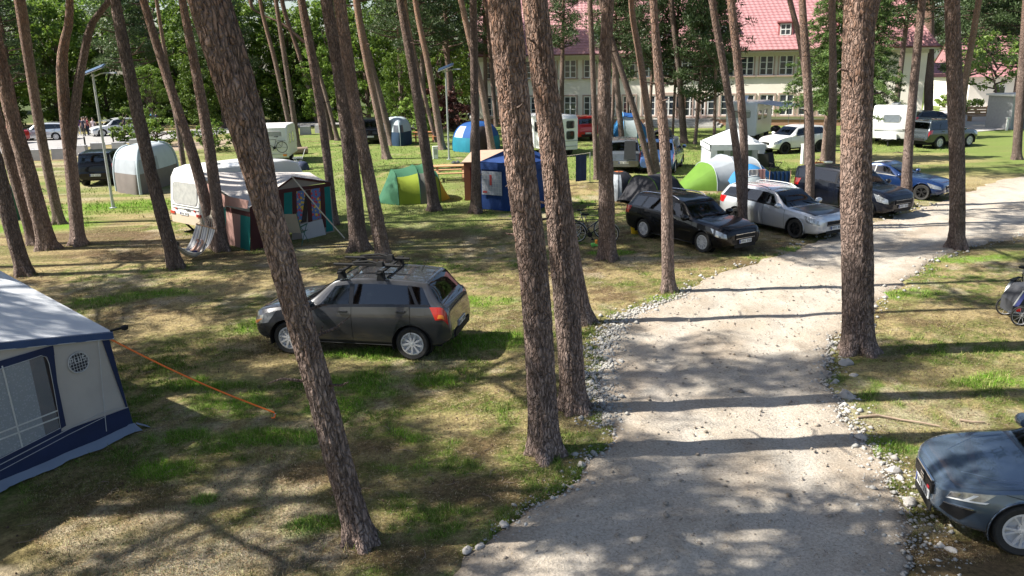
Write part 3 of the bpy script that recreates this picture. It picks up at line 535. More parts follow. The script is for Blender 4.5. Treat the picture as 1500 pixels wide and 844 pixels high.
# fork of the bent pine: a second stem in the same tree
def side_stem(t, origin, picks, Y, w0, w1, seed, name='stem'):
    P = np.array([at(a, b_, Y) for a, b_ in picks]) - np.array(origin); sc = Y / F_PX; me, d = trunk_mesh(P, np.linspace(w0, w1, len(P)) * sc / 2, (w0 + w1) / 2, seed, 0); return link(name, me, t)
tr = [o for o in COL.objects if o.get('label') == PINES[4][3]][0]; Yf = tr.location[1]
side_stem(tr, tr.location, [(104, 215), (110, 160), (117, 110), (125, 70), (133, 38), (150, 14), (166, -8), (180, -60)], Yf, 14, 10, 77)
tr = [o for o in COL.objects if o.get('label') == PINES[14][3]][0]
side_stem(tr, tr.location, [(446, 62), (430, 48), (410, 33), (385, 22), (368, 10), (366, -8)], tr.location[1], 7, 5, 78, 'bare_limb')
# the two big foreground pines
t, pl, rad = pine([(531, 795), (497, 680), (465, 560), (430, 440), (372, 239), (335, 120), (298, 0)], 41, 46, 'big leaning pine in the foreground, left of the track, double above', stubs=7)
side_stem(t, t.location, [(398, 330), (385, 250), (365, 150), (340, 60), (318, -10), (290, -120)], t.location[1] + .12, 34, 30, 79)
pine([(798, 664), (785, 440), (762, 239), (738, 0)], 47, 49, 'bark-plated big pine in the picture centre, at the left track edge', stubs=6)
# rough grass and heaped needles at the foot of each pine
r = np.random.default_rng(31); vs, cs = [], []
for b_, lab_ in TREES:
    if b_[1] > 40: continue
    n_ = int(260 if b_[1] < 24 else 120); a = r.random(n_) * 6.283; d_ = .17 + np.abs(r.normal(0, .16, n_)); X, Y = b_[0] + d_ * np.cos(a), b_[1] + d_ * np.sin(a); k = ~inpoly(X, Y, RPOLY); X, Y = X[k], Y[k]; m = len(X); h = r.uniform(.04, .15, m); w_ = .004 * max(1, b_[1] / 14); a = r.random(m) * 6.283; B = np.c_[X, Y, np.full(m, -.01)]; dx = np.c_[np.cos(a), np.sin(a), np.zeros(m)] * w_; tip = B + np.c_[r.normal(0, .45, (m, 2)) * h[:, None], h]
    vs.append(np.stack([B - dx, B + dx, tip], 1).reshape(-1, 3)); c = np.where((r.random(m) < .55)[:, None], np.array([.11, .15, .035]), np.array([.25, .2, .10])) * r.uniform(.6, 1.4, (m, 1)); cs.append(np.repeat(c, 3, 0))
V = np.concatenate(vs); me = npmesh('foot_grass', V, np.arange(len(V)).reshape(-1, 3), gm); settint(me, np.concatenate(cs)); tag(link('foot_grass', me), 'rough tufts of grass and straw round the feet of the pines', 'grass', kind='stuff')
# pines left of the picture whose crowns shade the foreground
for i, (x, y, ci) in enumerate([(-13.5, 9.5, 0), (-11.3, 13.8, 1), (-19, 11, 3), (-16.9, 13.6, 2), (-18.5, 19.5, 0), (-23, 15.5, 1), (-10.2, 6.6, 2), (-14.5, 4, 3), (-22, 24, 2), (-6.6, 7.6, 0), (-26, 20, 3), (-5.4, 4.2, 3)]):
    g = np.random.default_rng(500 + i); H_ = g.uniform(16, 19); t = thing('pine_tree', 'tall pine standing out of view left of the foreground tent', 'tree', (x, y, 0), 0, 'pines left of the picture')
    pl = np.array([(0, 0, 0), (.1, 0, H_ * .4), (.0, .1, H_ * .7), (0, 0, H_)]); me, d = trunk_mesh(pl, [.2, .17, .12, .03], 10, i); link('trunk', me, t)
    c = link('crown', PCROWN[ci], t, (0, 0, H_ - 8.3), g.random() * 6.28); c.scale = (1.1, 1.1, 1.1)
# ---------------------------------------------------------------- broad-leaved wood, spruces, shrubs
def broad_crown(seed, h, r, ncl, n_per, size, mat, low=.12, name='crown'):
    g = np.random.default_rng(seed); P = []; rd = []; L = []
    for i in range(ncl):
        z = h * (low + (1 - low) * g.random()); q = (z / h - .5) * 2; rr = r * math.sqrt(max(.08, 1 - q * q * .8)) * g.uniform(.45, 1.08); a = g.random() * 6.28
        P.append((rr * math.cos(a), rr * math.sin(a), z)); rd.append(g.uniform(.1, .24) * r)
        if i % 4 == 0: L.append(([(0, 0, z * .55), (rr * .5 * math.cos(a), rr * .5 * math.sin(a), z * .8), P[-1]], .05 + .02 * r / 3))
    V, F_ = leaves(P, n_per, np.array(rd), size, g); mb = limbs_mb(L); return joinmesh(name, [(V, F_, 0), (mb.v, mb.f, 1)], [mat, BARK])
BC = [broad_crown(s, h, r, n, 62, .17, LEAF) for s, h, r, n in ((1, 13, 4.0, 150), (2, 15, 4.4, 165), (3, 11, 3.8, 130), (4, 14, 3.6, 140))]
BCM = [broad_crown(s, h, r, n, 60, .18, SUNLIT_LEAF) for s, h, r, n in ((21, 13, 4.1, 140), (22, 12, 3.8, 130))]  # crowns in the lighter tone, sunlight put into the leaf colour
def simple_trunk(t, h, r, seed):
    g = np.random.default_rng(seed); me, d = trunk_mesh(np.array([(0, 0, 0), (g.normal(0, .1), 0, h * .5), (g.normal(0, .2), 0, h)]), [r, r * .75, r * .3], 9, seed, .3); link('trunk', me, t)
def broad(x, y, ci, s, label, lift=0, grp='broad-leaved trees of the wood beyond the road', mesh=None):
    t = thing('broadleaf_tree', label, 'tree', (x, y, 0), 0, grp); simple_trunk(t, 9 * s, .2 * s, int(abs(x * 10))); c = link('crown', (mesh or BC)[ci % 4], t, (0, 0, lift), random.random() * 6.28); c.scale = (s, s, s * random.uniform(.92, 1.1)); return t
ORD = 'first second third fourth fifth sixth seventh eighth ninth tenth eleventh twelfth thirteenth fourteenth fifteenth sixteenth seventeenth'.split(); g = np.random.default_rng(3)
for i, px in enumerate(np.linspace(-60, 640, 17)):
    p = G(px, 190 - px * .018); x, y = p[0] * 1.05 + g.normal(0, .8), p[1] * 1.05 + g.normal(0, 2.5)
    broad(x, y, i, g.uniform(.85, 1.12), '%s broadleaf tree, %s from left in the front row of the far wood' % (['dark green', 'bushy'][i % 2] if i % 3 != 1 else 'bright green', ORD[i]), -1.2, mesh=BCM * 2 if i % 3 == 1 else None)
for i, px in enumerate(np.linspace(-90, 700, 14)):
    p = G(px, 182 - px * .01); broad(p[0] * 1.25 + g.normal(0, 1), p[1] * 1.25 + g.normal(0, 3), i + 1, g.uniform(1.15, 1.45), 'tall broadleaf tree, %s from left in the second row of the far wood' % ORD[i], -.8)
for i, (px, py, s) in enumerate([(90, 186, .55), (225, 196, .4), (300, 190, .55), (470, 186, .5), (590, 190, .5)]):
    p = G(px, py); t = broad(p[0], p[1], i, s, ['young tree with bright leaves at the wood edge, left of the bent fork', 'small leafy tree leaning over the far white car', 'young tree between the two parked cars and the small caravan', 'low leafy tree behind the concrete blocks', 'low tree behind the white and navy tent'][i], .1, 'young trees along the road')
# pines with crowns in view (far, by the house and on the right)
SC = [pine_crown(40 + s, 7.5, r, nb, 1.1, .9, lo) for s, r, nb, lo in ((1, 2.2, 62, 0), (2, 2.6, 66, .05), (3, 2.4, 58, 0))]
def low_pine(px, py, h, z0, ci, w_px, lab, lean=0, sx=1.0, mat=None):
    p = G(px, py); t = thing('pine_tree', lab, 'tree', tuple(p), 0, 'pines with low green boughs by the house'); r = w_px / ppm(py, px) / 2
    me, d = trunk_mesh(np.array([(0, 0, 0), (lean * .5, 0, h * .5), (lean, 0, h)]), [r, r * .8, r * .3], w_px, px, .3); link('trunk', me, t)
    c = link('crown', SC[ci % 3], t, (lean * .7, 0, z0), random.random() * 6.28); k = (h + .4 - z0) / 7.5; c.scale = (sx, sx, k)
low_pine(1018, 211, 12, 2.6, 0, 5, 'small dark pine with low boughs in front of the house steps', .6, 1.0)
low_pine(985, 206, 14, 3.2, 1, 4, 'dark pine with ragged boughs across the house windows', .2, 1.0)
low_pine(920, 196, 13, 4.0, 2, 5, 'ragged pine whose boughs hang before the tiled roof, left', -.4, .9)
low_pine(822, 190, 14, 6.5, 0, 7, 'pine with short boughs by the left house windows', .3, .9)
low_pine(622, 196, 15, 6.0, 1, 8, 'pine with pale green boughs above the blue and teal tent', .2, 1.2)
low_pine(662, 190, 15, 6.5, 2, 8, 'pine with pale boughs right of the far lamp', -.3, 1.2)
low_pine(590, 186, 16, 7.5, 0, 8, 'tall pine with pale boughs behind the white and navy tent', .2, 1.4)
low_pine(712, 183, 14, 6.0, 1, 7, 'pine with dark boughs at the left gable of the house', .2, 1.1)
low_pine(950, 207, 13, 5.2, 0, 5, 'ragged pine in front of the tiled roof, behind the slim pine', .3, 1.0)
low_pine(1046, 213, 12.5, 4.6, 1, 5, 'ragged dark pine right of the house steps', -.3, .95)
low_pine(896, 203, 13, 6.0, 1, 5, 'dark pine before the roof, right of the orange-topped pine', .3, 1.0)
low_pine(1308, 192, 15, 7.6, 2, 8, 'bright pine crown hiding the right end of the house roof', .3, 1.5)
low_pine(1262, 190, 16, 8.2, 0, 8, 'pine crown above the spruces by the house', .3, 1.4)
low_pine(1408, 171, 13, 3.2, 0, 7, 'leafy green pine between the notice board and the slender tree', .2, 1.3)
low_pine(1482, 171, 13, 3.8, 1, 7, 'dense pine in front of the far cottage, behind the shed', .2, 1.6)
low_pine(330, 188, 14, 4.5, 2, 8, 'dark pine in front of the wood, left of the leaning foreground pine', .2, 1.5)
low_pine(28, 192, 15, 4.5, 0, 8, 'dark bushy pine behind the parked silver car', .2, 1.6)
low_pine(200, 188, 15, 5.0, 1, 8, 'dark pine behind the far white car', .2, 1.6)
for i, (px, py, h, z0, sx, lab) in enumerate([(1425, 152, 17, 6, 1.7, 'bright green pine behind the yard, left of the far cottage'), (1475, 150, 17, 6.5, 1.7, 'bright green pine above the far cottage roof'), (1530, 158, 16, 5, 1.7, 'bright green pine at the far right'), (1385, 142, 16, 5, 1.6, 'bright pine behind the notice board'), (1330, 150, 17, 6, 1.5, 'pine crown showing over the right end of the house roof'), (1452, 142, 20, 7, 2.0, 'tall pale pine far behind the cottage'), (1510, 143, 20, 7, 2.0, 'tall pale pine behind the shed')]):
    low_pine(px, py, h, z0, i, 9, lab, .2, sx)
def spruce_mesh(seed, h, r):
    g = np.random.default_rng(seed); P = []; rd = []; L = []
    n = 110
    for i in range(n):
        q = i / n; z = h * (.06 + .93 * q); rr = r * (1 - q) ** .75 * g.uniform(.7, 1.1) + .15; a = i * 2.4 + g.normal(0, .3); m = max(2, int(rr / .3)); dz = -.28 * rr; L.append(([(0, 0, z), (rr * .5 * math.cos(a), rr * .5 * math.sin(a), z + dz * .35), (rr * math.cos(a), rr * math.sin(a), z + dz)], .035))
        for k in range(m):
            t = (k + 1) / m; P.append((rr * t * math.cos(a) + g.normal(0, .08), rr * t * math.sin(a) + g.normal(0, .08), z + dz * t ** 1.4 + g.normal(0, .05))); rd.append(.2 + .12 * (1 - t) * rr)
    V, F_ = tufts(P, 44, np.array(rd), .24, .04, g, .5, .75); mb = limbs_mb(L); return joinmesh('spruce_crown', [(V, F_, 0), (mb.v, mb.f, 1)], [SPRUCE, BARK])
SPM = spruce_mesh(5, 13, 3.3)
def spruce(px, py, s, lab, lift=0):
    p = G(px, py); t = thing('spruce_tree', lab, 'tree', tuple(p), 0, 'spruces by the right end of the house'); me, d = trunk_mesh(np.array([(0, 0, 0), (0, 0, 6 * s), (0, 0, 12.6 * s)]), [.2 * s, .13 * s, .03], 9, px, .3); link('trunk', me, t); c = link('crown', SPM, t, (0, 0, lift), px); c.scale = (s, s, s * (1 - lift / 12))
spruce(1206, 236, .82, 'bushy green spruce right of the white crossover', 2.6); spruce(1268, 205, .86, 'dark spruce with hanging boughs beside the white caravan, behind the thick pine', 1.2)
def shrub(px, py, r, h, mat, lab, seed, n=40, size=.1, sub=0):
    p = G(px, py); t = thing('shrub', lab, 'shrub', tuple(p)); me = broad_crown(seed, h, r, n, 40, size, mat, .05, 'foliage'); link('foliage', me, t); mb = MB()
    for k in range(4): mb.tube([(0, 0, 0), (math.cos(k * 1.6) * r * .3, math.sin(k * 1.6) * r * .3, h * .6)], [.03, .012], 5)
    mb.build('stem', BARK, t)
shrub(183, 207, 1.2, 2.7, LLEAF, 'bright leafy bush in front of the far white car', 61, 46, .12); shrub(232, 213, 2.2, 2.0, LEAF, 'grey-green bush beside the road, left of the sandy pad', 62, 50, .11); shrub(305, 222, 1.7, 2.2, LEAF, 'dark twiggy bush behind the caravan, left of the leaning pine', 63)
shrub(648, 190, 2.3, 3.8, RLEAF, 'copper-leaved bush right of the far lamp', 64, 60, .13); shrub(668, 192, 1.8, 2.8, RLEAF, 'second copper-leaved bush closer to the house', 65, 46, .13); shrub(612, 196, 2.0, 3.2, LLEAF, 'yellow-green bush left of the copper bush', 66, 60, .13)
shrub(1415, 168, 1.6, 1.5, LLEAF, 'clipped light green bush by the wooden benches', 67, 40, .1); shrub(1383, 158, 1.0, 1.3, LLEAF, 'round light bush under the notice board', 68, 30, .1)
p = G(1449, 184); t = thing('maple_tree', 'small slender tree with light open crown in front of the wooden benches', 'tree', tuple(p)); simple_trunk(t, 4.6, .13, 3); c = link('crown', broad_crown(70, 5.0, 2.9, 46, 34, .15, LLEAF, .1), t, (0, 0, 2.3)); 
shrub(1462, 152, 3.2, 4.2, LEAF, 'round green bush in front of the far cottage', 69, 60, .14)
# ---------------------------------------------------------------- the big house
WALL = pm('cream_render', (.84, .79, .71), (.76, .71, .63), rough=.9, scale=.7, bs=.25, bscale=30); STONE = pm('pinkish_stone_trim', (.45, .33, .28), (.38, .28, .24), rough=.85); PLINTH = pm('brick_plinth', (.36, .20, .13), (.28, .16, .11), rough=.9, scale=5)
def tile_mat():
    m, t, b = nmat('red_roof_tiles'); n = noise(t, .5, 5); n2 = noise(t, 9, 2); c = mixc(t, ramp(t, n, .3, .7), (.33, .155, .16), (.39, .20, .205)); c2 = mixc(t, ramp(t, n2, .2, .8), c, (.30, .135, .14)); t.links.new(mixc(t, .4, c, c2), b.inputs['Base Color']); b.inputs['Roughness'].default_value = .55; return m
TILE = tile_mat(); GUTTER = pm('dark_red_gutter', (.16, .06, .05), rough=.5); SOFFIT = pm('painted_soffit', (.62, .58, .50), rough=.7)
A = G(836, 182.6); B = G(1160, 184); u = (B - A); u /= np.linalg.norm(u); nrm = np.array([u[1], -u[0], 0])   # along the facade to the right; outward
def on_facade(px, py):                                  # photo point -> (distance along facade from A, height)
    r = ray(px, py); o = np.array([0, 0, CAM_H]); t_ = ((A - o) @ nrm) / (r @ nrm); p = o + r * t_; return (p - A) @ u, p[2]
sL = on_facade(702, 150)[0]; sR = on_facade(1352, 140)[0]; EAVE = on_facade(1150, 74)[1]; DEPTH = 13.0; OV = .75
HOUSE = thing('manor_house', 'long two-storey cream house with steep red tiled roof and white casement windows', 'building', tuple(A), math.atan2(u[1], u[0]))
# local frame: x along the facade, -y outward
mb = MB(); cx = (sL + sR) / 2; mb.box((cx, DEPTH / 2, EAVE / 2 + .2), (sR - sL, DEPTH, EAVE - .4)); mb.build('wall', WALL, HOUSE)
mb = MB(); mb.box((cx, DEPTH / 2, .2), (sR - sL + .08, DEPTH + .08, .62)); mb.build('plinth', PLINTH, HOUSE)
mb = MB(); mb.box((cx, -OV / 2 + .02, EAVE - .06), (sR - sL + .9, OV + .1, .14)); mb.box((sR + OV / 2, DEPTH / 2, EAVE - .062), (OV, DEPTH + 1, .14)); mb.box((cx, -.10, EAVE - .28), (sR - sL + .1, .2, .3)); mb.build('eaves_cornice', SOFFIT, HOUSE)
PITCH = math.radians(50); x0, x1 = sL - .7, sR + OV; y0_ = -OV; zE = EAVE + .05; rise = math.tan(PITCH)
def roof_sheet(rows, nx):                               # front slope: overlapping courses of pantiles, hip at the right end
    mb = MB(); ym = DEPTH / 2
    for k in range(rows):
        ya, yb = y0_ + (ym - y0_) * k / rows, y0_ + (ym - y0_) * (k + 1.12) / rows; za, zb = zE + (ya - y0_) * rise + .05, zE + (yb - y0_) * rise
        xa, xb = x1 - (ya - y0_) * .85, x1 - (yb - y0_) * .85; P = []
        for j, (y, z, xe) in enumerate(((ya, za - .05, xa), (ya, za, xa), (yb, zb, xb))):
            xs = np.linspace(x0, xe, nx); P.append([(x, y, z + (.035 * (i % 2) if j else 0)) for i, x in enumerate(xs)])
        mb.grid(P, flip=True)
    return mb
RF = tag(roof_sheet(36, 190).build('roof', TILE, HOUSE)); ym = DEPTH / 2; zr = zE + (ym - y0_) * rise
mb = MB(); xr = x1 - (ym - y0_) * .85; mb.poly([(x1, y0_, zE), (x1, DEPTH + OV, zE), (xr, ym, zr)]); mb.poly([(x0, DEPTH + OV, zE), (x0, ym, zr), (xr, ym, zr), (x1, DEPTH + OV, zE)][::-1]); mb.poly([(x0, y0_, zE), (x0, ym, zr), (x0, DEPTH + OV, zE)]); mb.build('roof_end', TILE, HOUSE)
mb = MB(); mb.tube([(x0, y0_ - .06, zE), (x1 + .06, y0_ - .06, zE)], .075, 6); mb.tube([(x1 + .06, y0_, zE), (x1 + .06, DEPTH, zE)], .075, 6); mb.build('gutter', GUTTER, HOUSE)
mb = MB(); yy = .45; mb.bar((x0 + 1, yy - OV + .3, zE + yy * rise + .26), (x1 - 1.5, yy - OV + .3, zE + yy * rise + .26), .05, .12); mb.build('snow_rail', GUTTER, HOUSE)
# windows: recessed frame, casement bars, panes, stone surround and sill
def window_meshes(w_, h_, rows):
    sur = MB(); b_ = .13
    for s_ in (-1, 1): sur.box((s_ * (w_ / 2 + b_ / 2), -.03, 0), (b_, .12, h_ + 2 * b_))
    sur.box((0, -.03, h_ / 2 + b_ / 2), (w_ - .004, .12, b_)); sill = MB(); sill.box((0, -.08, -h_ / 2 - b_ / 2), (w_ + .4, .24, b_ - .02))
    fr = MB(); f_ = .075
    for s_ in (-1, 1): fr.box((s_ * (w_ / 2 - f_ / 2), -.012, 0), (f_, .07, h_))
    fr.box((0, -.012, h_ / 2 - f_ / 2), (w_ - 2 * f_, .068, f_)); fr.box((0, -.012, -h_ / 2 + f_ / 2), (w_ - 2 * f_, .068, f_)); fr.box((0, -.016, 0), (.12, .08, h_ - 2 * f_))
    bars = MB()
    for s_ in (-1, 1):
        for k in range(1, rows): bars.box((s_ * (w_ / 4 + .01), -.01, -h_ / 2 + h_ * k / rows), (w_ / 2 - f_ - .062, .05, .045))
    pane = MB(); pane.box((0, .002, 0), (w_ - .02, .02, h_ - .02)); return [mesh_of(n_, q.v, q.f, m_) for n_, q, m_ in (('surround', sur, STONE), ('sill', sill, STONE), ('frame', fr, WHITE), ('glazing_bars', bars, WHITE), ('pane', pane, CLEAR))]
WU = window_meshes(1.12, 1.62, 3); WLo = window_meshes(1.15, 1.75, 3); WD = window_meshes(1.0, 1.95, 3)
def put_window(ms, x, z, y=-.004):
    o = link('window', ms[4], HOUSE, (x, y, z)); 
    for m_ in ms[:4]:
        q_ = link(m_.name.split('.')[0], m_, o)
        if 'bars' in m_.name: q_['kind'] = 'stuff'
cols = [778 + 28.75 * k for k in range(-2, 17)]
for k, px in enumerate(cols):
    s_, z = on_facade(px, 100.5 - (px - 836) * .018 + .6); put_window(WU, s_, z)
    if 985 < px < 1030: continue
    s_, z = on_facade(px, 155.5 - (px - 836) * .006); put_window(WLo, s_, z)
# entrance: tall side windows, door, steps, two flower columns
sD = on_facade(996, 150)[0]; mb = MB()
for dx in (1.1, 2.0):
    put_window(WD, sD + dx * .9 - .1, 1.75)
put_window(WD, sD - 1.0, 1.75)
d_ = MB(); d_.box((sD, -.03, 1.55), (1.0, .1, 2.4)); dd = d_.build('door', pm('dark_oak_door', (.12, .07, .045), (.09, .05, .035), rough=.5), HOUSE); d_ = MB(); d_.box((sD, -.1, 2.05), (.62, .03, .9)); d_.build('pane', GLASS, dd); d_ = MB(); d_.tube([(sD + .38, -.1, 1.35), (sD + .38, -.16, 1.35), (sD + .38, -.16, 1.5), (sD + .38, -.1, 1.5)], .015, 6); d_.build('handle', CHROME, dd)
STEPM = pm('concrete_steps', (.42, .41, .39), (.34, .33, .31), rough=.9)
sa, sb = on_facade(958, 185)[0], on_facade(1042, 185)[0]
for k in range(4):
    mb = MB(); e_ = (3 - k) * .32; mb.box(((sa + sb) / 2, -1.0 - e_ / 2 - .02, .075 + k * .15), (sb - sa + e_ * 2, 1.9 + e_ - .01 * k, .15)); mb.build('step', STEPM, HOUSE)
for dx in (-.2, 1.45):
    mb = MB(); mb.lathe([(.0, .6), (.22, .6), (.2, .75), (.12, .8), (.11, 1.25), (.26, 1.32), (.34, 1.5), (.3, 1.52), (0, 1.5)], 12, 'z', 0, (sD + dx + .3, -1.3, 0)); mb.build('flower_urn', STONE, HOUSE, 40)
# dormers
for px in (788, 875, 963, 1063, 1151, 1239):
    r = ray(px, 43 + (1151 - px) * .03); o_ = np.array([0, 0, CAM_H]); s_, z = on_facade(px, 43 + (1151 - px) * .03); yd = max(0, .1 + (z - .55 - zE) / rise - OV); fz = z
    dm = MB(); dm.box((s_, yd + .45, fz), (1.2, 1.0, 1.15)); dm.box((s_, yd + .40, fz + .62), (1.45, 1.25, .12)); do = dm.build('dormer', pm('dormer_cladding', (.42, .14, .15), (.36, .12, .12), rough=.6), HOUSE)
    for nm, bx, mt in (('frame', [(-.4, .1, .95), (.4, .1, .95), (0, .08, .95)], WHITE),):
        q = MB()
        for x_, w_, h_ in bx: q.box((s_ + x_, yd - .065, fz), (w_, .05, h_))
        for z_ in (-.43, 0, .43): q.box((s_, yd - .067, fz + z_), (.9, .04, .08))
        q.build(nm, mt, do)
    q = MB(); q.box((s_, yd - .05, fz), (.78, .03, .82)); q.build('pane', CLEAR, do)
# cottage, notice board, shed, benches on the right
p = G(1536, 160); COT = thing('cottage', 'far low white cottage with red tiled roof behind the yard', 'building', tuple(p), -.12)
mb = MB(); mb.box((0, 5, 1.7), (16, 10, 3.4)); mb.build('wall', WALL, COT)
mb = MB()
for k in range(14):
    ya, yb = -.6 + 5.6 * k / 14, -.6 + 5.6 * (k + 1.1) / 14; P = [[(x, y, z + .03 * (i % 2)) for i, x in enumerate(np.linspace(-8.6, 8.6, 70))] for y, z in ((ya, 3.3 + (ya + .6) * .75 + .06), (yb, 3.3 + (yb + .6) * .75))]; mb.grid(P, flip=True)
mb.poly([(-8.6, 10.6, 3.3), (-8.6, 5, 7.55), (8.6, 5, 7.55), (8.6, 10.6, 3.3)][::-1]); mb.poly([(-8.5, -.6, 3.3), (-8.5, 5, 7.5), (-8.5, 10.6, 3.3)]); mb.poly([(8.5, -.6, 3.3), (8.5, 10.6, 3.3), (8.5, 5, 7.5)]); mb.build('roof', TILE, COT)
for x_ in (-5, -2, 1): 
    q = MB(); q.box((x_, -.02, 1.8), (1.1, .08, 1.2)); o_ = q.build('window', WHITE, COT); q = MB(); q.box((x_, -.05, 1.8), (.9, .05, 1.0)); q.build('pane', CLEAR, o_)
p = G(1499, 189); SH = thing('shed', 'flat-roofed grey shed with a dark door panel at the right edge', 'shed', tuple(p), .25)
mb = MB(); mb.box((0, 1.2, 1.25), (2.6, 2.4, 2.5)); mb.build('wall', pm('grey_cladding', (.36, .37, .38), (.3, .31, .32), rough=.6), SH); mb = MB(); mb.box((0, 1.2, 2.57), (2.9, 2.7, .14)); mb.build('roof', WHITE, SH); mb = MB(); mb.box((.45, -.03, 1.1), (1.1, .07, 2.1)); mb.build('door', pm('blue_grey_door', (.10, .13, .17), rough=.5), SH)
for k in range(5): q = MB(); q.box((-1.05 + k * .22, -.02, 1.25), (.03, .05, 2.3)); q.build('batten', GREYM, SH)
p = G(1457, 190); t = thing('standpipe', 'short pale standpipe post in front of the grey shed', 'standpipe', tuple(G(1474, 191))); mb = MB(); mb.box((0, 0, .45), (.14, .14, .9)); mb.box((0, 0, .93), (.24, .24, .08)); mb.build('post', WHITE, t); mb = MB(); mb.tube([(0, -.07, .7), (0, -.2, .7), (0, -.2, .6)], .02, 6); mb.build('tap', GREYM, t)
p = G(1385, 160); t = thing('notice_board', 'dark purple roofed notice board on white columns at the yard', 'sign', tuple(p), -.05); 
for x_ in (-2.0, 2.2): mb = MB(); mb.lathe([(.34, 0), (.3, .2), (.26, 3.2), (.36, 3.3)], 12, 'z', 0, (x_, 0, 0)); mb.build('column', WHITE, t, 40)
mb = MB(); mb.box((.6, 0, 3.5), (7.4, .5, .35)); mb.build('beam', pm('purple_beam', (.13, .06, .08), rough=.5), t); mb = MB(); mb.box((-1.2, 0, 4.25), (2.9, .3, 1.1)); mb.build('panel', pm('purple_panel', (.10, .06, .12), (.08, .05, .09), rough=.4), t)
for i, (px, py, lab) in enumerate(((1440, 178, 'left pale wooden bench by the yard, before the cottage'), (1468, 176, 'right pale wooden bench by the yard, before the cottage'))):
    t = thing('wooden_bench', lab, 'bench', tuple(G(px, py)), -.1, 'wooden benches by the yard')
    for k in range(2): mb = MB(); mb.box((0, -.12 + k * .24, .48), (2.6, .2, .08)); mb.build('seat_plank', WOOD, t)
    for k in range(3): mb = MB(); mb.box((0, .32, .65 + .24 * k), (2.6, .06, .2)); mb.build('back_plank', WOOD, t)
    for s_ in (-1, 1): mb = MB(); mb.box((s_ * 1.1, .1, .24), (.12, .6, .44)); mb.build('leg', WOOD, t)
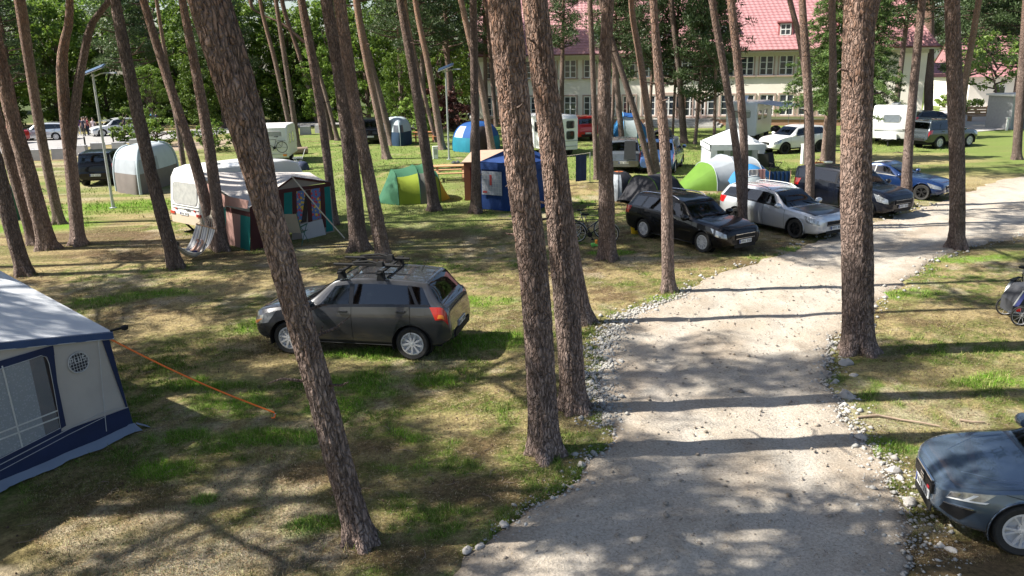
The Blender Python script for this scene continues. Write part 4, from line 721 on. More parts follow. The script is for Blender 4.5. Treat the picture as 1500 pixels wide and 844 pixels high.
# ---------------------------------------------------------------- vehicles
class Car:
    """a lofted car: front at x=0, tail at x=L (local x runs backwards), left side y<0"""
    def __init__(c, L, W, H, wb, fo, r, nose, cowl, roof0, roof1, tail, bot=.2, rt=.74, top=None, belt=None, taper=(.42, .3), nosew=.62, tailw=.74, arch=1.17, deckz=None):
        c.L, c.W, c.H, c.wb, c.fo, c.r, c.rt, c.arch = L, W, H, wb, fo, r, rt, arch; c.xw = (fo, fo + wb); c.cowl, c.roof0, c.roof1, c.tail = cowl, roof0, roof1, tail
        ck = top or [(0, nose * .84), (.07, nose), (cowl[0] * .5, (nose + cowl[1]) / 2 + .05), cowl, (roof0, H - .07), (roof0 + (roof1 - roof0) * .35, H), (roof1, H - .05)] + tail + [(L - .02, tail[-1][1] - .22), (L, tail[-1][1] - .32)]
        c.topk = ck; c.beltk = belt or [(0, nose * .80), (.25, nose * .95), (cowl[0], cowl[1] - .07), (roof1, cowl[1] + .05), (tail[0][0], min(cowl[1] + .06, tail[0][1] - .02)), (L - .05, tail[-1][1] - .12), (L, tail[-1][1] - .36)]
        c.botk = [(0, bot + .12), (.25, bot + .03), (c.xw[0], bot), (c.xw[1], bot), (L - .3, bot + .05), (L, bot + .16)]; c.tp = taper; c.nw, c.tw = nosew, tailw
    def hw(c, x):
        x = np.asarray(x, float); a, b = c.tp; f = np.ones_like(x); q = np.clip(x / a, 0, 1); f = np.where(x < a, c.nw + (1 - c.nw) * np.sqrt(np.clip(1 - (1 - q) ** 2.3, 0, 1)), f); q = np.clip((c.L - x) / b, 0, 1); f = np.where(x > c.L - b, c.tw + (1 - c.tw) * np.sqrt(np.clip(1 - (1 - q) ** 2.3, 0, 1)), f)
        return c.W / 2 * f * (1 - .03 * np.clip((1.2 - x) / 1.2, 0, 1) - .025 * np.clip((x - c.L + 1.1) / 1.1, 0, 1))
    def sec(c, x):
        x = np.asarray(x, float); zt = pchip(*zip(*c.topk), x); zs = np.minimum(pchip(*zip(*c.beltk), x), zt - .015); zb = pchip(*zip(*c.botk), x); w_ = c.hw(x); zm = zb + .52 * (zs - zb)
        cab = np.clip((zt - zs - .05) / (c.H - max(k[1] for k in c.beltk) - .06), 0, 1); wt = w_ * .88 * (1 - cab) + np.minimum(c.rt * c.W / 2, w_ * .93) * cab; ze = zs + (zt - zs) * (.6 * (1 - cab) + .91 * cab)
        pts = [(w_ * .80, zb), (w_ * .93, zb + .05), (w_, zm), (w_ * .992, zm + .55 * (zs - zm)), (w_ * .955, zs), (wt, ze), (wt * .82, ze + (zt - ze) * .72), (wt * .42, ze + (zt - ze) * .97), (wt * 0, zt)]
        return np.stack([np.stack([np.broadcast_to(a, x.shape), np.broadcast_to(b, x.shape)], -1) for a, b in pts], -2)   # (...,9,2)
    def P(c, x, t, side=1):
        x, t = np.broadcast_arrays(np.asarray(x, float), np.asarray(t, float)); q = c.sec(x); i = np.clip(np.floor(t).astype(int), 0, 7); f = (t - i)[..., None]
        def g(k): return np.take_along_axis(q, np.clip(k, 0, 8)[..., None, None], -2)[..., 0, :]
        p0, p1, p2, p3 = g(i - 1), g(i), g(i + 1), g(i + 2); sharp = ((i == 3) | (i == 4))[..., None]
        cr = .5 * (2 * p1 + (p2 - p0) * f + (2 * p0 - 5 * p1 + 4 * p2 - p3) * f * f + (3 * p1 - 3 * p2 + p3 - p0) * f ** 3); v = np.where(sharp, p1 * (1 - f) + p2 * f, cr)
        return np.stack([x, side * np.maximum(v[..., 0], 0), v[..., 1]], -1)
    def stations(c, n=110):
        a = (1 - np.cos(np.linspace(0, np.pi, n))) / 2; return np.unique(np.r_[a, np.linspace(0, 1, n // 2)]) * c.L
    def body(c, mats, parent, holes=()):
        X = c.stations(); T = np.r_[np.arange(0, 4.01, .2), np.arange(4.25, 8.01, .25)]; XX, TT = np.meshgrid(X, T, indexing='ij'); mb = MB(); half = []
        for side in (1, -1):
            Q = c.P(XX, TT, side); ins = np.zeros(Q.shape[:2], bool)
            for xw in c.xw:
                R = c.r * c.arch; dx, dz = Q[..., 0] - xw, Q[..., 2] - c.r; d = np.hypot(dx, dz); m = (d < R) & (TT < 3.9); ins |= m; k = np.where(m, R / np.maximum(d, .02), 1); Q[..., 0] = xw + dx * k; Q[..., 2] = np.where(m, np.maximum(c.r + dz * k, .05), Q[..., 2]); half.append(None)
            nu, nv = ins.shape; o = mb.n; mb.add(Q.reshape(-1, 3), []); F_ = []
            for i in range(nu - 1):
                for j in range(nv - 1):
                    q = (i * nv + j, (i + 1) * nv + j, (i + 1) * nv + j + 1, i * nv + j + 1)
                    if all(ins.flat[k] for k in q): continue
                    if any((sd == 0 or sd == side) and all(t0 <= T[jj] <= t1 and a0 + (a1 - a0) * (T[jj] - t0) / (t1 - t0) <= X[ii] <= b0 + (b1 - b0) * (T[jj] - t0) / (t1 - t0) for ii in (i, i + 1) for jj in (j, j + 1)) for (a0, b0, a1, b1, t0, t1, sd) in holes): continue
                    F_.append(tuple(k + o for k in (q if side > 0 else q[::-1])))
            mb.f += F_; mb.m += [0] * len(F_)
        for xe, fl in ((0, 0), (c.L, 1)):                # end caps
            q = c.P(np.full(33, xe), np.linspace(0, 8, 33), 1); pts = [tuple(p) for p in q] + [(p[0], -p[1], p[2]) for p in q[::-1][1:]]; mb.poly(pts if fl == 1 else pts[::-1])
        o = mb.build('body', mats, parent, 32); mb2 = MB()
        mb2.box((c.L / 2, 0, .3 + .12), (c.L - .5, c.W * .78, .30)); mb2.build('underbody', BLACKP, parent)
        for xw in c.xw:
            for s_ in (1, -1):                           # wheel housing and arch lip
                a = np.linspace(-.35, np.pi + .35, 22); R = c.r * c.arch; y0 = c.hw(xw); P = [[(xw + R * k * math.cos(t), s_ * (y0 - d), max(.06, c.r + R * k * math.sin(t))) for t in a] for k, d in ((1.0, -.012), (1.0, .30))]
                lip = [[(xw + R * k * math.cos(t), s_ * (y0 * w_ + d), max(.06, c.r + R * k * math.sin(t))) for t in a] for k, d, w_ in ((1.0, .0, 1), (1.018, .003, 1), (1.03, -.002, .99))]
                mb3 = MB(); mb3.grid(P, flip=s_ > 0); mb3.grid(lip, mi=1); mb3.poly([(xw + R * math.cos(t), s_ * (y0 - .29), c.r + R * math.sin(t)) for t in np.linspace(0, 2 * np.pi, 20)]); mb3.build('wheel_arch', [BLACKP, c.lip], parent, 50)
        return o
    def patch(c, x, t, off=.004, side=1, nx=10, nt=6, mb=None, thick=.012):
        """surface piece conforming to the body: x=((xa0,xb0),(xa1,xb1)) at lower and upper t"""
        (a0, b0), (a1, b1) = x; ta, tb = t; mb = mb or MB(); U, V = np.meshgrid(np.linspace(0, 1, nx + 1), np.linspace(0, 1, nt + 1), indexing='ij'); X = (a0 + (b0 - a0) * U) * (1 - V) + (a1 + (b1 - a1) * U) * V; T = ta + (tb - ta) * V
        def s3(X_, T_): return c.P(np.clip(X_, 0, c.L), np.minimum(T_, 8) if side else T_, side or 1)
        e = .012; Q = s3(X, T); dx = s3(X + e, T) - s3(X - e, T); dt = s3(X, np.minimum(T + .03, 7.999)) - s3(X, np.maximum(T - .03, 0)); n = -np.cross(dx, dt) * (side or 1); n /= np.linalg.norm(n, axis=-1)[..., None] + 1e-9; out = Q + n * off; inn = Q - n * thick
        mb.grid(out.tolist(), flip=side > 0); ring = [(0, j) for j in range(nt + 1)] + [(i, nt) for i in range(1, nx + 1)] + [(nx, j) for j in range(nt - 1, -1, -1)] + [(i, 0) for i in range(nx - 1, 0, -1)]
        o = mb.n; mb.add([out[k] for k in ring] + [inn[k] for k in ring], [((i + 1) % len(ring), i, i + len(ring), (i + 1) % len(ring) + len(ring))[::side] for i in range(len(ring))]); return mb
    def across(c, xa, xb, t0, off=.004, inset=0, nx=10):  # windscreen / bonnet: both halves as one sheet
        mb = MB(); U = np.linspace(0, 1, nx + 1); T = np.r_[np.linspace(t0, 8, 8)]; X, TT = np.meshgrid(U, T, indexing='ij'); XA = xa[0] + (xa[1] - xa[0]) * (TT - t0) / (8 - t0); XB = xb[0] + (xb[1] - xb[0]) * (TT - t0) / (8 - t0); X = XA + (XB - XA) * X
        R_ = c.P(X, TT, 1); Lf = c.P(X, TT, -1)[:, ::-1][:, 1:]; Q = np.concatenate([R_, Lf], 1); dx = np.gradient(Q, axis=0); dt = np.gradient(Q, axis=1); n = np.cross(dx, dt); n /= np.linalg.norm(n, axis=-1)[..., None] + 1e-9
        n = np.where((n[..., 2] < 0)[..., None] & (np.abs(n[..., 2]) > .1)[..., None], -n, n); Q = Q + n * off; mb.grid(Q.tolist(), flip=True); return mb
    def seam(c, pts, side, w_=.011, off=.0025):          # panel gap along (x,t) points
        mb = MB()
        for (xa, ta), (xb, tb) in zip(pts[:-1], pts[1:]):
            k = 8; P = c.P(np.linspace(xa, xb, k), np.linspace(ta, tb, k), side); mb.tube(P + np.array([0, side * .0, 0]), w_ / 2, 4, cap=False)
        return mb
def wheel(c, parent, x, side, rim='multi', n=10, rimr=.68, mat=None):
    r = c.r; w_ = .2 if r < .4 else .24; y = side * (c.hw(x) - w_ / 2 - .02); key = ('tyre', r, rimr, rim, n, id(c))
    if key not in wheel.cache:
        q = MB(); p = [(rimr * r, -w_ / 2 + .02), (r * .9, -w_ / 2), (r * .97, -w_ / 2 + .02), (r, -w_ / 2 + .05), (r, w_ / 2 - .05), (r * .97, w_ / 2 - .02), (r * .9, w_ / 2), (rimr * r, w_ / 2 - .02), (rimr * r * .97, w_ / 2 - .05)]; q.lathe(p, 36, 'y'); tm = mesh_of('tyre', q.v, q.f, RUBBER, 40)
        q = MB(); R = rimr * r; q.lathe([(R, w_ / 2 - .02), (R * .9, w_ / 2 - .025), (R * .88, w_ / 2 - .09), (0, w_ / 2 - .10)], 36, 'y', 1); q.lathe([(R * 1.01, w_ / 2 - .016), (R * .9, w_ / 2 - .012)], 36, 'y', 0); q.lathe([(R * .24, w_ / 2 - .08), (R * .22, w_ / 2 - .02), (R * .08, w_ / 2 - .012), (0, w_ / 2 - .012)], 14, 'y', 0)
        for k in range(n):
            for da in ((-.1, .1) if rim == 'twin' else (0,)):
                a = 2 * math.pi * k / n; ww = R * (.16 if rim == 'multi' else .11 if rim == 'twin' else .34); a1, a2 = a + da * .4, a + da * 2
                A = Vector((R * .18 * math.cos(a1), w_ / 2 - .03, R * .18 * math.sin(a1))); B_ = Vector((R * .93 * math.cos(a2), w_ / 2 - .026, R * .93 * math.sin(a2))); q.bar(A, B_, .025, ww, 0, up=(0, 1, 0)) if False else q.bar(A, B_, ww, .03, 0, up=(0, 1, 0))
        rm = mesh_of('rim', q.v, q.f, [mat or ALLOY, BLACKP], 35); wheel.cache[key] = (tm, rm)
    tm, rm = wheel.cache[key]; o = link('wheel', tm, parent, (x, y, r)); o.rotation_euler = (0, 0, 0 if side > 0 else math.pi); l = link('rim', rm, o); l.rotation_euler = (0, x * 3, 0); return o
wheel.cache = {}
def plate(parent, x, y, z, w_=.52, h_=.115, tilt=0, rz=0, txt='1', facing=-1, name='number_plate'):
    q = MB(); q.box((0, 0, 0), (.014, w_, h_)); o = q.build(name, PLATE, parent); o.location = (x, y, z); o.rotation_euler = (0, tilt, rz); t = MB(); n = 7; rr = random.Random(int(abs(x * 991 + y * 77 + w_ * 13) * 10))
    for k in range(n + 1):                               # blurred characters, two or three strokes each
        if k == 3: continue
        yy = (-.42 + .84 * k / n) * w_
        for s_ in range(2): t.box((facing * .009, yy + (s_ - .5) * .022, 0), (.004, .008, h_ * .62))
        t.box((facing * .009, yy, rr.choice((-.3, 0, .3)) * h_), (.004, .022, .012))
    t.box((facing * .0085, -facing * w_ * .475, 0), (.004, .035, h_ * .9), mi=1); t.build('characters', [INK, pm('plate_blue', (.02, .06, .3), rough=.4)], o); return o
def car(label, cat, name, spec, color, pf, pr, side, group=None, doors=None, wins=None, rim=('multi', 10), rear=True, front=True, rail=None, dark_lower=False, detail=None, mirror=True, glass=None, rimmat=None, lip=None, cabx=None, headt=None, lightx=.62, yaw=None):
    c = Car(**spec); c.lip = lip or color; yw = c.W / 2 * .9; f = G(*pf); r_ = G(*pr) if yaw is None else f + c.wb * np.array([math.cos(yaw), math.sin(yaw), 0]); d = r_ - f; d /= np.linalg.norm(d); yaw = math.atan2(d[1], d[0]); ny = np.array([-d[1], d[0], 0]); mid = (f + r_) / 2; org = mid - d * (c.fo + c.wb / 2) - ny * side * yw
    t = thing(name, label, cat, tuple(org), yaw, group); c.t = t; gl = glass or CGLASS; L = c.L; ws0, ws1 = c.cowl[0] + .04, c.roof0 - .02; rw0, rw1 = c.roof1 + .06, c.tail[0][0] - .03; x0 = c.cowl[0]; doors = doors or [(x0 + .12, c.fo + c.wb * .53), (c.fo + c.wb * .53 + .012, c.fo + c.wb - .02)]
    dl = wins or [((doors[0][0] + .30, doors[0][1] - .05), (c.roof0 - .05, doors[0][1] - .05)), ((doors[1][0] + .04, doors[1][1] + .12), (doors[1][0] + .04, doors[1][1] - .06)), ((doors[1][1] + .19, c.tail[0][0] - .22), (doors[1][1] + .02, c.roof1 - .05))]
    holes = [(xa[0], xa[1], xb[0], xb[1], 4.1, 4.88, 0) for xa, xb in dl] + [(ws0 + .03, ws1, ws0 - .02, ws1, 5.22, 8, 0)] + ([(rw0, rw1, rw0, rw1, 5.3, 8, 0)] if rear else [])
    c.body(color, t, holes); sx = c.fo + c.wb * .46; zs_ = c.H * .30                     # seats and dashboard behind the glass
    for k, (xx, yy, ww) in enumerate(((sx, -.36, .5), (sx, .36, .5), (sx + .95, 0, 1.25))):
        q = MB(); q.box((xx - .2, yy, zs_), (.5, ww, .16), taper=.92); q.box((xx + .12, yy, zs_ + .28), (.14, ww, .56), rot=Matrix.Rotation(.28, 3, 'Y'), taper=.85)
        for hy in ((0,) if ww < 1 else (-.36, .36)): q.box((xx + .24, yy + hy, zs_ + .62), (.09, .26, .17), taper=.8)
        q.build('seat', SEATM, t)
    q = MB(); q.box((c.cowl[0] + .22, 0, c.cowl[1] - .16), (.5, c.W * .78, .2), taper=.9); q.build('dashboard', BLACKP, t); q = MB(); q.tube([(sx - .62 + .06 * math.sin(a), -.36 + .18 * math.cos(a), zs_ + .38 + .17 * math.sin(a)) for a in np.linspace(0, 6.3, 18)], .015, 5, cap=False); q.build('steering_wheel', BLACKP, t)
    for x in c.xw:
        for s_ in (1, -1): wheel(c, t, x, s_, rim[0], rim[1], mat=rimmat)
    c.across((ws0 + .03, ws0 - .02), (ws1, ws1), 5.22, .006).build('windscreen', gl, t, 60)
    if rear: c.across((rw0, rw0), (rw1, rw1), 5.3, .006).build('rear_window', TINTED, t, 60)
    for s_ in (1, -1):
        c.trim = MB()
        for k_, (xa, xb) in enumerate(dl): c.patch((xa, xb), (4.1, 4.88), .006, s_, 10, 4).build('side_window', gl if k_ == 0 else TINTED, t, 60)
        for (xa, xb), (ya, yb) in zip(dl[:-1], dl[1:]): c.patch(((xa[1] + .006, ya[0] - .006), (xb[1] + .006, yb[0] - .006)), (4.08, 4.9), .0075, s_, 3, 4).build('pillar_trim', GLOSSB, t, 60)
        xa, xb = dl[0]; xe, xf = dl[-1]; c.patch(((xa[0] - .02, xe[1] + .02), (xa[0] + .04, xe[1])), (3.99, 4.10), .008, s_, 16, 1).build('waist_trim', GLOSSB, t, 60)
        for xa, xb in doors:
            do = c.patch(((xa, xb - .06 if xb > c.xw[1] - .5 else xb), (xa, xb)), (1.2 if xb < c.xw[1] - .5 else 1.2, 3.97), .005, s_, 10, 12).build('door', color, t, 50) if not (xb > c.xw[1] - c.r * c.arch) else c.patch(((xa, c.xw[1] - c.r * c.arch - .03), (xa, xb)), (1.2, 3.97), .005, s_, 10, 12).build('door', color, t, 50)
            h = c.P(np.array(xb - .16), np.array(3.45), s_); q = MB(); q.bar((h[0] - .11, h[1] + s_ * .03, h[2]), (h[0] + .08, h[1] + s_ * .03, h[2] + .004), .022, .03); q.box((h[0] - .015, h[1] + s_ * .008, h[2]), (.16, .03, .05)); q.build('handle', color, do, 40)
            mb = c.seam([(xa - .003, 1.1), (xa - .003, 4.0)], s_); mb2 = c.seam([(xb + .004, 1.6 if xb > c.xw[1] - .5 else 1.1), (xb + .004, 4.0)], s_); mb.add(mb2.v, mb2.f); mb.build('panel_gap', GAP, t)
        mb = c.seam([(c.xw[0] + c.r * 1.2, .9), (c.xw[1] - c.r * 1.2, .9)], s_, .05, 0); mb.build('sill_trim', BLACKP, t, 60)
        if mirror:
            m_ = c.P(np.array(x0 + .32), np.array(4.12), s_); q = MB(); q.lathe([(0, -.11), (.07, -.1), (.095, -.03), (.09, .06), (.06, .1), (0, .11)], 12, 'y', 0, (m_[0] - .02, m_[1] + s_ * .15, m_[2] + .07)); q.bar((m_[0], m_[1] - s_ * .02, m_[2] + .02), (m_[0], m_[1] + s_ * .1, m_[2] + .04), .05); mo = q.build('mirror', color, t, 50); q = MB(); q.box((m_[0] + .07, m_[1] + s_ * .15, m_[2] + .07), (.012, .15, .1)); q.build('mirror_glass', GLASS, mo)
        ht = headt or (2.5, 3.95)
        c.patch(((.06, lightx * .7), (.10, lightx)), ht, .006, s_, 8, 5).build('headlight', LAMPG, t, 60)
        if rear: c.patch(((L - .30, L - .05), (L - .42, L - .09)), (2.55, 3.95), .007, s_, 6, 6).build('tail_light', REDL, t, 60)
    c.across((c.cowl[0] * .97, c.cowl[0] * .97), (.16, .12), 5.0, .004).build('bonnet', color, t, 60)
    zf = (c.P(np.array(0.), np.array(8.))[2] + c.P(np.array(0.), np.array(0.))[2]) / 2; wn = c.W / 2 * c.nw
    q = MB(); q.box((-.006, 0, zf + .085), (.03, wn * 1.55, .15)); q.build('grille', BLACKP, t); q = MB(); q.box((-.012, 0, zf + .165), (.03, wn * 1.55, .018)); q.box((-.012, 0, zf + .035), (.03, wn * 1.5, .014)); q.build('grille_trim', CHROME, t)
    plate(t, -.025, 0, zf - .06); q = MB(); q.box((-.004, 0, zf - .2), (.02, wn * 1.7, .1)); q.build('bumper_intake', BLACKP, t)
    q = MB(); zc = c.cowl[1]
    for s_ in (-1, 1): q.bar((c.cowl[0] + .03, s_ * .55 - .1, zc + .035), (c.cowl[0] + .25, s_ * .3 + .15, zc + .14), .018)
    q.build('wiper', BLACKP, t)
    if rear:
        zt = c.P(np.array(L), np.array(8.))[2]; zb = c.P(np.array(L), np.array(0.))[2]; plate(t, L + .01, 0, zt - .1, facing=1); q = MB(); q.box((L - .005, 0, zb + .08), (.06, c.W * .62, .14)); q.build('bumper', BLACKP if dark_lower else color, t)
    if rail:
        for s_ in (1, -1):
            X = np.linspace(c.roof0 + .15, c.roof1 - .05, 10); P = c.P(X, np.full(10, 5.55), s_); P[:, 2] += np.r_[.0, .05, np.full(6, .055), .05, .0]; mb = MB(); mb.tube(P, .018, 6); mb.build('roof_rail', rail, t, 60)
    if dark_lower:
        for s_ in (1, -1): c.patch(((c.xw[0] + c.r * 1.18, c.xw[1] - c.r * 1.18),) * 2, (.2, 1.15), .008, s_, 6, 3).build('sill_cladding', BLACKP, t, 60)
    return c, t
GLOSSB = pm('gloss_black_trim', (.008, .008, .009), rough=.25)
SEATM = pm('dark_seat_cloth', (.03, .03, .033), (.045, .045, .05), rough=.85)
HATCH = dict(L=4.27, W=1.80, H=1.46, wb=2.63, fo=.86, r=.325, nose=.78, cowl=(1.12, .98), roof0=1.95, roof1=3.55, tail=[(4.02, 1.08), (4.17, .98)], nosew=.5)
ESTATE = dict(L=4.68, W=1.77, H=1.50, wb=2.70, fo=.95, r=.325, nose=.79, cowl=(1.28, .97), roof0=2.1, roof1=4.15, tail=[(4.50, 1.08), (4.6, .98)], nosew=.60, tailw=.80, taper=(.5, .3))
SUVS = dict(L=4.35, W=1.80, H=1.64, wb=2.67, fo=.86, r=.35, nose=.86, cowl=(1.12, 1.09), roof0=1.95, roof1=3.80, tail=[(4.16, 1.18), (4.29, 1.06)], bot=.27, nosew=.6, tailw=.84, taper=(.45, .30))
MPV = dict(L=4.6, W=1.82, H=1.75, wb=2.75, fo=.88, r=.33, nose=.86, cowl=(1.10, 1.08), roof0=1.95, roof1=4.25, tail=[(4.48, 1.12), (4.55, 1.0)], nosew=.6, tailw=.85, rt=.78)
OFFR = dict(L=4.6, W=1.82, H=1.75, wb=2.65, fo=.85, r=.37, nose=.95, cowl=(1.28, 1.12), roof0=1.95, roof1=4.25, tail=[(4.47, 1.16), (4.55, 1.0)], bot=.34, nosew=.65, tailw=.85, rt=.80)
COUPE = dict(L=4.45, W=1.76, H=1.38, wb=2.72, fo=.78, r=.325, nose=.68, cowl=(1.35, .92), roof0=2.25, roof1=3.15, tail=[(3.85, 1.02), (4.38, .98)], nosew=.6)
VAN = dict(L=4.9, W=1.92, H=1.98, wb=3.1, fo=.9, r=.34, nose=.95, cowl=(.95, 1.22), roof0=1.75, roof1=4.70, tail=[(4.82, 1.2), (4.86, 1.05)], nosew=.65, tailw=.92, rt=.86, bot=.25)
KOMBI = dict(L=4.2, W=1.82, H=1.82, wb=2.70, fo=.85, r=.33, nose=.85, cowl=(.95, 1.12), roof0=1.75, roof1=3.95, tail=[(4.12, 1.15), (4.17, 1.0)], nosew=.65, tailw=.9, rt=.82)
P_GREY = paint('brown_grey_paint', (.056, .057, .063), .35); P_BLACK = paint('black_paint', (.005, .005, .007), .05); P_SILVER = paint('silver_paint', (.62, .645, .68), .5); P_BLUE = paint('blue_paint', (.008, .030, .11), .35); P_DKBLUE = paint('night_blue_paint', (.005, .007, .014), .1)
P_STEEL = paint('steel_blue_paint', (.10, .14, .195), .5); P_WHITE = paint('white_car_paint', (.74, .75, .76), .0); P_RED = paint('red_paint', (.50, .02, .02), .1); P_MID = paint('grey_van_paint', (.16, .18, .20), .5); P_OFFR = paint('dark_grey_paint', (.045, .055, .06), .4); P_LBLUE = paint('mid_blue_paint', (.05, .11, .26), .4)
# grey-brown crossover in the foreground, with a roof rack
c, t = car('brown-grey crossover with black roof rack parked on the grass in the foreground', 'car', 'parked_car', SUVS, P_GREY, (421, 517), (613, 527), -1, dark_lower=True, rim=('multi', 9), lip=BLACKP)
for s_ in (1, -1):
    q = c.patch(((.03, .14), (.09, .30)), (2.6, 3.3), .011, s_, 4, 3); q.build('indicator', ORANGEL, t, 60)
    c.patch(((c.L - .26, c.L - .12), (c.L - .24, c.L - .14)), (2.7, 3.1), .011, s_, 4, 3).build('indicator', ORANGEL, t, 60)
c.patch(((c.xw[1] + .12, c.xw[1] + .30), (c.xw[1] + .12, c.xw[1] + .30)), (3.05, 3.5), .004, -1, 4, 3).build('fuel_flap', P_GREY, t, 60)
q = MB(); q.tube([(3.5, .1, 1.62), (3.62, .1, 1.86)], .008, 5); q.build('aerial', BLACKP, t)
rk = thing('roof_rack', 'black roof rack of two cross bars with cycle carriers on the grey crossover', 'roof rack', tuple(t.matrix_basis @ Vector((2.45, 0, 1.63))), t.rotation_euler[2])
for x_ in (-.42, .42):
    q = MB(); q.box((x_, 0, .13), (.07, 1.55, .035)); q.build('cross_bar', BLACKP, rk)
    for s_ in (1, -1): q = MB(); q.box((x_, s_ * .60, .05), (.16, .13, .14), taper=.7); q.box((x_, s_ * .62, .15), (.12, .07, .05)); q.build('rack_foot', BLACKP, rk)
for y_ in (-.28, .34):
    q = MB(); q.tube([(-.72, y_, .19), (.72, y_, .19)], .028, 8); q.box((0, y_, .20), (.5, .09, .05)); q.build('carrier_rail', BLACKP, rk, 50); q = MB(); q.box((.3, y_, .22), (.14, .15, .1), taper=.7); q.tube([(.3, y_, .22), (.05, y_ + .02, .27), (-.3, y_, .24)], .022, 6); q.build('carrier_arm', BLACKP, rk, 50)
# steel-blue hatchback, lower right
c, t = car('steel blue hatchback cut by the lower right corner, nose towards the track', 'car', 'parked_car', dict(HATCH, L=4.27, nose=.70, nosew=.44, taper=(.75, .3), r=.335, cowl=(1.15, .90), top=[(0, .60), (.05, .66), (.2, .745), (.6, .82), (1.15, .90), (1.95, 1.39), (2.5, 1.46), (3.55, 1.41), (4.02, 1.08), (4.17, .98), (4.25, .76), (4.27, .66)], belt=[(0, .575), (.05, .635), (.2, .715), (.6, .785), (1.15, .845), (3.55, .98), (4.02, 1.0), (4.22, .86), (4.27, .62)]), P_STEEL, (1491, 812), None, -1, yaw=-.20, rim=('twin', 5), headt=(2.95, 3.96), lightx=.52, lip=P_STEEL)
q = MB(); q.box((-.012, 0, .535), (.04, .72, .13)); q.build('grille_mesh', BLACKP, t); q = MB()
for k in range(5): q.box((-.034, 0, .485 + k * .025), (.006, .68, .007))
for k in range(9): q.box((-.034, -.32 + k * .08, .535), (.006, .007, .115))
q.build('grille_bars', pm('gloss_black', (.015, .015, .017), rough=.2), t)
q = MB()                                                 # the square S emblem on the grille
for z_ in (-.04, 0, .04): q.box((-.042, 0, .54 + z_), (.012, .12, .02))
q.box((-.042, .05, .56), (.011, .02, .04)); q.box((-.042, -.05, .52), (.011, .02, .04)); q.build('emblem', CHROME, t)
q = MB(); q.box((-.04, -.24, .51), (.01, .07, .03)); q.build('badge', pm('badge_red', (.6, .02, .04), rough=.3), t)
for s_ in (1, -1):
    c.patch(((.03, .20), (.05, .34)), (1.3, 2.2), .006, s_, 6, 4).build('bumper_intake', BLACKP, t, 60); c.patch(((.05, .30), (.06, .32)), (2.22, 2.36), .012, s_, 6, 2).build('bumper_blade', CHROME, t, 60)
    c.patch(((.07, .42), (.09, .45)), (3.0, 3.14), .014, s_, 6, 2).build('daylight_strip', WHITE, t, 60); c.patch(((.20, .25), (.30, .35)), (3.1, 3.75), .012, s_, 4, 3).build('headlight_lens', WHITE, t, 60); c.patch(((.08, .16), (.10, .19)), (3.3, 3.8), .012, s_, 4, 3).build('headlight_lens', CHROME, t, 60)
    q = MB(); R_ = c.r * .52; yy = s_ * (c.hw(c.xw[0]) - .20); q.lathe([(R_ * .3, -.02), (R_, -.02), (R_, .02), (R_ * .3, .02)], 24, 'y', 0, (c.xw[0], yy, c.r)); do = q.build('brake_disc', GREYM, t, 40); q = MB(); q.box((c.xw[0] - .12, yy + s_ * .045, c.r + .06), (.12, .06, .2)); q.build('brake_caliper', pm('caliper_red', (.45, .015, .015), rough=.4), do)
    mb = c.seam([(.30, 7.0), (.7, 6.2), (1.05, 6.0)], s_, .02); mb.build('bonnet_crease', P_STEEL, t, 60); mb = c.seam([(.62, 3.98), (1.0, 3.1)], s_, .009); mb.build('panel_gap', GAP, t)
# row beside the track
c, t = car('black estate car parked beside the track, nose towards it', 'car', 'parked_car', ESTATE, P_BLACK, (1026, 369), (946, 349), 1, group='cars parked along the track', rim=('multi', 10), rail=CHROME)
c, t = car('silver estate car with dark bonnet parked between the black estate and the dark blue minivan', 'car', 'parked_car', dict(ESTATE, L=4.52, W=1.77, H=1.46, fo=.93, wb=2.64), P_SILVER, (1160, 348), (1083, 331), 1, group='cars parked along the track', rim=('twin', 5), rail=GREYM, rimmat=BLACKP)
c.across((1.2, 1.2), (.25, .2), 5.0, .008).build('bonnet_wrap', pm('dark_bonnet_wrap', (.045, .05, .065), rough=.35, coat=.6), t, 60)
c, t = car('dark blue compact minivan parked right of the silver estate, partly behind the thick pine', 'car', 'parked_car', dict(MPV, L=4.35, H=1.62, wb=2.65), P_DKBLUE, (1272, 319), (1180, 303), 1, group='cars parked along the track')
c, t = car('bright blue coupe parked furthest along the track, behind the red-brown pine', 'car', 'parked_car', COUPE, P_BLUE, (1345, 293), (1256, 284), 1, group='cars parked along the track', rim=('twin', 5), doors=[(1.45, 2.75)], wins=[((1.85, 2.72), (2.2, 2.70)), ((2.78, 3.45), (2.76, 3.15))])
c, t = car('white crossover by the white gazebo, under the motorhome awning', 'car', 'parked_car', SUVS, P_WHITE, (1147, 226), (1201, 222), -1, rim=('twin', 5), lip=BLACKP, rimmat=BLACKP, dark_lower=True)
c, t = car('dark grey off-roader parked right of the white caravan, tail towards the camera', 'car', 'parked_car', OFFR, P_OFFR, (1421, 214), (1372, 218), 1, dark_lower=True, rim=('multi', 6), rail=BLACKP)
c, t = car('dark car mostly hidden behind the off-roader on the yard', 'car', 'parked_car', HATCH, P_OFFR, (1392, 190), (1355, 191), 1)
c, t = car('grey people carrier with a dark bag on its tail, behind the dome tent', 'car', 'parked_car', MPV, P_MID, (933, 233), (938, 262), 1)
q = MB(); q.box((c.L + .12, .30, 1.25), (.2, .62, .95), taper=.9); q.build('tail_bag', pm('dark_bag', (.05, .055, .065), rough=.8), t)
c, t = car('blue minivan with a dark roof box, tail lights towards the camera', 'car', 'parked_car', dict(KOMBI, L=4.4), P_LBLUE, (999, 243), (986, 255), 1)
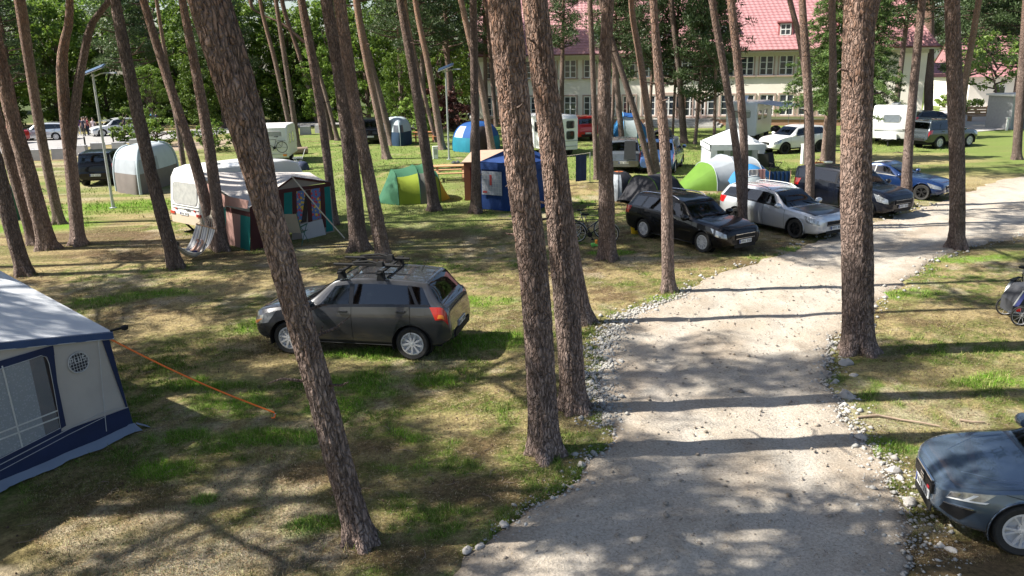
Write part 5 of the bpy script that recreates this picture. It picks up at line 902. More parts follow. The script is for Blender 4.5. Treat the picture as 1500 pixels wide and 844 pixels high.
bx = thing('roof_box', 'long dark grey roof box on the blue minivan', 'roof box', tuple(t.matrix_basis @ Vector((2.7, 0, 1.80)))); bx.rotation_euler[2] = t.rotation_euler[2]; q = MB()
P = [[(x, y * w_, z) for y, z in ((-.45, .02), (-.47, .15), (-.4, .32), (0, .38), (.4, .32), (.47, .15), (.45, .02))] for x, w_ in ((-1.15, .35), (-1.0, .8), (-.5, 1), (.8, 1), (1.05, .9), (1.1, .5))]; q.grid(P); q.build('shell', BLACKP, bx, 50); q = MB(); q.box((-.5, 0, .0), (.06, 1.2, .05)); q.box((.5, 0, .0), (.06, 1.2, .05)); q.build('cross_bar', GREYM, bx)
c, t = car('small red van parked behind the slim pale pine', 'van', 'parked_van', KOMBI, P_RED, (846, 201), (870, 205), 1, lip=BLACKP, dark_lower=True)
c, t = car('black van parked with its back to the camera beside the grey inflatable tent', 'van', 'parked_van', dict(KOMBI, H=1.75), P_BLACK, (203, 256), (163, 274), 1)
c, t = car('dark pickup-like van at the left of the white and navy tent', 'van', 'parked_van', dict(KOMBI, H=1.9), P_BLACK, (572, 203), (557, 213), 1)
c, t = car('dark blue car parked behind the blue and teal tent', 'car', 'parked_car', HATCH, P_DKBLUE, (684, 177), (716, 180), -1)
c, t = car('silver estate car on the far left road', 'car', 'parked_car', ESTATE, P_SILVER, (42, 207), (76, 206), -1, group='cars parked along the far road')
c, t = car('white hatchback on the far left road, behind the lamp post', 'car', 'parked_car', dict(HATCH, H=1.55), P_WHITE, (158, 200), (190, 198), -1, group='cars parked along the far road')
c, t = car('red car at the left edge on the far road', 'car', 'parked_car', HATCH, P_RED, (-22, 212), (9, 212), -1, group='cars parked along the far road')
# caravans and motorhomes: rounded boxes drawn from a side profile
CARAVW = pm('caravan_white', (.78, .78, .76), (.74, .74, .72), rough=.35, scale=1.2, coat=.3); BEIGE = pm('caravan_beige', (.55, .45, .34), (.5, .41, .31), rough=.5); WINP = pm('caravan_window', (.42, .43, .42), (.3, .31, .31), rough=.12, coat=.6); RUBW = pm('pale_window_rubber', (.35, .35, .34), rough=.7)
def shell(prof, W_, mat, parent, name='body', inset=.10):  # prof: closed list of (x, z), counter-clockwise; rounded along the long edges
    mb = MB(); c_ = np.mean(prof, 0); ring = []
    for y, k in ((-W_ / 2, 1 - inset * 1.1 / 1.2), (-W_ / 2 + .03, 1 - inset * .35), (-W_ / 2 + .10, 1), (W_ / 2 - .10, 1), (W_ / 2 - .03, 1 - inset * .35), (W_ / 2, 1 - inset * 1.1 / 1.2)):
        ring.append([(c_[0] + (x - c_[0]) * (1 - (1 - k) * .6), y, c_[1] + (z - c_[1]) * (1 - (1 - k) * .6)) for x, z in prof + [prof[0]]])
    mb.grid(ring); mb.poly(ring[0][:-1]); mb.poly(ring[-1][:-1][::-1]); return mb.build(name, mat, parent, 40)
def rwin(parent, c_, w_, h_, rz=0, axis='y', mat=None, name='window'):
    n = []; q = MB(); r_ = min(w_, h_) * .22
    for k, (sx, sz) in enumerate(((1, 1), (-1, 1), (-1, -1), (1, -1))):
        for a in np.linspace(k * math.pi / 2, (k + 1) * math.pi / 2, 5): n.append((sx * (w_ / 2 - r_) + r_ * math.cos(a), sz * (h_ / 2 - r_) + r_ * math.sin(a)))
    def pt(a, b, d): return (a, d, b) if axis == 'y' else (d, a, b)
    q.slab([pt(a, b, 0) for a, b in n], pt(0, 0, .03)); o = q.build(name, mat or WINP, parent); o.location = c_; q = MB(); q.tube([pt(a * 1.03, b * 1.03, .015) for a, b in n + n[:2]], .022, 5, cap=False); q.build('window_rubber', RUBW, o); return o
# ---------------------------------------------------------------- tents, caravans, camp things
class Wall:
    """vertical (or leaning) plane through two ground points; photo points are projected on to it"""
    def __init__(s, a, b, top=None):
        s.a = np.array(a, float); s.b = np.array(b, float); s.u = (s.b - s.a) / np.linalg.norm(s.b - s.a); up = np.array([0, 0, 1.]) if top is None else (np.array(top) - s.a); n = np.cross(s.u, up); n /= np.linalg.norm(n)
        if n @ (np.array([0, 0, CAM_H]) - s.a) < 0: n = -n
        s.n = n; s.up = np.cross(n, s.u); s.up = s.up if s.up[2] > 0 else -s.up
    def p(s, px, py, off=0.0):
        r = ray(px, py); o = np.array([0, 0, CAM_H]); t = ((s.a + s.n * off - o) @ s.n) / (r @ s.n); return o + r * t
    def panel(s, picks, mat, name, parent, off=.004, thick=.012, origin=None, nsub=0):
        P = [s.p(x, y, off) - (origin if origin is not None else 0) for x, y in picks]; q = MB(); q.slab([tuple(p) for p in P], tuple(-s.n * thick)); return q.build(name, mat, parent)
def cloth(fn, nu, nv, mb=None, mi=0, mif=None):
    mb = mb or MB(); mb.grid([[fn(i / nu, j / nv) for j in range(nv + 1)] for i in range(nu + 1)], mi, mif=mif); return mb
def wrinkle(p, a=.012, f=3.0, s=0): return (fbm(np.array([p[0] * f + s]), np.array([p[1] * f + p[2] * f * .6]), 7)[0] - .5) * a * 2
F_GREY = fabric('awning_grey', (.43, .41, .385), (.38, .36, .34)); F_NAVY = fabric('awning_navy', (.018, .03, .085), (.014, .022, .06), .08); F_ROOF = fabric('roof_pale_grey', (.64, .66, .69), (.57, .59, .63), .1); F_FLAP = fabric('grey_blue_flap', (.24, .29, .37), (.2, .24, .31)); PIPING = pm('grey_piping', (.5, .5, .5), rough=.7)
def window_film():
    m, t, b = nmat('clear_window_film'); b.inputs['Base Color'].default_value = (.5, .55, .6, 1); b.inputs['Roughness'].default_value = .12; b.inputs['Alpha'].default_value = .22; b.inputs['Specular IOR Level'].default_value = .8; bump(t, b, noise(t, 2.5, 2), .5, .05); return m
FILM = window_film()
def curtain_mat(name, base, spot, sc, thr=.32, spot2=None):
    m, t, b = nmat(name); c = N(t, 'ShaderNodeTexCoord'); v = N(t, 'ShaderNodeTexVoronoi', Scale=sc); t.links.new(c.outputs['Object'], v.inputs['Vector']); r = ramp(t, v.outputs['Distance'], thr, thr + .06)
    sp = spot
    col = mixc(t, r, spot, base)
    if spot2:
        hs = N(t, 'ShaderNodeSeparateColor'); t.links.new(v.outputs['Color'], hs.inputs[0]); gt = N(t, 'ShaderNodeMath', operation='GREATER_THAN'); gt.inputs[1].default_value = .5; t.links.new(hs.outputs[0], gt.inputs[0]); col = mixc(t, r, mixc(t, gt.outputs[0], spot, spot2), base)
    t.links.new(col, b.inputs['Base Color']); b.inputs['Roughness'].default_value = .9; return m
# --- big awning, lower left
C0 = G(197, 629); C1 = G(0, 716); a_ = (C1 - C0) / np.linalg.norm(C1 - C0); b_ = np.array([a_[1], -a_[0], 0.]); b_ = b_ if b_[1] > 0 else -b_; E0 = at(157, 489, C0[1] + .02)
fw = Wall(C0, C1, E0); T1 = thing('awning_tent', 'large grey and navy caravan awning with a curtained window at the lower left', 'tent', tuple(C0)); SL = 5.0; E1 = fw.p(0, 504); eu = (E1 - E0) / np.linalg.norm(E1 - E0)
def fwp(s, k): return (C0 + a_ * SL * s) * (1 - k) + (E0 + eu * SL * s) * k            # front wall, s along, k up
def f_(u_, v_):
    p = fwp(u_, .22 + .78 * v_); p = p + fw.n * (wrinkle(p, .018, 2.2) - .01); return tuple(p - C0)
cloth(f_, 60, 16).build('front_wall', F_GREY, T1, 180)
def skirt(u_, v_): p = fwp(u_, .235 * v_) + fw.n * (.012 + wrinkle(fwp(u_, v_), .015, 3)); return tuple(p - C0)
cloth(skirt, 50, 5).build('navy_skirt', F_NAVY, T1, 180)
def flap(u_, v_): p = C0 + a_ * SL * u_; q = p + fw.n * (.03 + (.05 + .22 * fbm(np.array([u_ * 13]), np.array([.3]), 5)[0]) * v_); return tuple(q * [1, 1, 0] + np.array([0, 0, .10 - .085 * v_ + .05 * fbm(np.array([u_ * 14]), np.array([.7]), 6)[0]]) - C0)
cloth(flap, 70, 3).build('mud_flap', F_FLAP, T1, 180)
q = MB(); q.slab([tuple(p - C0) for p in (C0 + fw.n * .03 + np.array([.0, -.02, .12]), C0 + np.array([-.30, -.16, .11]) + fw.n * .03, C0 + fw.n * .22 + np.array([-.36, -.22, .015]), C0 + fw.n * .16 + np.array([.05, -.03, .012]))], (0, 0, .006)); q.slab([tuple(p) for p in ((.02, .05, .1), (.05, .0, .09), (.26, .03, .012), (.16, .12, .012))], (0, 0, .006)); q.build('corner_flap', F_FLAP, T1)
BK = 4.2; sw = Wall(C0 - b_ * .01, C0 + b_); bu = sw.p(0, 403) - E0 + (C0 - E0) * 0; bu /= np.linalg.norm(bu)
def side(u_, v_): p = (C0 + b_ * BK * u_) * (1 - v_) + (E0 + bu * BK * u_) * v_; return tuple(p + np.array([.02, .02, 0]) * math.sin(u_ * 20) * v_ * (1 - v_) - C0)
cloth(side, 20, 10).build('side_wall', F_GREY, T1, 180)
fw.panel([(147, 491), (158, 489), (187, 596), (184.5, 597)], F_NAVY, 'navy_gusset', T1, .018, .008, C0)
def roof(u_, v_): p = E0 + eu * SL * u_ + bu * BK * v_ + np.array([0, 0, .03 - .10 * math.sin(math.pi * u_) * math.sin(math.pi * v_) * .6]) - b_ * .06 - eu * .06; return tuple(p + np.array([0, 0, wrinkle(p, .01, 2)]) - C0)
cloth(roof, 30, 24).build('roof', F_ROOF, T1, 180)
def val(u_, v_): p = E0 + eu * (SL * u_ - .07) + fw.n * (.05 + .015 * math.sin(u_ * 70) * v_) + np.array([0, 0, .035 - .125 * v_]); return tuple(p - C0)
cloth(val, 60, 2).build('roof_valance', fabric('valance_blue', (.05, .09, .21), (.04, .07, .16), .1), T1, 180)
q = MB(); q.tube([tuple(E0 + eu * (SL * k / 20 - .07) + fw.n * .05 + np.array([0, 0, -.09]) - C0) for k in range(21)], .008, 5); q.tube([tuple(E0 + bu * BK * k / 10 - eu * .07 + np.array([0, 0, .03]) - C0) for k in range(11)], .012, 5); q.build('piping', PIPING, T1)
q = MB(); P = [fw.p(x, y, .02) - C0 for x, y in ((143, 493), (147, 530), (151, 580), (156, 632))]; q.tube(P, .006, 4); P = [fw.p(x, y, .026) - C0 for x, y in ((187, 597), (155, 603), (100, 629), (0, 681))]; q.tube(P, .006, 4); P = [fw.p(x, y, .028) - C0 for x, y in ((155, 610), (100, 637), (0, 690))]; q.tube(P, .005, 4); q.build('seam_piping', PIPING, T1)
# window: navy surround in four strips, near-black sheet painting the unlit inside, spotted curtain, film, crossing white tapes
def strip_(pts, nm='window_surround', mat=F_NAVY, off=.022, th=.008): return fw.panel(pts, mat, nm, T1, off, th, C0)
q = MB(); q.slab([tuple(fw.p(x, y, .012) - C0) for x, y in ((64, 520), (72, 532), (89, 627), (0, 671), (-180, 760), (-180, 600), (0, 533))], tuple(-fw.n * .004)); win = q.build('dark_window_backing', pm('unlit_inside_tone', (.02, .018, .018), (.05, .03, .025), rough=.9), T1)
strip_([(78, 506), (0, 529), (-190, 590), (-190, 608), (0, 540), (62, 520), (80, 520)]); strip_([(78, 506), (62, 520), (70, 524), (73, 535), (90, 628), (97, 623.5), (84, 560)], off=.0235); strip_([(90, 627), (0, 671), (-190, 765), (-190, 780), (0, 679), (90, 633)], off=.0215)
def cur(x0, x1, y0f, y1f, nm):
    q = MB(); n = 16; R_ = []
    for i in range(n + 1):
        k = i / n; xt = x0[0] + (x0[1] - x0[0]) * k; xb = x1[0] + (x1[1] - x1[0]) * k; o_ = .0145 + .0022 * math.sin(i * 1.9); R_.append([tuple(fw.p(xt, y0f(xt), o_) - C0), tuple(fw.p(xb, y1f(xb), o_) - C0)])
    q.grid(R_); return q.build(nm, curtain_mat('spotted_curtain', (.20, .22, .235, 1), (.30, .32, .335, 1), 26, .3), win, 180)
cur((-180, 42), (-180, 67), lambda x: 533 - x * .19, lambda x: 671 - x * .49, 'curtain')
q = MB(); q.grid([[tuple(fw.p(x, y, .018 + .0015 * math.sin(x * .2)) - C0) for x, y in ((xt, 533 - xt * .19 if xt > 0 else 533 - xt * .37), (xt + 25 if xt > 0 else xt, 671 - (xt + 25) * .49 if xt > 0 else 671 - xt * .49))] for xt in np.linspace(-180, 63, 30)]); q.build('window_film', FILM, win, 180)
q = MB(); 
for pa, pb in (((3, 536), (33, 656)), ((0, 634), (86, 601)), ((0, 644), (87, 611)), ((-180, 718), (0, 634)), ((-180, 732), (0, 644))):
    A_, B_ = fw.p(*pa, .021) - C0, fw.p(*pb, .021) - C0; q.bar(A_, B_, .022, .003, up=tuple(fw.n))
q.build('glazing_tape', pm('pale_tape', (.55, .55, .52), rough=.6), win); q = MB(); q.tube([tuple(fw.p(x, y, .025) - C0) for x, y in ((0, 541), (40, 528), (60, 521), (68, 523), (72, 533), (80, 575), (89, 627), (0, 672))], .005, 4); q.build('window_piping', PIPING, win)
cc = fw.p(115, 531, .014); q = MB(); n = 24; rr = .165; ring = [cc - C0 + (fw.u * math.cos(t) * rr + fw.up * math.sin(t) * rr * .98) for t in np.linspace(0, 2 * math.pi, n, endpoint=False)]; q.slab([tuple(p) for p in ring], tuple(-fw.n * .004)); vt = q.build('vent', pm('vent_mesh_dark', (.03, .032, .04), rough=.8), T1); q = MB(); q.tube([tuple(p + fw.n * .006) for p in ring + ring[:2]], .010, 5, cap=False); q.build('vent_rim', PIPING, vt); q = MB()
for k in range(-3, 4):
    h_ = math.sqrt(max(0, rr ** 2 - (k * .046) ** 2)) * .97; o_ = cc - C0 + fw.n * .006
    q.bar(o_ + fw.u * k * .046 - fw.up * h_, o_ + fw.u * k * .046 + fw.up * h_, .006, .003, up=tuple(fw.n)); q.bar(o_ + fw.up * k * .046 - fw.u * h_ + fw.n * .002, o_ + fw.up * k * .046 + fw.u * h_ + fw.n * .002, .006, .003, up=tuple(fw.n))
q.build('vent_grid', PIPING, vt); q = MB(); o_ = cc - C0 + fw.n * .012 + fw.up * .045; su = -fw.u if fw.u[0] < 0 else fw.u
for k, glyph in enumerate((((0, 0, 0, 1), (0, 1, .7, 1), (.7, 1, .7, .5), (.7, .5, 0, .5)), ((0, 1, 0, 0), (0, 0, .7, 0)), ((0, 1, 0, 0), (0, 0, .7, 0), (.7, 0, .7, 1)), ((.7, 1, 0, 1), (0, 1, 0, .5), (0, .5, .7, .5), (.7, .5, .7, 0), (.7, 0, 0, 0)))):
    for x0, y0, x1, y1 in glyph: q.bar(o_ + su * (-.125 + k * .066 + x0 * .055) + fw.up * (y0 - .5) * .075, o_ + su * (-.125 + k * .066 + x1 * .055) + fw.up * (y1 - .5) * .075, .012, .004, up=tuple(fw.n))
q.build('vent_lettering', PIPING, vt)
q = MB(); q.tube([tuple(E0 + np.array([.03, .05, .03]) - C0), tuple(E0 + np.array([.22, .12, .06]) - C0)], .02, 6); q.lathe([(0, -.05), (.05, -.03), (.055, .03), (0, .05)], 10, 'z', 0, tuple(E0 + np.array([.24, .12, .06]) - C0)); q.build('pole_end', BLACKP, T1, 40)
ORS = pm('orange_webbing', (.90, .19, .02), (.85, .16, .015), rough=.7); st = thing('guy_strap', 'bright orange guy strap from the awning corner to a peg in the grass', 'strap', tuple(G(402, 612))); o_ = G(402, 612); pe = E0 - fw.n * 0 + np.array([-.08, 0, -.02]) - o_
P = [tuple(pe * (1 - k / 12) + np.array([0, 0, .10]) * (k / 12) - np.array([0, 0, .07 * math.sin(math.pi * k / 12)])) for k in range(13)]; q = MB()
for p0, p1 in zip(P[:-1], P[1:]): q.bar(p0, p1, .045, .008)
q.build('strap', ORS, st); q = MB(); q.tube([P[-1], (.03, -.03, .06), (.02, -.06, .025), (-.03, -.05, .02)], .014, 5); q.build('hook', ORS, st, 60); q = MB(); q.tube([(-.01, -.05, -.15), (.015, -.045, .09), (.05, -.05, .10)], .008, 5); q.build('peg', GREYM, st)
# --- left caravan with awning
K1 = G(303, 350); K2 = G(368, 368); K3 = G(490, 341); ax = (K3 - K2) / np.linalg.norm(K3 - K2); pv = np.array([-ax[1], ax[0], 0]); CW, CL, CH = 2.1, 4.6, 2.42
pk = K1 + pv * 0; ctr = K1 + ax * CL / 2 + pv * CW / 2; cv = thing('caravan', 'white caravan with pink and beige lower body, tail and big rear window towards the camera', 'caravan', tuple(ctr), math.atan2(ax[1], ax[0]), 'white caravans')
prof = [(-2.3, .42), (2.2, .42), (2.35, .9), (2.3, 1.5), (1.95, 2.25), (1.4, 2.40), (-1.6, 2.42), (-2.05, 2.32), (-2.22, 2.05), (-2.34, 1.2), (-2.36, .8)]; shell(prof, CW, CARAVW, cv)
q = MB(); q.box((-2.33, 0, .60), (.06, CW * .94, .34)); q.build('rear_skirt', BEIGE, cv); rw = rwin(cv, (-2.335, 0, 1.52), 1.5, .72, axis='x', name='rear_window'); rw.rotation_euler = (0, .10, 0); rw.location[0] = -2.32
rwin(cv, (-.9, -CW / 2 - .01, 1.5), .9, .6); rwin(cv, (.9, -CW / 2 - .01, 1.5), .9, .6)
q = MB(); q.box((-2.365, 0, .98), (.02, CW * .8, .025)); q.box((-2.36, 0, 1.08), (.02, CW * .84, .02)); q.build('rear_trim', GREYM, cv)
for s_ in (-1, 1):
    q = MB(); q.box((-2.37, s_ * .84, .80), (.05, .26, .10)); q.build('tail_light', REDL, cv); q = MB(); q.box((-2.36, s_ * .60, .95), (.04, .09, .06)); q.build('reflector', REDL, cv)
    q = MB(); q.lathe([(.2, -.09), (.31, -.09), (.32, 0), (.31, .09), (.2, .09), (.1, .06), (0, .06)], 20, 'y', 0, (.2, s_ * (CW / 2 - .18), .32)); q.build('wheel', RUBBER, cv, 40); q = MB(); q.bar((-2.1, s_ * .7, .42), (-1.75, s_ * .7, .02), .06); q.bar((-2.1, s_ * .7, .03), (-1.6, s_ * .7, .03), .12, .03); q.build('corner_steady', BLACKP, cv)
plate(cv, -2.375, .1, .80, .5, .11); q = MB(); q.tube([(-2.34, -.3, .98), (-2.40, -.28, .98), (-2.40, .0, .98), (-2.34, .02, .98)], .018, 6); q.build('grab_handle', BLACKP, cv); q = MB(); q.bar((2.2, .5, .45), (3.4, 0, .42), .07); q.bar((2.2, -.5, .45), (3.4, 0, .42), .07); q.build('drawbar', GREYM, cv)
for x_ in (-1.2, .4): q = MB(); q.box((x_, 0, 2.44), (.6, .6, .09), taper=.85); q.build('roof_light', pm('milky_plastic', (.6, .62, .62), rough=.3), cv)
F_PINK = fabric('awning_pink', (.50, .30, .26), (.45, .27, .23)); F_TEAL = fabric('awning_teal', (.01, .20, .18), (.01, .16, .145)); F_BRN = fabric('awning_brown', (.085, .028, .028), (.07, .022, .022)); F_WSK = fabric('awning_white_skirt', (.55, .55, .56), (.5, .5, .52)); F_GAB = fabric('awning_gable_grey', (.30, .26, .23), (.27, .235, .21))
FLOW = curtain_mat('flowered_curtain', (.10, .17, .36, 1), (.62, .42, .05, 1), 9, .42, (.5, .06, .06, 1))
AW = thing('caravan_awning', 'pink, teal and brown caravan awning with flowered curtains and a peaked porch', 'awning', tuple(K2)); WL = Wall(K1 + ax * .05, K2); WF = Wall(K2, K3)
for pts, m_, nm in (([(303, 300), (331, 306), (331, 362), (303, 349)], F_TEAL, 'teal_panel'), ([(331, 304), (352, 311), (352, 364), (331, 359)], F_PINK, 'pink_panel'), ([(352, 311), (366, 316), (366, 369), (352, 365)], F_TEAL, 'teal_panel')): WL.panel(pts, m_, nm, AW, .01, .015, K2)
WL.panel([(331, 303), (366, 311), (366, 318), (331, 310)], F_BRN, 'brown_band', AW, .02, .008, K2); WL.panel([(304, 341), (331, 350), (331, 362), (304, 352)], F_WSK, 'white_skirt', AW, .022, .006, K2)
for pts, m_, nm, of in (([(366, 306), (404, 300), (404, 338), (398, 361), (368, 368)], F_BRN, 'brown_panel', .01), ([(404, 283), (416, 281), (416, 336), (404, 340)], F_BRN, 'brown_post', .012), ([(416, 281), (428, 279), (428, 331), (416, 334)], F_TEAL, 'teal_panel', .011), ([(428, 279), (484, 271), (490, 339), (476, 343), (428, 352)], F_GAB, 'inner_wall', .0), ([(428, 279), (434, 278), (436, 334), (430, 335)], F_BRN, 'brown_post', .016), ([(434, 281), (447, 279), (446, 322), (436, 326)], FLOW, 'flowered_curtain', .012), ([(448, 279), (453, 278), (449, 325), (441, 327)], pm('unlit_inside_tone', (.02, .018, .018)), 'dark_door_sheet', .013), ([(453, 278), (469, 275), (470, 320), (456, 323)], FLOW, 'flowered_curtain', .012), ([(449, 279), (455, 278), (458, 325), (452, 327)], F_BRN, 'brown_post', .016), ([(469, 275), (475, 274), (478, 333), (472, 334)], F_BRN, 'brown_post', .016), ([(475, 274), (483, 272), (488, 338), (478, 340)], F_TEAL, 'teal_panel', .012), ([(440, 329), (472, 321), (478, 346), (444, 354)], F_WSK, 'white_skirt', .02), ([(408, 278), (484, 268), (484, 273), (408, 284)], F_BRN, 'brown_band', .022), ([(366, 304), (428, 259), (483, 267), (408, 279), (404, 300)], F_GAB, 'gable', .006)): WF.panel(pts, m_, nm, AW, of, .012, K2)  # door gap is a near-black sheet standing for the unlit inside
q = MB(); q.bar(WF.p(366, 305, .02) - K2, WF.p(428, 260, .02) - K2, .08, .02, up=tuple(WF.n)); q.bar(WF.p(428, 260, .02) - K2, WF.p(484, 268, .02) - K2, .08, .02, up=tuple(WF.n)); q.build('gable_trim', F_BRN, AW)
def crail(k): return K1 + ax * (-.1 + 4.1 * k) - pv * (.0 + .9 * k) + np.array([0, 0, 2.36 - .42 * k])
pk_ = WF.p(428, 259, .1); e1 = WF.p(364, 305, .1); e2 = WF.p(485, 267, .1)
q = MB()
for A_, B_, k0, k1 in ((e1, pk_, 0, .5), (pk_, e2, .5, 1)):
    q.grid([[tuple((A_ * (1 - i / 8) + B_ * i / 8) * (1 - j / 8) + crail(k0 + (k1 - k0) * i / 8) * (j / 8) - np.array([0, 0, .05 * math.sin(math.pi * j / 8)]) - K2) for j in range(9)] for i in range(9)])
q.build('roof', fabric('awning_roof_white', (.60, .56, .53), (.55, .51, .48)), AW, 40)
vl = Wall(K1 - ax * .1, K2 - ax * .12); vl.panel([(329, 287), (364, 294), (362, 306), (329, 301)], F_PINK, 'roof_valance', AW, .03, .01, K2); vl.panel([(302, 268), (329, 287), (329, 303), (303, 297)], F_PINK, 'side_gable', AW, .0, .01, K2)
def rope(name, pts, r, mat, label, cat, parent=None):
    q = MB(); P = [np.array(p) for p in pts]; o_ = P[-1] * [1, 1, 0]; q.tube([tuple(p - o_) for p in P], r, 5); t = q.build(name, mat, parent, 60); t.location = tuple(o_); return tag(t, label, cat)
ROPE = pm('pale_guy_rope', (.62, .56, .45), rough=.8)
rope('guy_strap', [pk_, pk_ * .5 + G(505, 350) * .5 - [0, 0, .04], G(505, 350) + [0, 0, .02]], .022, ROPE, 'pale webbing strap from the flowered awning peak to the ground', 'strap')
rope('guy_rope', [at(607, 290, G(625, 300)[1]), G(625, 303)], .012, ROPE, 'short guy rope at the right end of the lime tunnel tent', 'rope') if False else None
# --- generic domes and tunnels
def dome(label, cat, quad, h, mats, mfun, n=3.2, p=.75, rings=14, seg=48, name='dome_tent', lean=(0, 0), crown=.0, group=None):
    """quad: four photo ground points, counter-clockwise seen from above; superelliptic shell over it"""
    Q = [G(*c) for c in quad]; o_ = sum(Q) / 4; t = thing(name, label, cat, tuple(o_), 0, group); R_ = []
    for k in range(rings + 1):
        e = math.pi / 2 * k / rings; s_ = max(math.cos(e), 0) ** p * (1 - crown) + crown * (k < rings); z = h * math.sin(e) ** .85; row = []
        for j in range(seg + 1):
            th = 2 * math.pi * j / seg; u_ = math.copysign(abs(math.cos(th)) ** (2 / n), math.cos(th)) * s_; v_ = math.copysign(abs(math.sin(th)) ** (2 / n), math.sin(th)) * s_; w_ = [(1 - u_) * (1 - v_), (1 + u_) * (1 - v_), (1 + u_) * (1 + v_), (1 - u_) * (1 + v_)]; P = sum(a * b for a, b in zip(w_, Q)) / 4 - o_; sag = 1 - .04 * math.cos(4 * th) * math.sin(2 * e)
            row.append((P[0] * sag + lean[0] * z, P[1] * sag + lean[1] * z, z))
        R_.append(row)
    names = {}
    for mi in range(len(mats)):
        mb = MB(); nu, nv = rings, seg; F_ = [(k, j) for k in range(nu) for j in range(nv) if mfun(k / nu, (j + .5) / nv) == mi]
        if not F_: continue
        for k, j in F_: mb.add([R_[k][j], R_[k][j + 1], R_[k + 1][j + 1], R_[k + 1][j]], [(0, 1, 2, 3)])
        me = mesh_of('panel', mb.v, mb.f, mats[mi]); import bmesh; bm = bmesh.new(); bm.from_mesh(me); bmesh.ops.remove_doubles(bm, verts=bm.verts, dist=.0005); bm.to_mesh(me); bm.free(); me.shade_smooth(); link('canopy' if mi == 0 else 'panel', me, t)
    mb = MB()
    for j in (seg // 8, 3 * seg // 8, 5 * seg // 8, 7 * seg // 8): mb.tube([tuple(np.array(R_[k][j]) * [1.008, 1.008, 1] + [0, 0, .012]) for k in range(rings + 1)], .012, 5)
    mb.build('pole', mats[-1], t, 60); return t, R_, o_
def tunnel(label, a, b, secs, mats, name='tunnel_tent', group=None, nt=14):
    """a, b: ground points of the axis ends; secs: (distance, half width, height, material of the bay that follows)"""
    A_, B_ = G(*a), G(*b); L = np.linalg.norm(B_ - A_); u_ = (B_ - A_) / L; t = thing(name, label, 'tent', tuple((A_ + B_) / 2), math.atan2(u_[1], u_[0]), group); S_ = [(d * L - L / 2, w_, h_, m_) for d, w_, h_, m_ in secs]
    def ring(x, w_, h_): return [(x, -w_ * math.copysign(abs(math.cos(q)) ** .7, math.cos(q)), h_ * math.sin(q) ** .85) for q in np.linspace(0, math.pi, nt)]
    for (x0, w0, h0, m0), (x1, w1, h1, m1) in zip(S_[:-1], S_[1:]):
        n = 6; mb = MB(); g = []
        for i in range(n + 1):
            k = i / n; sg = .05 * math.sin(math.pi * k) * min(1, h0); g.append(ring(x0 + (x1 - x0) * k, w0 + (w1 - w0) * k - sg * .5, max(.02, h0 + (h1 - h0) * k - sg)))
        ms = m0 if isinstance(m0, tuple) else (m0, m0, m0); bands = (0, 4, nt - 5, nt - 1)
        for b_i in range(3):
            mb = MB(); mb.grid([r_[bands[b_i]:bands[b_i + 1] + 1] for r_ in g]); mb.build('canopy', mats[ms[b_i]], t, 180)
    for x, w_, h_, m_ in S_[1:-1]: mb = MB(); mb.tube([(p[0], p[1] * 1.01, p[2] * 1.01) for p in ring(x, w_, h_)], .014, 5); mb.build('pole_sleeve', mats[-1], t, 60)
    for e_, k in ((S_[0], 0), (S_[-1], 1)):
        if e_[2] > .2: mb = MB(); mb.poly(ring(e_[0], e_[1], e_[2])); mb.build('end_panel', mats[0], t)
    return t, S_
T_GREY = fabric('inflatable_grey', (.50, .55, .59), (.44, .49, .53)); T_GB = fabric('tent_grey_brown', (.19, .165, .15)); T_LG = fabric('tent_light_grey', (.34, .37, .40), (.29, .32, .35)); T_NAVY = fabric('tent_navy', (.02, .05, .10), (.015, .04, .08)); T_PALE = fabric('tent_pale_blue', (.46, .53, .56), (.4, .47, .5)); T_BLUE = fabric('tent_blue', (.015, .09, .30), (.012, .07, .24)); T_TEAL = fabric('tent_teal', (.01, .19, .27), (.008, .15, .22)); T_LIME = fabric('tent_lime', (.35, .44, .05), (.30, .38, .04)); T_GRN = fabric('tent_dark_green', (.035, .13, .07), (.03, .11, .06)); T_MESH = fabric('tent_mesh_grey', (.22, .22, .19), (.18, .18, .15)); T_YEL = fabric('tent_yellow', (.42, .38, .04), (.36, .33, .04)); T_BLK = fabric('tent_black', (.022, .022, .028), (.035, .035, .04), .04); T_ORG = fabric('tent_orange', (.50, .16, .06)); T_WHITE = fabric('gazebo_white', (.66, .69, .70), (.6, .63, .65)); T_VGRN = fabric('tent_vivid_green', (.12, .24, .03), (.10, .2, .025)); T_SKYB = fabric('tent_sky_blue', (.04, .22, .48), (.03, .18, .4)); DKIN = pm('unlit_inside_tone', (.02, .018, .018))  # DKIN paints the shade inside the blue tent's porch
def fr(j, a, b): return a <= j < b
t, R_, o_ = dome('grey inflatable dome awning beside the black van and the lamp post', 'tent', [(166, 281), (205, 287), (268, 264), (228, 258)], 2.15, [T_GREY, T_GB, T_LG, T_PALE], lambda k, j: 1 if k < .2 else (2 if fr(j, .55, 1) and .2 <= k < .45 else 0), 5.5, .36, 12, 48)
for j in (6, 18, 30, 42): mb = MB(); mb.tube([tuple(np.array(R_[k][j]) * [1.02, 1.02, 1]) for k in range(12)], .07, 8); mb.build('air_beam', T_PALE, t, 60)
dome('white and navy dome tent with dark windows at the far lawn edge', 'tent', [(556, 212), (588, 215), (608, 210), (578, 207)], 2.0, [T_PALE, T_NAVY, pm('tent_window_dark', (.06, .07, .085), rough=.3), T_PALE], lambda k, j: 1 if k < .25 else (2 if .25 <= k < .5 and (fr(j, .60, .70) or fr(j, .78, .86) or fr(j, .88, .96)) else 0), 3.5, .5)
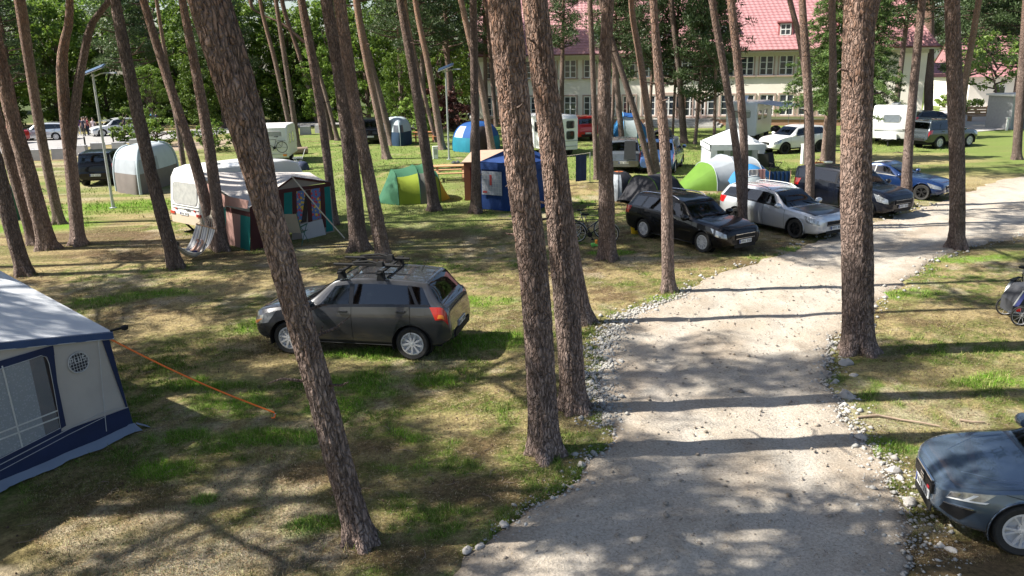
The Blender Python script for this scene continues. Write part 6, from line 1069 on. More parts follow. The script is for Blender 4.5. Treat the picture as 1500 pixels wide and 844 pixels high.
dome('blue and teal family tent with mesh windows and a dark porch on the lawn', 'tent', [(652, 221), (700, 225), (742, 217), (700, 212)], 1.9, [T_BLUE, T_TEAL, T_PALE, DKIN, T_BLUE], lambda k, j: 3 if fr(j, .82, .97) and k < .6 else (1 if k < .28 else (2 if k < .6 and (fr(j, .52, .62) or fr(j, .66, .76)) else 0)), 2.6, .7)
tunnel('lime and dark green tunnel tent with a grey mesh side on the open grass', (555, 296), (656, 289), [(0, .35, .1, 1), (.22, 1.25, 1.35, (0, 1, 1)), (.52, 1.3, 1.5, (2, 1, 1)), (.68, 1.3, 1.55, (0, 1, 1)), (.82, 1.1, 1.2, (3, 0, 0)), (1, .4, .08, 0)], [T_LIME, T_GRN, T_MESH, T_YEL, T_GRN])
dome('low grey dome tent with an orange top vent in front of the people carrier', 'tent', [(872, 290), (905, 297), (941, 290), (905, 279)], 1.15, [T_BLK, T_LG, T_ORG, T_BLK], lambda k, j: 2 if k > .8 else (1 if fr(j, .72, .92) and k < .7 else 0), 2.4, .9, group='small tents behind the black estate')
tunnel('black tunnel tent with lime piping behind the black estate car', (921, 300), (1008, 290), [(0, .9, .15, 0), (.22, 1.15, 1.15, 0), (.6, 1.15, 1.15, 0), (1, .5, .1, 0)], [T_BLK, T_VGRN])
gt, gS = tunnel('vivid green and grey tunnel tent with a blue porch behind the silver estate', (995, 277), (1132, 268), [(0, .5, .1, 1), (.26, 1.2, 1.15, (0, 0, 1)), (.45, 1.3, 1.45, (0, 0, 1)), (.72, 1.3, 1.3, (2, 0, 1)), (1, .8, .3, 0)], [T_LG, T_VGRN, T_SKYB, T_GREY])
def porch(u_, v_): a = math.pi / 2 * v_; x = (u_ - .5) * 2.0; k = math.sin(math.pi * (.06 + .88 * u_)) ** .6; return (x + .35, -1.15 - .95 * math.cos(a) * k, 1.12 * math.sin(a) * k + .02)
mb = cloth(porch, 14, 10, mif=lambda i, j: 1 if j < 4 and 2 < i < 11 else 0); mb.build('porch', [T_SKYB, T_PALE], gt, 180); mb = MB(); mb.tube([porch(k / 14, .42) for k in range(2, 13)], .02, 5); mb.build('porch_piping', T_WHITE, gt, 60)
tunnel('far blue and white tunnel tent by the house wall', (893, 201), (954, 200), [(0, .9, .4, 1), (.3, 1.5, 1.9, (0, 2, 0)), (.6, 1.5, 1.8, (1, 2, 1)), (1, .9, .15, 1)], [T_PALE, T_SKYB, T_BLUE, T_PALE])
dome('dark green dome tent half hidden behind the leftmost pines', 'tent', [(-5, 322), (22, 325), (42, 316), (15, 308)], 1.3, [T_GRN, T_BLK], lambda k, j: 0, 2.5, .8)
# --- gazebos
def gazebo(label, fl, fr_, depth, eave, peak, mats, walls=True):
    A_, B_ = G(*fl), G(*fr_); u_ = (B_ - A_) / np.linalg.norm(B_ - A_); Wd = np.linalg.norm(B_ - A_); t = thing('gazebo', label, 'gazebo', tuple((A_ + B_) / 2), math.atan2(u_[1], u_[0])); x = Wd / 2; n = 12
    for s_, (p0, p1) in enumerate((((-x, 0), (x, 0)), ((x, 0), (x, depth)), ((x, depth), (-x, depth)), ((-x, depth), (-x, 0)))):
        mb = MB(); e_ = .08
        mb.grid([[(p0[0] * (1 - i / n) + p1[0] * i / n + (e_ * math.copysign(1, p0[0] + p1[0]) if p0[0] == p1[0] else 0), p0[1] * (1 - i / n) + p1[1] * i / n + (e_ * (1 if p0[1] > 0 else -1) if p0[1] == p1[1] else 0), z) for z in (eave + .05, eave - .22)] for i in range(n + 1)]); mb.build('valance', mats[0], t, 180)
        mb = MB(); apx = (0, depth / 2, peak); mb.grid([[tuple((np.array((p0[0] * (1 - i / n) + p1[0] * i / n, p0[1] * (1 - i / n) + p1[1] * i / n, eave + .06)) * (1 - k / 6) + np.array(apx) * (k / 6)) - np.array([0, 0, .10 * math.sin(math.pi * k / 6) * math.sin(math.pi * i / n)])) for k in range(7)] for i in range(n + 1)]); mb.build('roof', mats[0], t, 180)
    for cx_, cy_ in ((-x, 0), (x, 0), (x, depth), (-x, depth)): mb = MB(); mb.bar((cx_, cy_, 0), (cx_, cy_, eave), .04); mb.build('leg', GREYM, t)
    return t, x, Wd
def gwall(t, p0, p1, eave, mat, name='side_wall', z0=.03):
    mb = MB(); n = 16; d = np.array([p1[1] - p0[1], p0[0] - p1[0], 0]); d = d / np.linalg.norm(d)
    mb.grid([[tuple(np.array([p0[0] * (1 - i / n) + p1[0] * i / n, p0[1] * (1 - i / n) + p1[1] * i / n, z0 + (eave - z0) * k / 6]) + d * (.03 * math.sin(i * 1.7 + k * .4) * (1 - k / 7))) for k in range(7)] for i in range(n + 1)]); return mb.build(name, mat, t, 180)
BLUET = fabric('gazebo_blue', (.018, .055, .20), (.012, .04, .15), .12)
t, x, Wd = gazebo('navy blue gazebo tent with a clear printed window, left of the centre pine', (704, 307), (772, 313), 2.3, 1.88, 2.55, [BLUET])
gwall(t, (-x, 0), (x, 0), 1.8, BLUET); gwall(t, (x, 0), (x, 2.3), 1.8, BLUET); gwall(t, (-x, 2.3), (-x, 0), 1.8, BLUET); q = MB(); q.box((-x + .62, -.075, 1.12), (.95, .012, .95)); wo = q.build('window', pm('milky_film', (.42, .45, .5), (.3, .33, .4), rough=.2, scale=3), t); q = MB(); rr = random.Random(4)
for k in range(6): q.box((-x + .30 + k * .13, -.086, 1.12), (.012, .006, .9))
for k in range(5): q.box((-x + .62, -.084, .78 + k * .17), (.92, .006, .012))
q.build('window_print', pm('print_white', (.62, .62, .62), rough=.5), wo); q = MB(); q.box((-x + .58, -.089, 1.25), (.1, .006, .42)); q.box((-x + .30, -.089, .76), (.2, .006, .08)); q.build('print_red', pm('print_red', (.5, .08, .08), rough=.5), wo)
BRN = fabric('brown_tarp', (.30, .115, .065), (.26, .095, .055), .1); TAN = fabric('tan_tarp', (.52, .36, .27), (.46, .31, .23))
A_, B_ = G(681, 294), G(703, 297); t = thing('kitchen_tent', 'narrow red-brown kitchen tent with tan roof left of the navy gazebo', 'tent', tuple(A_), 0); D_ = np.array([.35, 1.6, 0]); W_ = np.array([1.7, -.02, 0])
P = lambda a, b, z: tuple(W_ * a + D_ * b + np.array([0, 0, z]))
q = MB(); q.slab([P(0, 0, 0), P(1, 0, 0), P(1, 0, 1.65), P(0, 0, 1.62)], (0, .02, 0)); fo = q.build('front_wall', BRN, t); q = MB(); q.slab([P(.16, -.02, .02), P(.62, -.02, .02), P(.62, -.02, 1.45), P(.16, -.02, 1.45)], (0, .012, 0)); q.build('dark_red_panel', fabric('dark_red_tarp', (.15, .02, .025)), t); q = MB(); q.slab([P(0, 0, 0), P(0, 1, 0), P(0, 1, 1.9), P(0, 0, 1.62)], (.02, 0, 0)); q.slab([P(1, 0, 0), P(1, 1, 0), P(1, 1, 1.9), P(1, 0, 1.65)], (.02, 0, 0)); q.build('side_wall', BRN, t); q = MB(); q.slab([P(-.04, -.06, 1.65), P(1.04, -.06, 1.67), P(1.04, 1.1, 1.98), P(-.04, 1.1, 1.95)], (0, 0, .03)); q.build('roof', TAN, t)  # dark red sheet laid over part of the brown front wall
t, x, Wd = gazebo('white party gazebo with arched lattice windows behind the green tent', (1040, 256), (1118, 255), 2.7, 1.45, 2.25, [T_WHITE])
gwall(t, (-x, 2.7), (x, 2.7), 1.35, T_WHITE); gwall(t, (-x, 2.7), (-x, 0), 1.35, T_WHITE); gwall(t, (x, 0), (x, 2.7), 1.35, T_WHITE)
for xx in (-.75, .75):
    q = MB(); q.box((xx, 2.6, 1.0), (1.2, .02, .9)); wo = q.build('window', pm('green_film', (.22, .30, .22), (.16, .22, .16), rough=.2), t); q = MB()
    for k in range(4): q.box((xx - .6 + k * .4, 2.57, 1.0), (.05, .02, .9))
    for z_ in (.55, 1.0, 1.45): q.box((xx, 2.568, z_), (1.25, .02, .05))
    q.bar((xx - .6, 2.56, 1.0), (xx, 2.56, 1.45), .04); q.bar((xx + .6, 2.56, 1.0), (xx, 2.56, 1.45), .04); q.build('lattice', T_WHITE, wo)
for s_ in (-1, 1): q = MB(); q.slab([(s_ * x, -.01, .02), (s_ * (x - .35), -.01, .02), (s_ * (x - .3), -.01, 1.3), (s_ * x, -.01, 1.3)], (0, -.02, 0)); q.build('corner_curtain', T_WHITE, t)
# --- other caravans and motorhomes
def boxvan(label, cat, name, pa, pb, W_, prof, group=None, side=1, mat=CARAVW):
    """pa, pb: ground points at the two ends of the visible long side (pa = rear)"""
    A_, B_ = G(*pa), G(*pb); u_ = (B_ - A_) / np.linalg.norm(B_ - A_); nv = np.array([-u_[1], u_[0], 0]); o_ = (A_ + B_) / 2 + nv * W_ / 2 * side; t = thing(name, label, cat, tuple(o_), math.atan2(u_[1], u_[0]), group); shell(prof, W_, mat, t); return t, np.linalg.norm(B_ - A_)
def bw(t, x, W_, s_, r=.3):
    q = MB(); q.lathe([(.1, -.1), (r, -.1), (r, .1), (.17, .1), (.1, .07), (0, .07)], 18, 'y', 0, (x, s_ * (W_ / 2 - .15), r)); q.build('wheel', RUBBER, t, 40)
# small caravan seen from behind, bicycle on its tail
t, L = boxvan('small cream caravan with a bicycle on its tail, left of the lawn', 'caravan', 'caravan', (421, 243), (440, 228), 1.95, [(-1.9, .4), (1.8, .4), (1.95, 1.3), (1.6, 2.2), (1.2, 2.32), (-1.5, 2.35), (-1.85, 2.2), (-1.95, 1.2)], 'white caravans', 1, pm('cream_caravan', (.74, .73, .70), (.68, .67, .64), rough=.4))
q = MB(); q.box((-1.95, 0, 1.02), (.02, 1.9, .03)); q.box((-1.94, 0, .62), (.02, 1.9, .025)); q.build('rear_trim', GREYM, t); rwin(t, (-1.9, 0, 1.75), 1.2, .45, axis='x', name='rear_window')
for s_ in (-1, 1): q = MB(); q.box((-1.95, s_ * .75, .55), (.04, .22, .12)); q.build('tail_light', ORANGEL if s_ < 0 else REDL, t); bw(t, 0, 1.95, s_)
rwin(t, (-.9, -.985, 1.5), .5, .6); rwin(t, (.3, -.985, 1.5), .6, .6); CSM = t
t, L = boxvan('white caravan with its drawbar towards the camera beside the dark off-roader', 'caravan', 'caravan', (1331, 213), (1338, 205), 2.3, [(-2.3, .45), (2.3, .45), (2.3, 2.4), (-1.9, 2.55), (-2.2, 2.35), (-2.38, 1.3)], 'white caravans', 1)
rwin(t, (-2.36, 0, 1.72), .95, .48, axis='x', name='front_window', mat=pm('grey_window', (.22, .25, .28), rough=.1)); q = MB(); q.box((-2.4, 0, 1.05), (.03, 2.1, .03)); q.build('rear_trim', GREYM, t); q = MB(); q.box((-2.6, 0, .62), (.5, .9, .36), taper=.9); q.build('gas_locker', CARAVW, t); q = MB(); q.bar((-2.3, .6, .42), (-3.3, 0, .42), .08); q.bar((-2.3, -.6, .42), (-3.3, 0, .42), .08); q.build('drawbar', BLACKP, t); q = MB(); q.lathe([(0, 0), (.06, 0), (.06, .4), (0, .4)], 8, 'z', 0, (-3.1, 0, .02)); q.build('jockey_wheel', BLACKP, t)
for s_ in (-1, 1): bw(t, .1, 2.3, s_)
q = MB(); q.box((0, 0, 2.6), (2.5, .4, .07)); q.build('roof_rail', GREYM, t)
t, L = boxvan('white motorhome half hidden behind the two centre pines', 'motorhome', 'motorhome', (815, 234), (744, 219), 2.2, [(-2.4, .4), (2.3, .4), (2.4, 1.0), (1.8, 1.4), (2.2, 1.9), (2.1, 2.4), (1.6, 2.5), (-2.2, 2.52), (-2.42, 2.3)], 'motorhomes', -1)
for z_, m_ in ((.62, GREYM), (.95, GREYM)): q = MB(); q.box((-2.45, 0, z_), (.02, 2.0, .05)); q.build('rear_trim', m_, t)
rwin(t, (-2.43, -.5, 1.95), .55, .45, axis='x', mat=GLASS, name='rear_window'); rwin(t, (-2.43, -.5, 1.3), .55, .5, axis='x', mat=GLASS, name='rear_hatch'); rwin(t, (-1.2, 1.11, 1.8), 1.0, .6, mat=GLASS); rwin(t, (.8, 1.11, 1.8), .8, .6, mat=GLASS); rwin(t, (2.05, 0, 1.65), .4, 1.4, axis='x', mat=GLASS, name='windscreen')
for s_ in (-1, 1): bw(t, -1.4, 2.2, s_, .34); bw(t, 1.5, 2.2, s_, .34)
t, L = boxvan('white motorhome with its awning wound out in front of the house', 'motorhome', 'motorhome', (1108, 207), (1125, 201), 2.2, [(-2.0, .4), (2.4, .4), (2.5, 1.0), (2.3, 1.9), (2.2, 2.55), (1.7, 2.72), (-1.8, 2.74), (-2.05, 2.5)], 'motorhomes', 1)
for xx in (-1.2, .4): rwin(t, (xx, -1.11, 1.8), .9, .6, mat=GLASS)
rwin(t, (-2.04, -.1, 1.9), 1.1, .5, axis='x', mat=WINP, name='rear_window'); q = MB(); q.slab([(-1.9, -1.1, 2.62), (2.0, -1.1, 2.62), (2.0, -3.3, 2.36), (-1.9, -3.3, 2.36)], (0, 0, .02)); aw = q.build('awning', fabric('awning_pale', (.50, .58, .62)), t)
for xx in (-1.85, 1.95): q = MB(); q.bar((xx, -3.25, 0), (xx, -3.25, 2.36), .03); q.build('awning_leg', GREYM, t)
q = MB(); q.box((-.3, .3, 2.9), (.7, .5, .04), rot=Matrix.Rotation(-.5, 3, 'Y')); q.bar((-.3, .3, 2.72), (-.3, .3, 2.9), .04); q.build('roof_dish', CARAVW, t)
for s_ in (-1, 1): bw(t, -1.0, 2.2, s_, .34); bw(t, 1.6, 2.2, s_, .34)
# --- bicycles
def bicycle(loc, rz, label, col, group=None, z0=0.0, tilt=0, fenders=True):
    t = thing('bicycle', label, 'bicycle', loc, rz, group); t.rotation_euler = (tilt, 0, rz); r = .34
    for x in (-.53, .53):
        q = MB(); q.lathe([(r - .035, -.018), (r, -.016), (r + .004, 0), (r, .016), (r - .035, .018), (r - .035, -.018)], 28, 'y', 0, (x, 0, r)); w_ = q.build('wheel', RUBBER, t, 50); q = MB(); q.lathe([(r - .05, -.012), (r - .034, -.012), (r - .034, .012), (r - .05, .012), (r - .05, -.012)], 28, 'y', 0, (x, 0, r)); q.lathe([(0, -.04), (.03, -.04), (.03, .04), (0, .04)], 8, 'y', 0, (x, 0, r)); 
        for k in range(12): a = k * math.pi / 6; q.tube([(x, 0, r), (x + (r - .04) * math.cos(a), 0, r + (r - .04) * math.sin(a))], .0035, 3, cap=False)
        q.build('rim', ALLOY, w_)
        if fenders: q = MB(); q.grid([[(x + (r + .03) * math.cos(a), y, r + (r + .03) * math.sin(a)) for y in (-.03, .03)] for a in np.linspace(.15, 2.9, 14)]); q.build('mudguard', GREYM, t, 60)
    q = MB(); bb = (-.08, 0, .30); st = (-.22, 0, .80); hd = (.36, 0, .84); hl = (.40, 0, .66)
    for a, b, rr in ((bb, st, .016), (st, (.37, 0, .80), .016), (bb, hl, .018), (bb, (-.53, .0, r), .01), ((-.2, 0, .74), (-.53, 0, r), .009), (hd, (.53, .0, r), .015)): q.tube([a, b], rr, 6)
    q.build('frame', col, t, 60); q = MB(); q.tube([st, (-.25, 0, .94)], .013, 6); q.build('seat_post', GREYM, t); q = MB(); q.lathe([(0, -.02), (.07, -.01), (.075, .03), (.03, .05), (0, .05)], 10, 'z', 0, (-.30, 0, .95)); q.box((-.2, 0, .965), (.18, .05, .04)); q.build('saddle', BLACKP, t, 50); q = MB(); q.tube([hd, (.34, 0, 1.02)], .013, 6); q.tube([(.20, -.28, 1.03), (.32, -.2, 1.05), (.36, 0, 1.02), (.32, .2, 1.05), (.20, .28, 1.03)], .012, 6); q.build('handlebar', BLACKP, t, 60)
    q = MB(); q.lathe([(0, -.02), (.09, -.02), (.09, .0), (0, .0)], 16, 'y', 0, (bb[0], -.04, bb[2])); q.bar((bb[0], -.07, bb[2]), (bb[0] + .1, -.07, bb[2] - .14), .02); q.bar((bb[0], .07, bb[2]), (bb[0] - .1, .07, bb[2] + .14), .02); q.box((bb[0] + .1, -.12, bb[2] - .14), (.08, .09, .02)); q.build('crank', BLACKP, t); q = MB(); q.bar((-.30, 0, .73), (-.78, 0, .72), .10, .012); q.bar((-.6, .05, .72), (-.53, .05, r), .01); q.bar((-.6, -.05, .72), (-.53, -.05, r), .01); q.build('carrier', BLACKP, t); return t
BFR = paint('bike_dark_frame', (.02, .025, .03), .3); bicycle(tuple(G(868, 356)), -.25, 'dark bicycle with bright mudguards leaning between the two middle pines', BFR, 'bicycles in the camp', tilt=.08); bicycle(tuple(G(861, 350)), -.12, 'second bicycle right behind the one with bright mudguards', paint('bike_blue_frame', (.02, .06, .12), .3), 'bicycles in the camp', tilt=-.06)
t2 = bicycle((0, 0, 0), 0, 'thin bicycle strapped upright on the tail of the small caravan', BFR, 'bicycles in the camp', fenders=False); mw = CSM.matrix_basis @ Vector((-2.08, -.1, .72)); t2.location = mw; t2.rotation_euler = (0, 0, CSM.rotation_euler[2] + math.pi / 2)
g = G(1506, 472); bicycle((G(1481, 452)[0] + .45, G(1481, 452)[1] + .28, 0), .55, 'black bicycle with a rear carrier at the right edge, towing a trailer', BFR, 'bicycles in the camp')
tl = thing('bicycle_trailer', 'dark grey child trailer with a blue stripe and red reflector at the right edge', 'trailer', (g[0] - .02, g[1] + .1, 0), -.15); bm_ = [(-.42, .22), (.5, .22), (.55, .5), (.30, .86), (-.22, .80), (-.42, .5)]; q = MB()
TRD = fabric('trailer_dark', (.05, .053, .06), (.04, .042, .05), .04); q.grid([[(x, y, z) for x, z in bm_ + [bm_[0]]] for y in (-.30, .30)]); q.poly([(x, -.30, z) for x, z in bm_]); q.poly([(x, .30, z) for x, z in bm_][::-1]); q.build('cabin', TRD, tl)
for s_ in (-1, 1):
    q = MB(); q.lathe([(.20, -.02), (.225, -.018), (.23, 0), (.225, .018), (.20, .02), (.20, -.02)], 26, 'y', 0, (-.25, s_ * .38, .23)); w_ = q.build('wheel', RUBBER, tl, 50); q = MB(); q.lathe([(.19, -.012), (.2, -.012), (.2, .012), (.19, .012), (.19, -.012)], 26, 'y', 0, (-.25, s_ * .38, .23))
    for k in range(10): a = k * math.pi / 5; q.tube([(-.25, s_ * .38, .23), (-.25 + .195 * math.cos(a), s_ * .38, .23 + .195 * math.sin(a))], .004, 3, cap=False)
    q.build('rim', ALLOY, w_)
q = MB(); q.slab([(-.40, -.306, .42), (-.31, -.306, .42), (-.12, -.306, .84), (-.2, -.306, .83)], (0, -.006, 0)); q.build('side_stripe', fabric('trailer_blue', (.16, .18, .5)), tl); q = MB(); q.slab([(-.43, -.306, .44), (-.40, -.306, .44), (-.24, -.306, .78), (-.27, -.306, .78)], (0, -.005, 0)); q.build('side_edge', WHITE, tl); q = MB(); q.box((-.3, -.318, .34), (.09, .012, .07)); q.build('reflector', REDL, tl); q = MB(); q.tube([(-.52, -.36, .32), (-.35, -.34, .28), (.4, -.32, .24)], .012, 6); q.build('frame_tube', GREYM, tl)
# --- lamps, pillars, blocks, posts, tables
def lamp(px, py, label, h, arm=False, rz=0):
    t = thing('street_lamp', label, 'lamp post', tuple(G(px, py)), rz, 'solar lamp posts'); q = MB(); q.lathe([(.16, 0), (.16, .03), (.07, .05), (.06, .4), (.045, h - .1), (.05, h)], 12); q.build('pole', GREYM, t, 40); R3 = Matrix.Rotation(-.35, 3, 'Y') @ Matrix.Rotation(.25, 3, 'X'); q = MB(); q.box((.02, 0, h + .16), (.95, .62, .04), rot=R3); pn = q.build('solar_panel', pm('solar_cells', (.02, .035, .07), (.03, .05, .1), rough=.15), t); q = MB(); q.box((.02, 0, h + .125), (1.0, .67, .03), rot=R3); q.build('panel_frame', GREYM, t)
    q = MB(); q.tube([(0, 0, h - .12), (.3, .0, h + .0), (.45, 0, h + .02)], .03, 6); q.box((.68, 0, h + .03), (.55, .2, .06), taper=.8); q.build('luminaire', GREYM, t, 40)
    if arm: q = MB(); q.tube([(0, 0, h * .66), (.15, 0, h * .66)], .025, 6); q.box((.28, 0, h * .66 + .01), (.3, .14, .07), taper=.75); q.build('side_luminaire', WHITE, t)
    return t
lamp(166, 305, 'tall solar lamp post beside the grey inflatable tent', 5.65, True, .1); lamp(658, 234, 'solar lamp post on the lawn in front of the blue and teal tent', 5.4, False, -.1); lamp(1236, 225, 'solar lamp post mostly hidden behind the thick right pine', 5.3, False, 2.9)
for (px, py, lab, hh) in ((638, 233, 'small white power pillar on the lawn by the far lamp', .75), (1177, 240, 'white power pillar beside the straight pine near the white crossover', 1.05), (1211, 262, 'short pale service post behind the dark blue minivan', .8)):
    t = thing('power_pillar', lab, 'power pillar', tuple(G(px, py)), .2, 'power pillars'); q = MB(); q.box((0, 0, hh / 2), (.30, .22, hh)); q.box((0, 0, hh + .02), (.34, .26, .05)); q.build('cabinet', WHITE, t); q = MB(); q.box((-.0, -.117, hh * .6), (.2, .012, hh * .45)); q.build('door', GREYM, t); q = MB(); q.box((.158, 0, hh * .5), (.012, .18, hh * .9)); q.build('dark_side', BLACKP, t)
CONC = pm('pale_concrete', (.46, .45, .46), (.38, .37, .38), rough=.9, scale=3, bs=.3); k = 0
for px, py, lab in ((51, 235, 'pale concrete block by the left road, left of the bent pine'), (89, 233, 'pale concrete block just left of the bent pine'), (119, 228, 'pale concrete block right of the bent pine'), (145, 224, 'pale concrete block left of the lamp post'), (176, 223, 'pale concrete block above the grey tent'), (201, 218, 'pale concrete block behind the grey tent top'), (425, 199, 'pale block on the far verge, leftmost behind the small caravan'), (448, 197, 'pale block on the far verge, right of the orange pine'), (470, 195, 'pale block on the far verge, before the dark van'), (352, 203, 'pale block behind the leaning foreground pine'), (606, 192, 'pale block on the far verge behind the white and navy tent')):
    t = thing('concrete_block', lab, 'concrete block', tuple(G(px, py)), .12 * math.sin(px), 'concrete blocks along the road'); q = MB(); q.box((0, 0, .36), (.95, .45, .72), taper=.93); q.build('block', CONC, t); q = MB(); q.tube([(-.1, 0, .71), (-.08, 0, .78), (.08, 0, .78), (.1, 0, .71)], .012, 5); q.build('lifting_loop', GREYM, t)
for px, py, lab in ((127, 226, 'thin dark fence post left of the lamp post'), (168, 219, 'thin dark fence post right of the lamp post'), (412, 192, 'thin dark post left of the orange pine'), (594, 181, 'dark post right of the white and navy tent'), (320, 215, 'thin dark post in the bush')):
    t = thing('fence_post', lab, 'post', tuple(G(px, py)), 0, 'dark posts along the road'); q = MB(); q.box((0, 0, .6), (.08, .08, 1.2)); q.build('post', BLACKP, t); q = MB(); q.box((0, 0, 1.22), (.10, .10, .05), taper=.5); q.build('cap', BLACKP, t)
def picnic(px, py, rz, label, wood):
    t = thing('picnic_table', label, 'picnic table', tuple(G(px, py)), rz, 'picnic tables')
    for k in range(5): q = MB(); q.box((0, -.32 + k * .16, .74), (1.8, .145, .045)); q.build('top_plank', wood, t)
    for s_ in (-1, 1):
        for k in range(2): q = MB(); q.box((0, s_ * (.66 + k * .15), .44), (1.8, .135, .045)); q.build('bench_plank', wood, t)
        for e_ in (-1, 1): q = MB(); q.bar((s_ * .65, e_ * .28, .715), (s_ * .65, e_ * .68, .0), .05, .11, up=(1, 0, 0)); q.build('leg', wood, t)
        q = MB(); q.box((s_ * .705, 0, .38), (.05, 1.55, .10)); q.build('bench_bearer', wood, t)
ORW = pm('orange_stained_wood', (.46, .20, .08), (.36, .15, .06), rough=.7, scale=7); picnic(660, 264, .08, 'wooden picnic table between the lime tent and the brown kitchen tent', pm('pale_stained_wood', (.50, .30, .15), (.42, .24, .12), rough=.7, scale=7)); picnic(622, 208, .1, 'red-brown picnic table far behind the dark pine of the lime tent', ORW)
V, Fc = stones(np.array([(G(x, y)[0], G(x, y)[1], z) for x, y, z in ((662, 247, .12), (668, 246, .14), (674, 247, .12), (680, 247, .1), (671, 246, .3), (665, 246, .28), (677, 246, .26))]), np.array([.22, .25, .22, .2, .2, .18, .18]), 9); tag(link('stone_pile', npmesh('stone_pile', V, Fc, PEB)), 'heap of pale stones behind the wooden picnic table', 'stones', kind='stuff')
t = thing('log_stump', 'pale cut log standing beside the small caravan', 'log', tuple(G(440, 226)), .4); q = MB(); q.tube([(-.5, 0, .24), (.5, .1, .24)], .24, 14); q.build('log', pm('log_bark', (.30, .22, .16), (.22, .16, .12), rough=.9), t, 50); q = MB(); q.lathe([(0, 0), (.22, 0), (.22, .02), (0, .02)], 14, 'z', 0, (0, 0, 0)); e_ = q.build('cut_face', WOOD, t); e_.rotation_euler = (0, -math.pi / 2, .1); e_.location = (-.5, 0, .24)
# --- chairs, cloths and small things
def camp_chair(px, py, rz, label, cl, fr_):
    t = thing('camping_chair', label, 'chair', tuple(G(px, py)), rz, 'camping chairs'); q = MB()
    q.grid([[(x, y, z) for x in (-.25, 0, .25)] for y, z in ((-.28, .42), (0, .38), (.22, .42))]); q.build('seat', cl, t, 180); q = MB(); q.grid([[(x, y, z) for x in (-.25, 0, .25)] for y, z in ((.22, .42), (.34, .75), (.46, 1.1))]); q.build('backrest', cl, t, 180)
    for s_ in (-1, 1):
        q = MB(); q.tube([(s_ * .27, -.30, .42), (s_ * .27, .22, .42), (s_ * .27, .48, 1.12)], .013, 6); q.build('side_frame', fr_, t)
        q = MB(); q.tube([(s_ * .28, -.28, 0), (s_ * .28, .25, .62)], .013, 6); q.build('leg', fr_, t); q = MB(); q.tube([(s_ * .285, .36, 0), (s_ * .285, -.22, .62)], .013, 6); q.build('leg', fr_, t); q = MB(); q.box((s_ * .29, 0, .64), (.05, .5, .03)); q.build('armrest', fr_, t)
camp_chair(436, 357, math.pi - .15, 'beige camping chair with green frame in front of the flowered awning', fabric('chair_beige', (.40, .36, .29), (.34, .30, .24)), pm('green_frame', (.02, .13, .08), rough=.4)); camp_chair(437, 247, -1.4, 'white-framed folding chair beside the small caravan', fabric('chair_dark_blue', (.03, .04, .08)), WHITE)
t = thing('camp_bag', 'dark blue heap of bags on the grass beside the small caravan', 'bag', tuple(G(443, 249))); q = MB(); P = []
for k in range(7): e = math.pi / 2 * k / 6; P.append((.42 * math.cos(e) ** .6 if k < 6 else 0, .5 * math.sin(e)))
q.lathe(P, 12); q.build('bag', fabric('bag_blue', (.03, .045, .09), (.06, .07, .11)), t, 60); q = MB(); q.tube([(-.2, 0, .45), (-.1, 0, .6), (.1, 0, .6), (.2, 0, .45)], .02, 6); q.build('strap', BLACKP, t)
camp_chair(1119, 256, 2.6, 'dark camping chair at the right side of the white gazebo', T_BLK, BLACKP); camp_chair(1133, 257, .4, 'second dark folding chair right of the white gazebo', fabric('chair_dark', (.03, .03, .035)), BLACKP)
g = G(1141, 283); t = thing('windbreak', 'blue striped windbreak cloth on poles behind the silver estate', 'windbreak', tuple(g)); n = 10
for k in range(n): q = MB(); x0, x1 = -.45 + .9 * k / n, -.45 + .9 * (k + 1) / n; q.slab([(x0, .03 * (k % 2), .12), (x1, .03 * ((k + 1) % 2), .12), (x1, .03 * ((k + 1) % 2), .95), (x0, .03 * (k % 2), .95)], (0, .006, 0)); q.build('stripe', (T_BLUE, T_NAVY)[k % 2], t)
for x_ in (-.46, .46): q = MB(); q.tube([(x_, 0, 0), (x_, 0, 1.0)], .014, 6); q.build('pole', WOOD, t)
g = G(1107, 280); t = thing('drying_rack', 'folding drying rack hung with pale and pink towels beside the green tent', 'drying rack', tuple(g), .1)
for s_ in (-1, 1): q = MB(); q.tube([(-.38, s_ * .25, 0), (-.38, s_ * -.05, .95)], .012, 5); q.tube([(.38, s_ * .25, 0), (.38, s_ * -.05, .95)], .012, 5); q.build('leg', WHITE, t)
for x0, x1, m_, nm in ((-.36, .05, fabric('towel_pale', (.6, .58, .56)), 'towel'), (.08, .36, fabric('towel_pink', (.6, .33, .3)), 'towel')): q = MB(); q.grid([[(x0 + (x1 - x0) * i / 6, y + .01 * math.sin(i * 2), z) for y, z in ((-.1, .35), (-.03, .97), (.03, .97), (.1, .5))] for i in range(7)]); q.build(nm, m_, t, 60)
g = G(1164, 297); t = thing('paddling_pool', 'small bright blue tub on the grass between silver estate and minivan', 'tub', tuple(g)); q = MB(); q.lathe([(0, .03), (.42, .03), (.45, .1), (.5, .38), (.54, .40), (.5, .42), (.44, .36), (.4, .08), (0, .06)], 20); q.build('shell', T_SKYB, t, 50); q = MB(); q.tube([(.5 * math.cos(a), .5 * math.sin(a), .4) for a in np.linspace(0, 6.3, 24)], .04, 6); q.build('rim', T_BLUE, t, 60)
t = thing('bucket', 'small yellow bucket on the grass behind the black estate car', 'bucket', tuple(G(930, 342))); q = MB(); q.lathe([(0, 0), (.13, 0), (.17, .28), (.18, .28), (.15, .26), (.11, .02)], 14); q.build('pail', pm('yellow_plastic', (.75, .48, .02), rough=.4), t, 40); q = MB(); q.tube([(-.17, 0, .27), (-.1, .03, .36), (.1, .03, .36), (.17, 0, .27)], .008, 5); q.build('handle', WHITE, t)
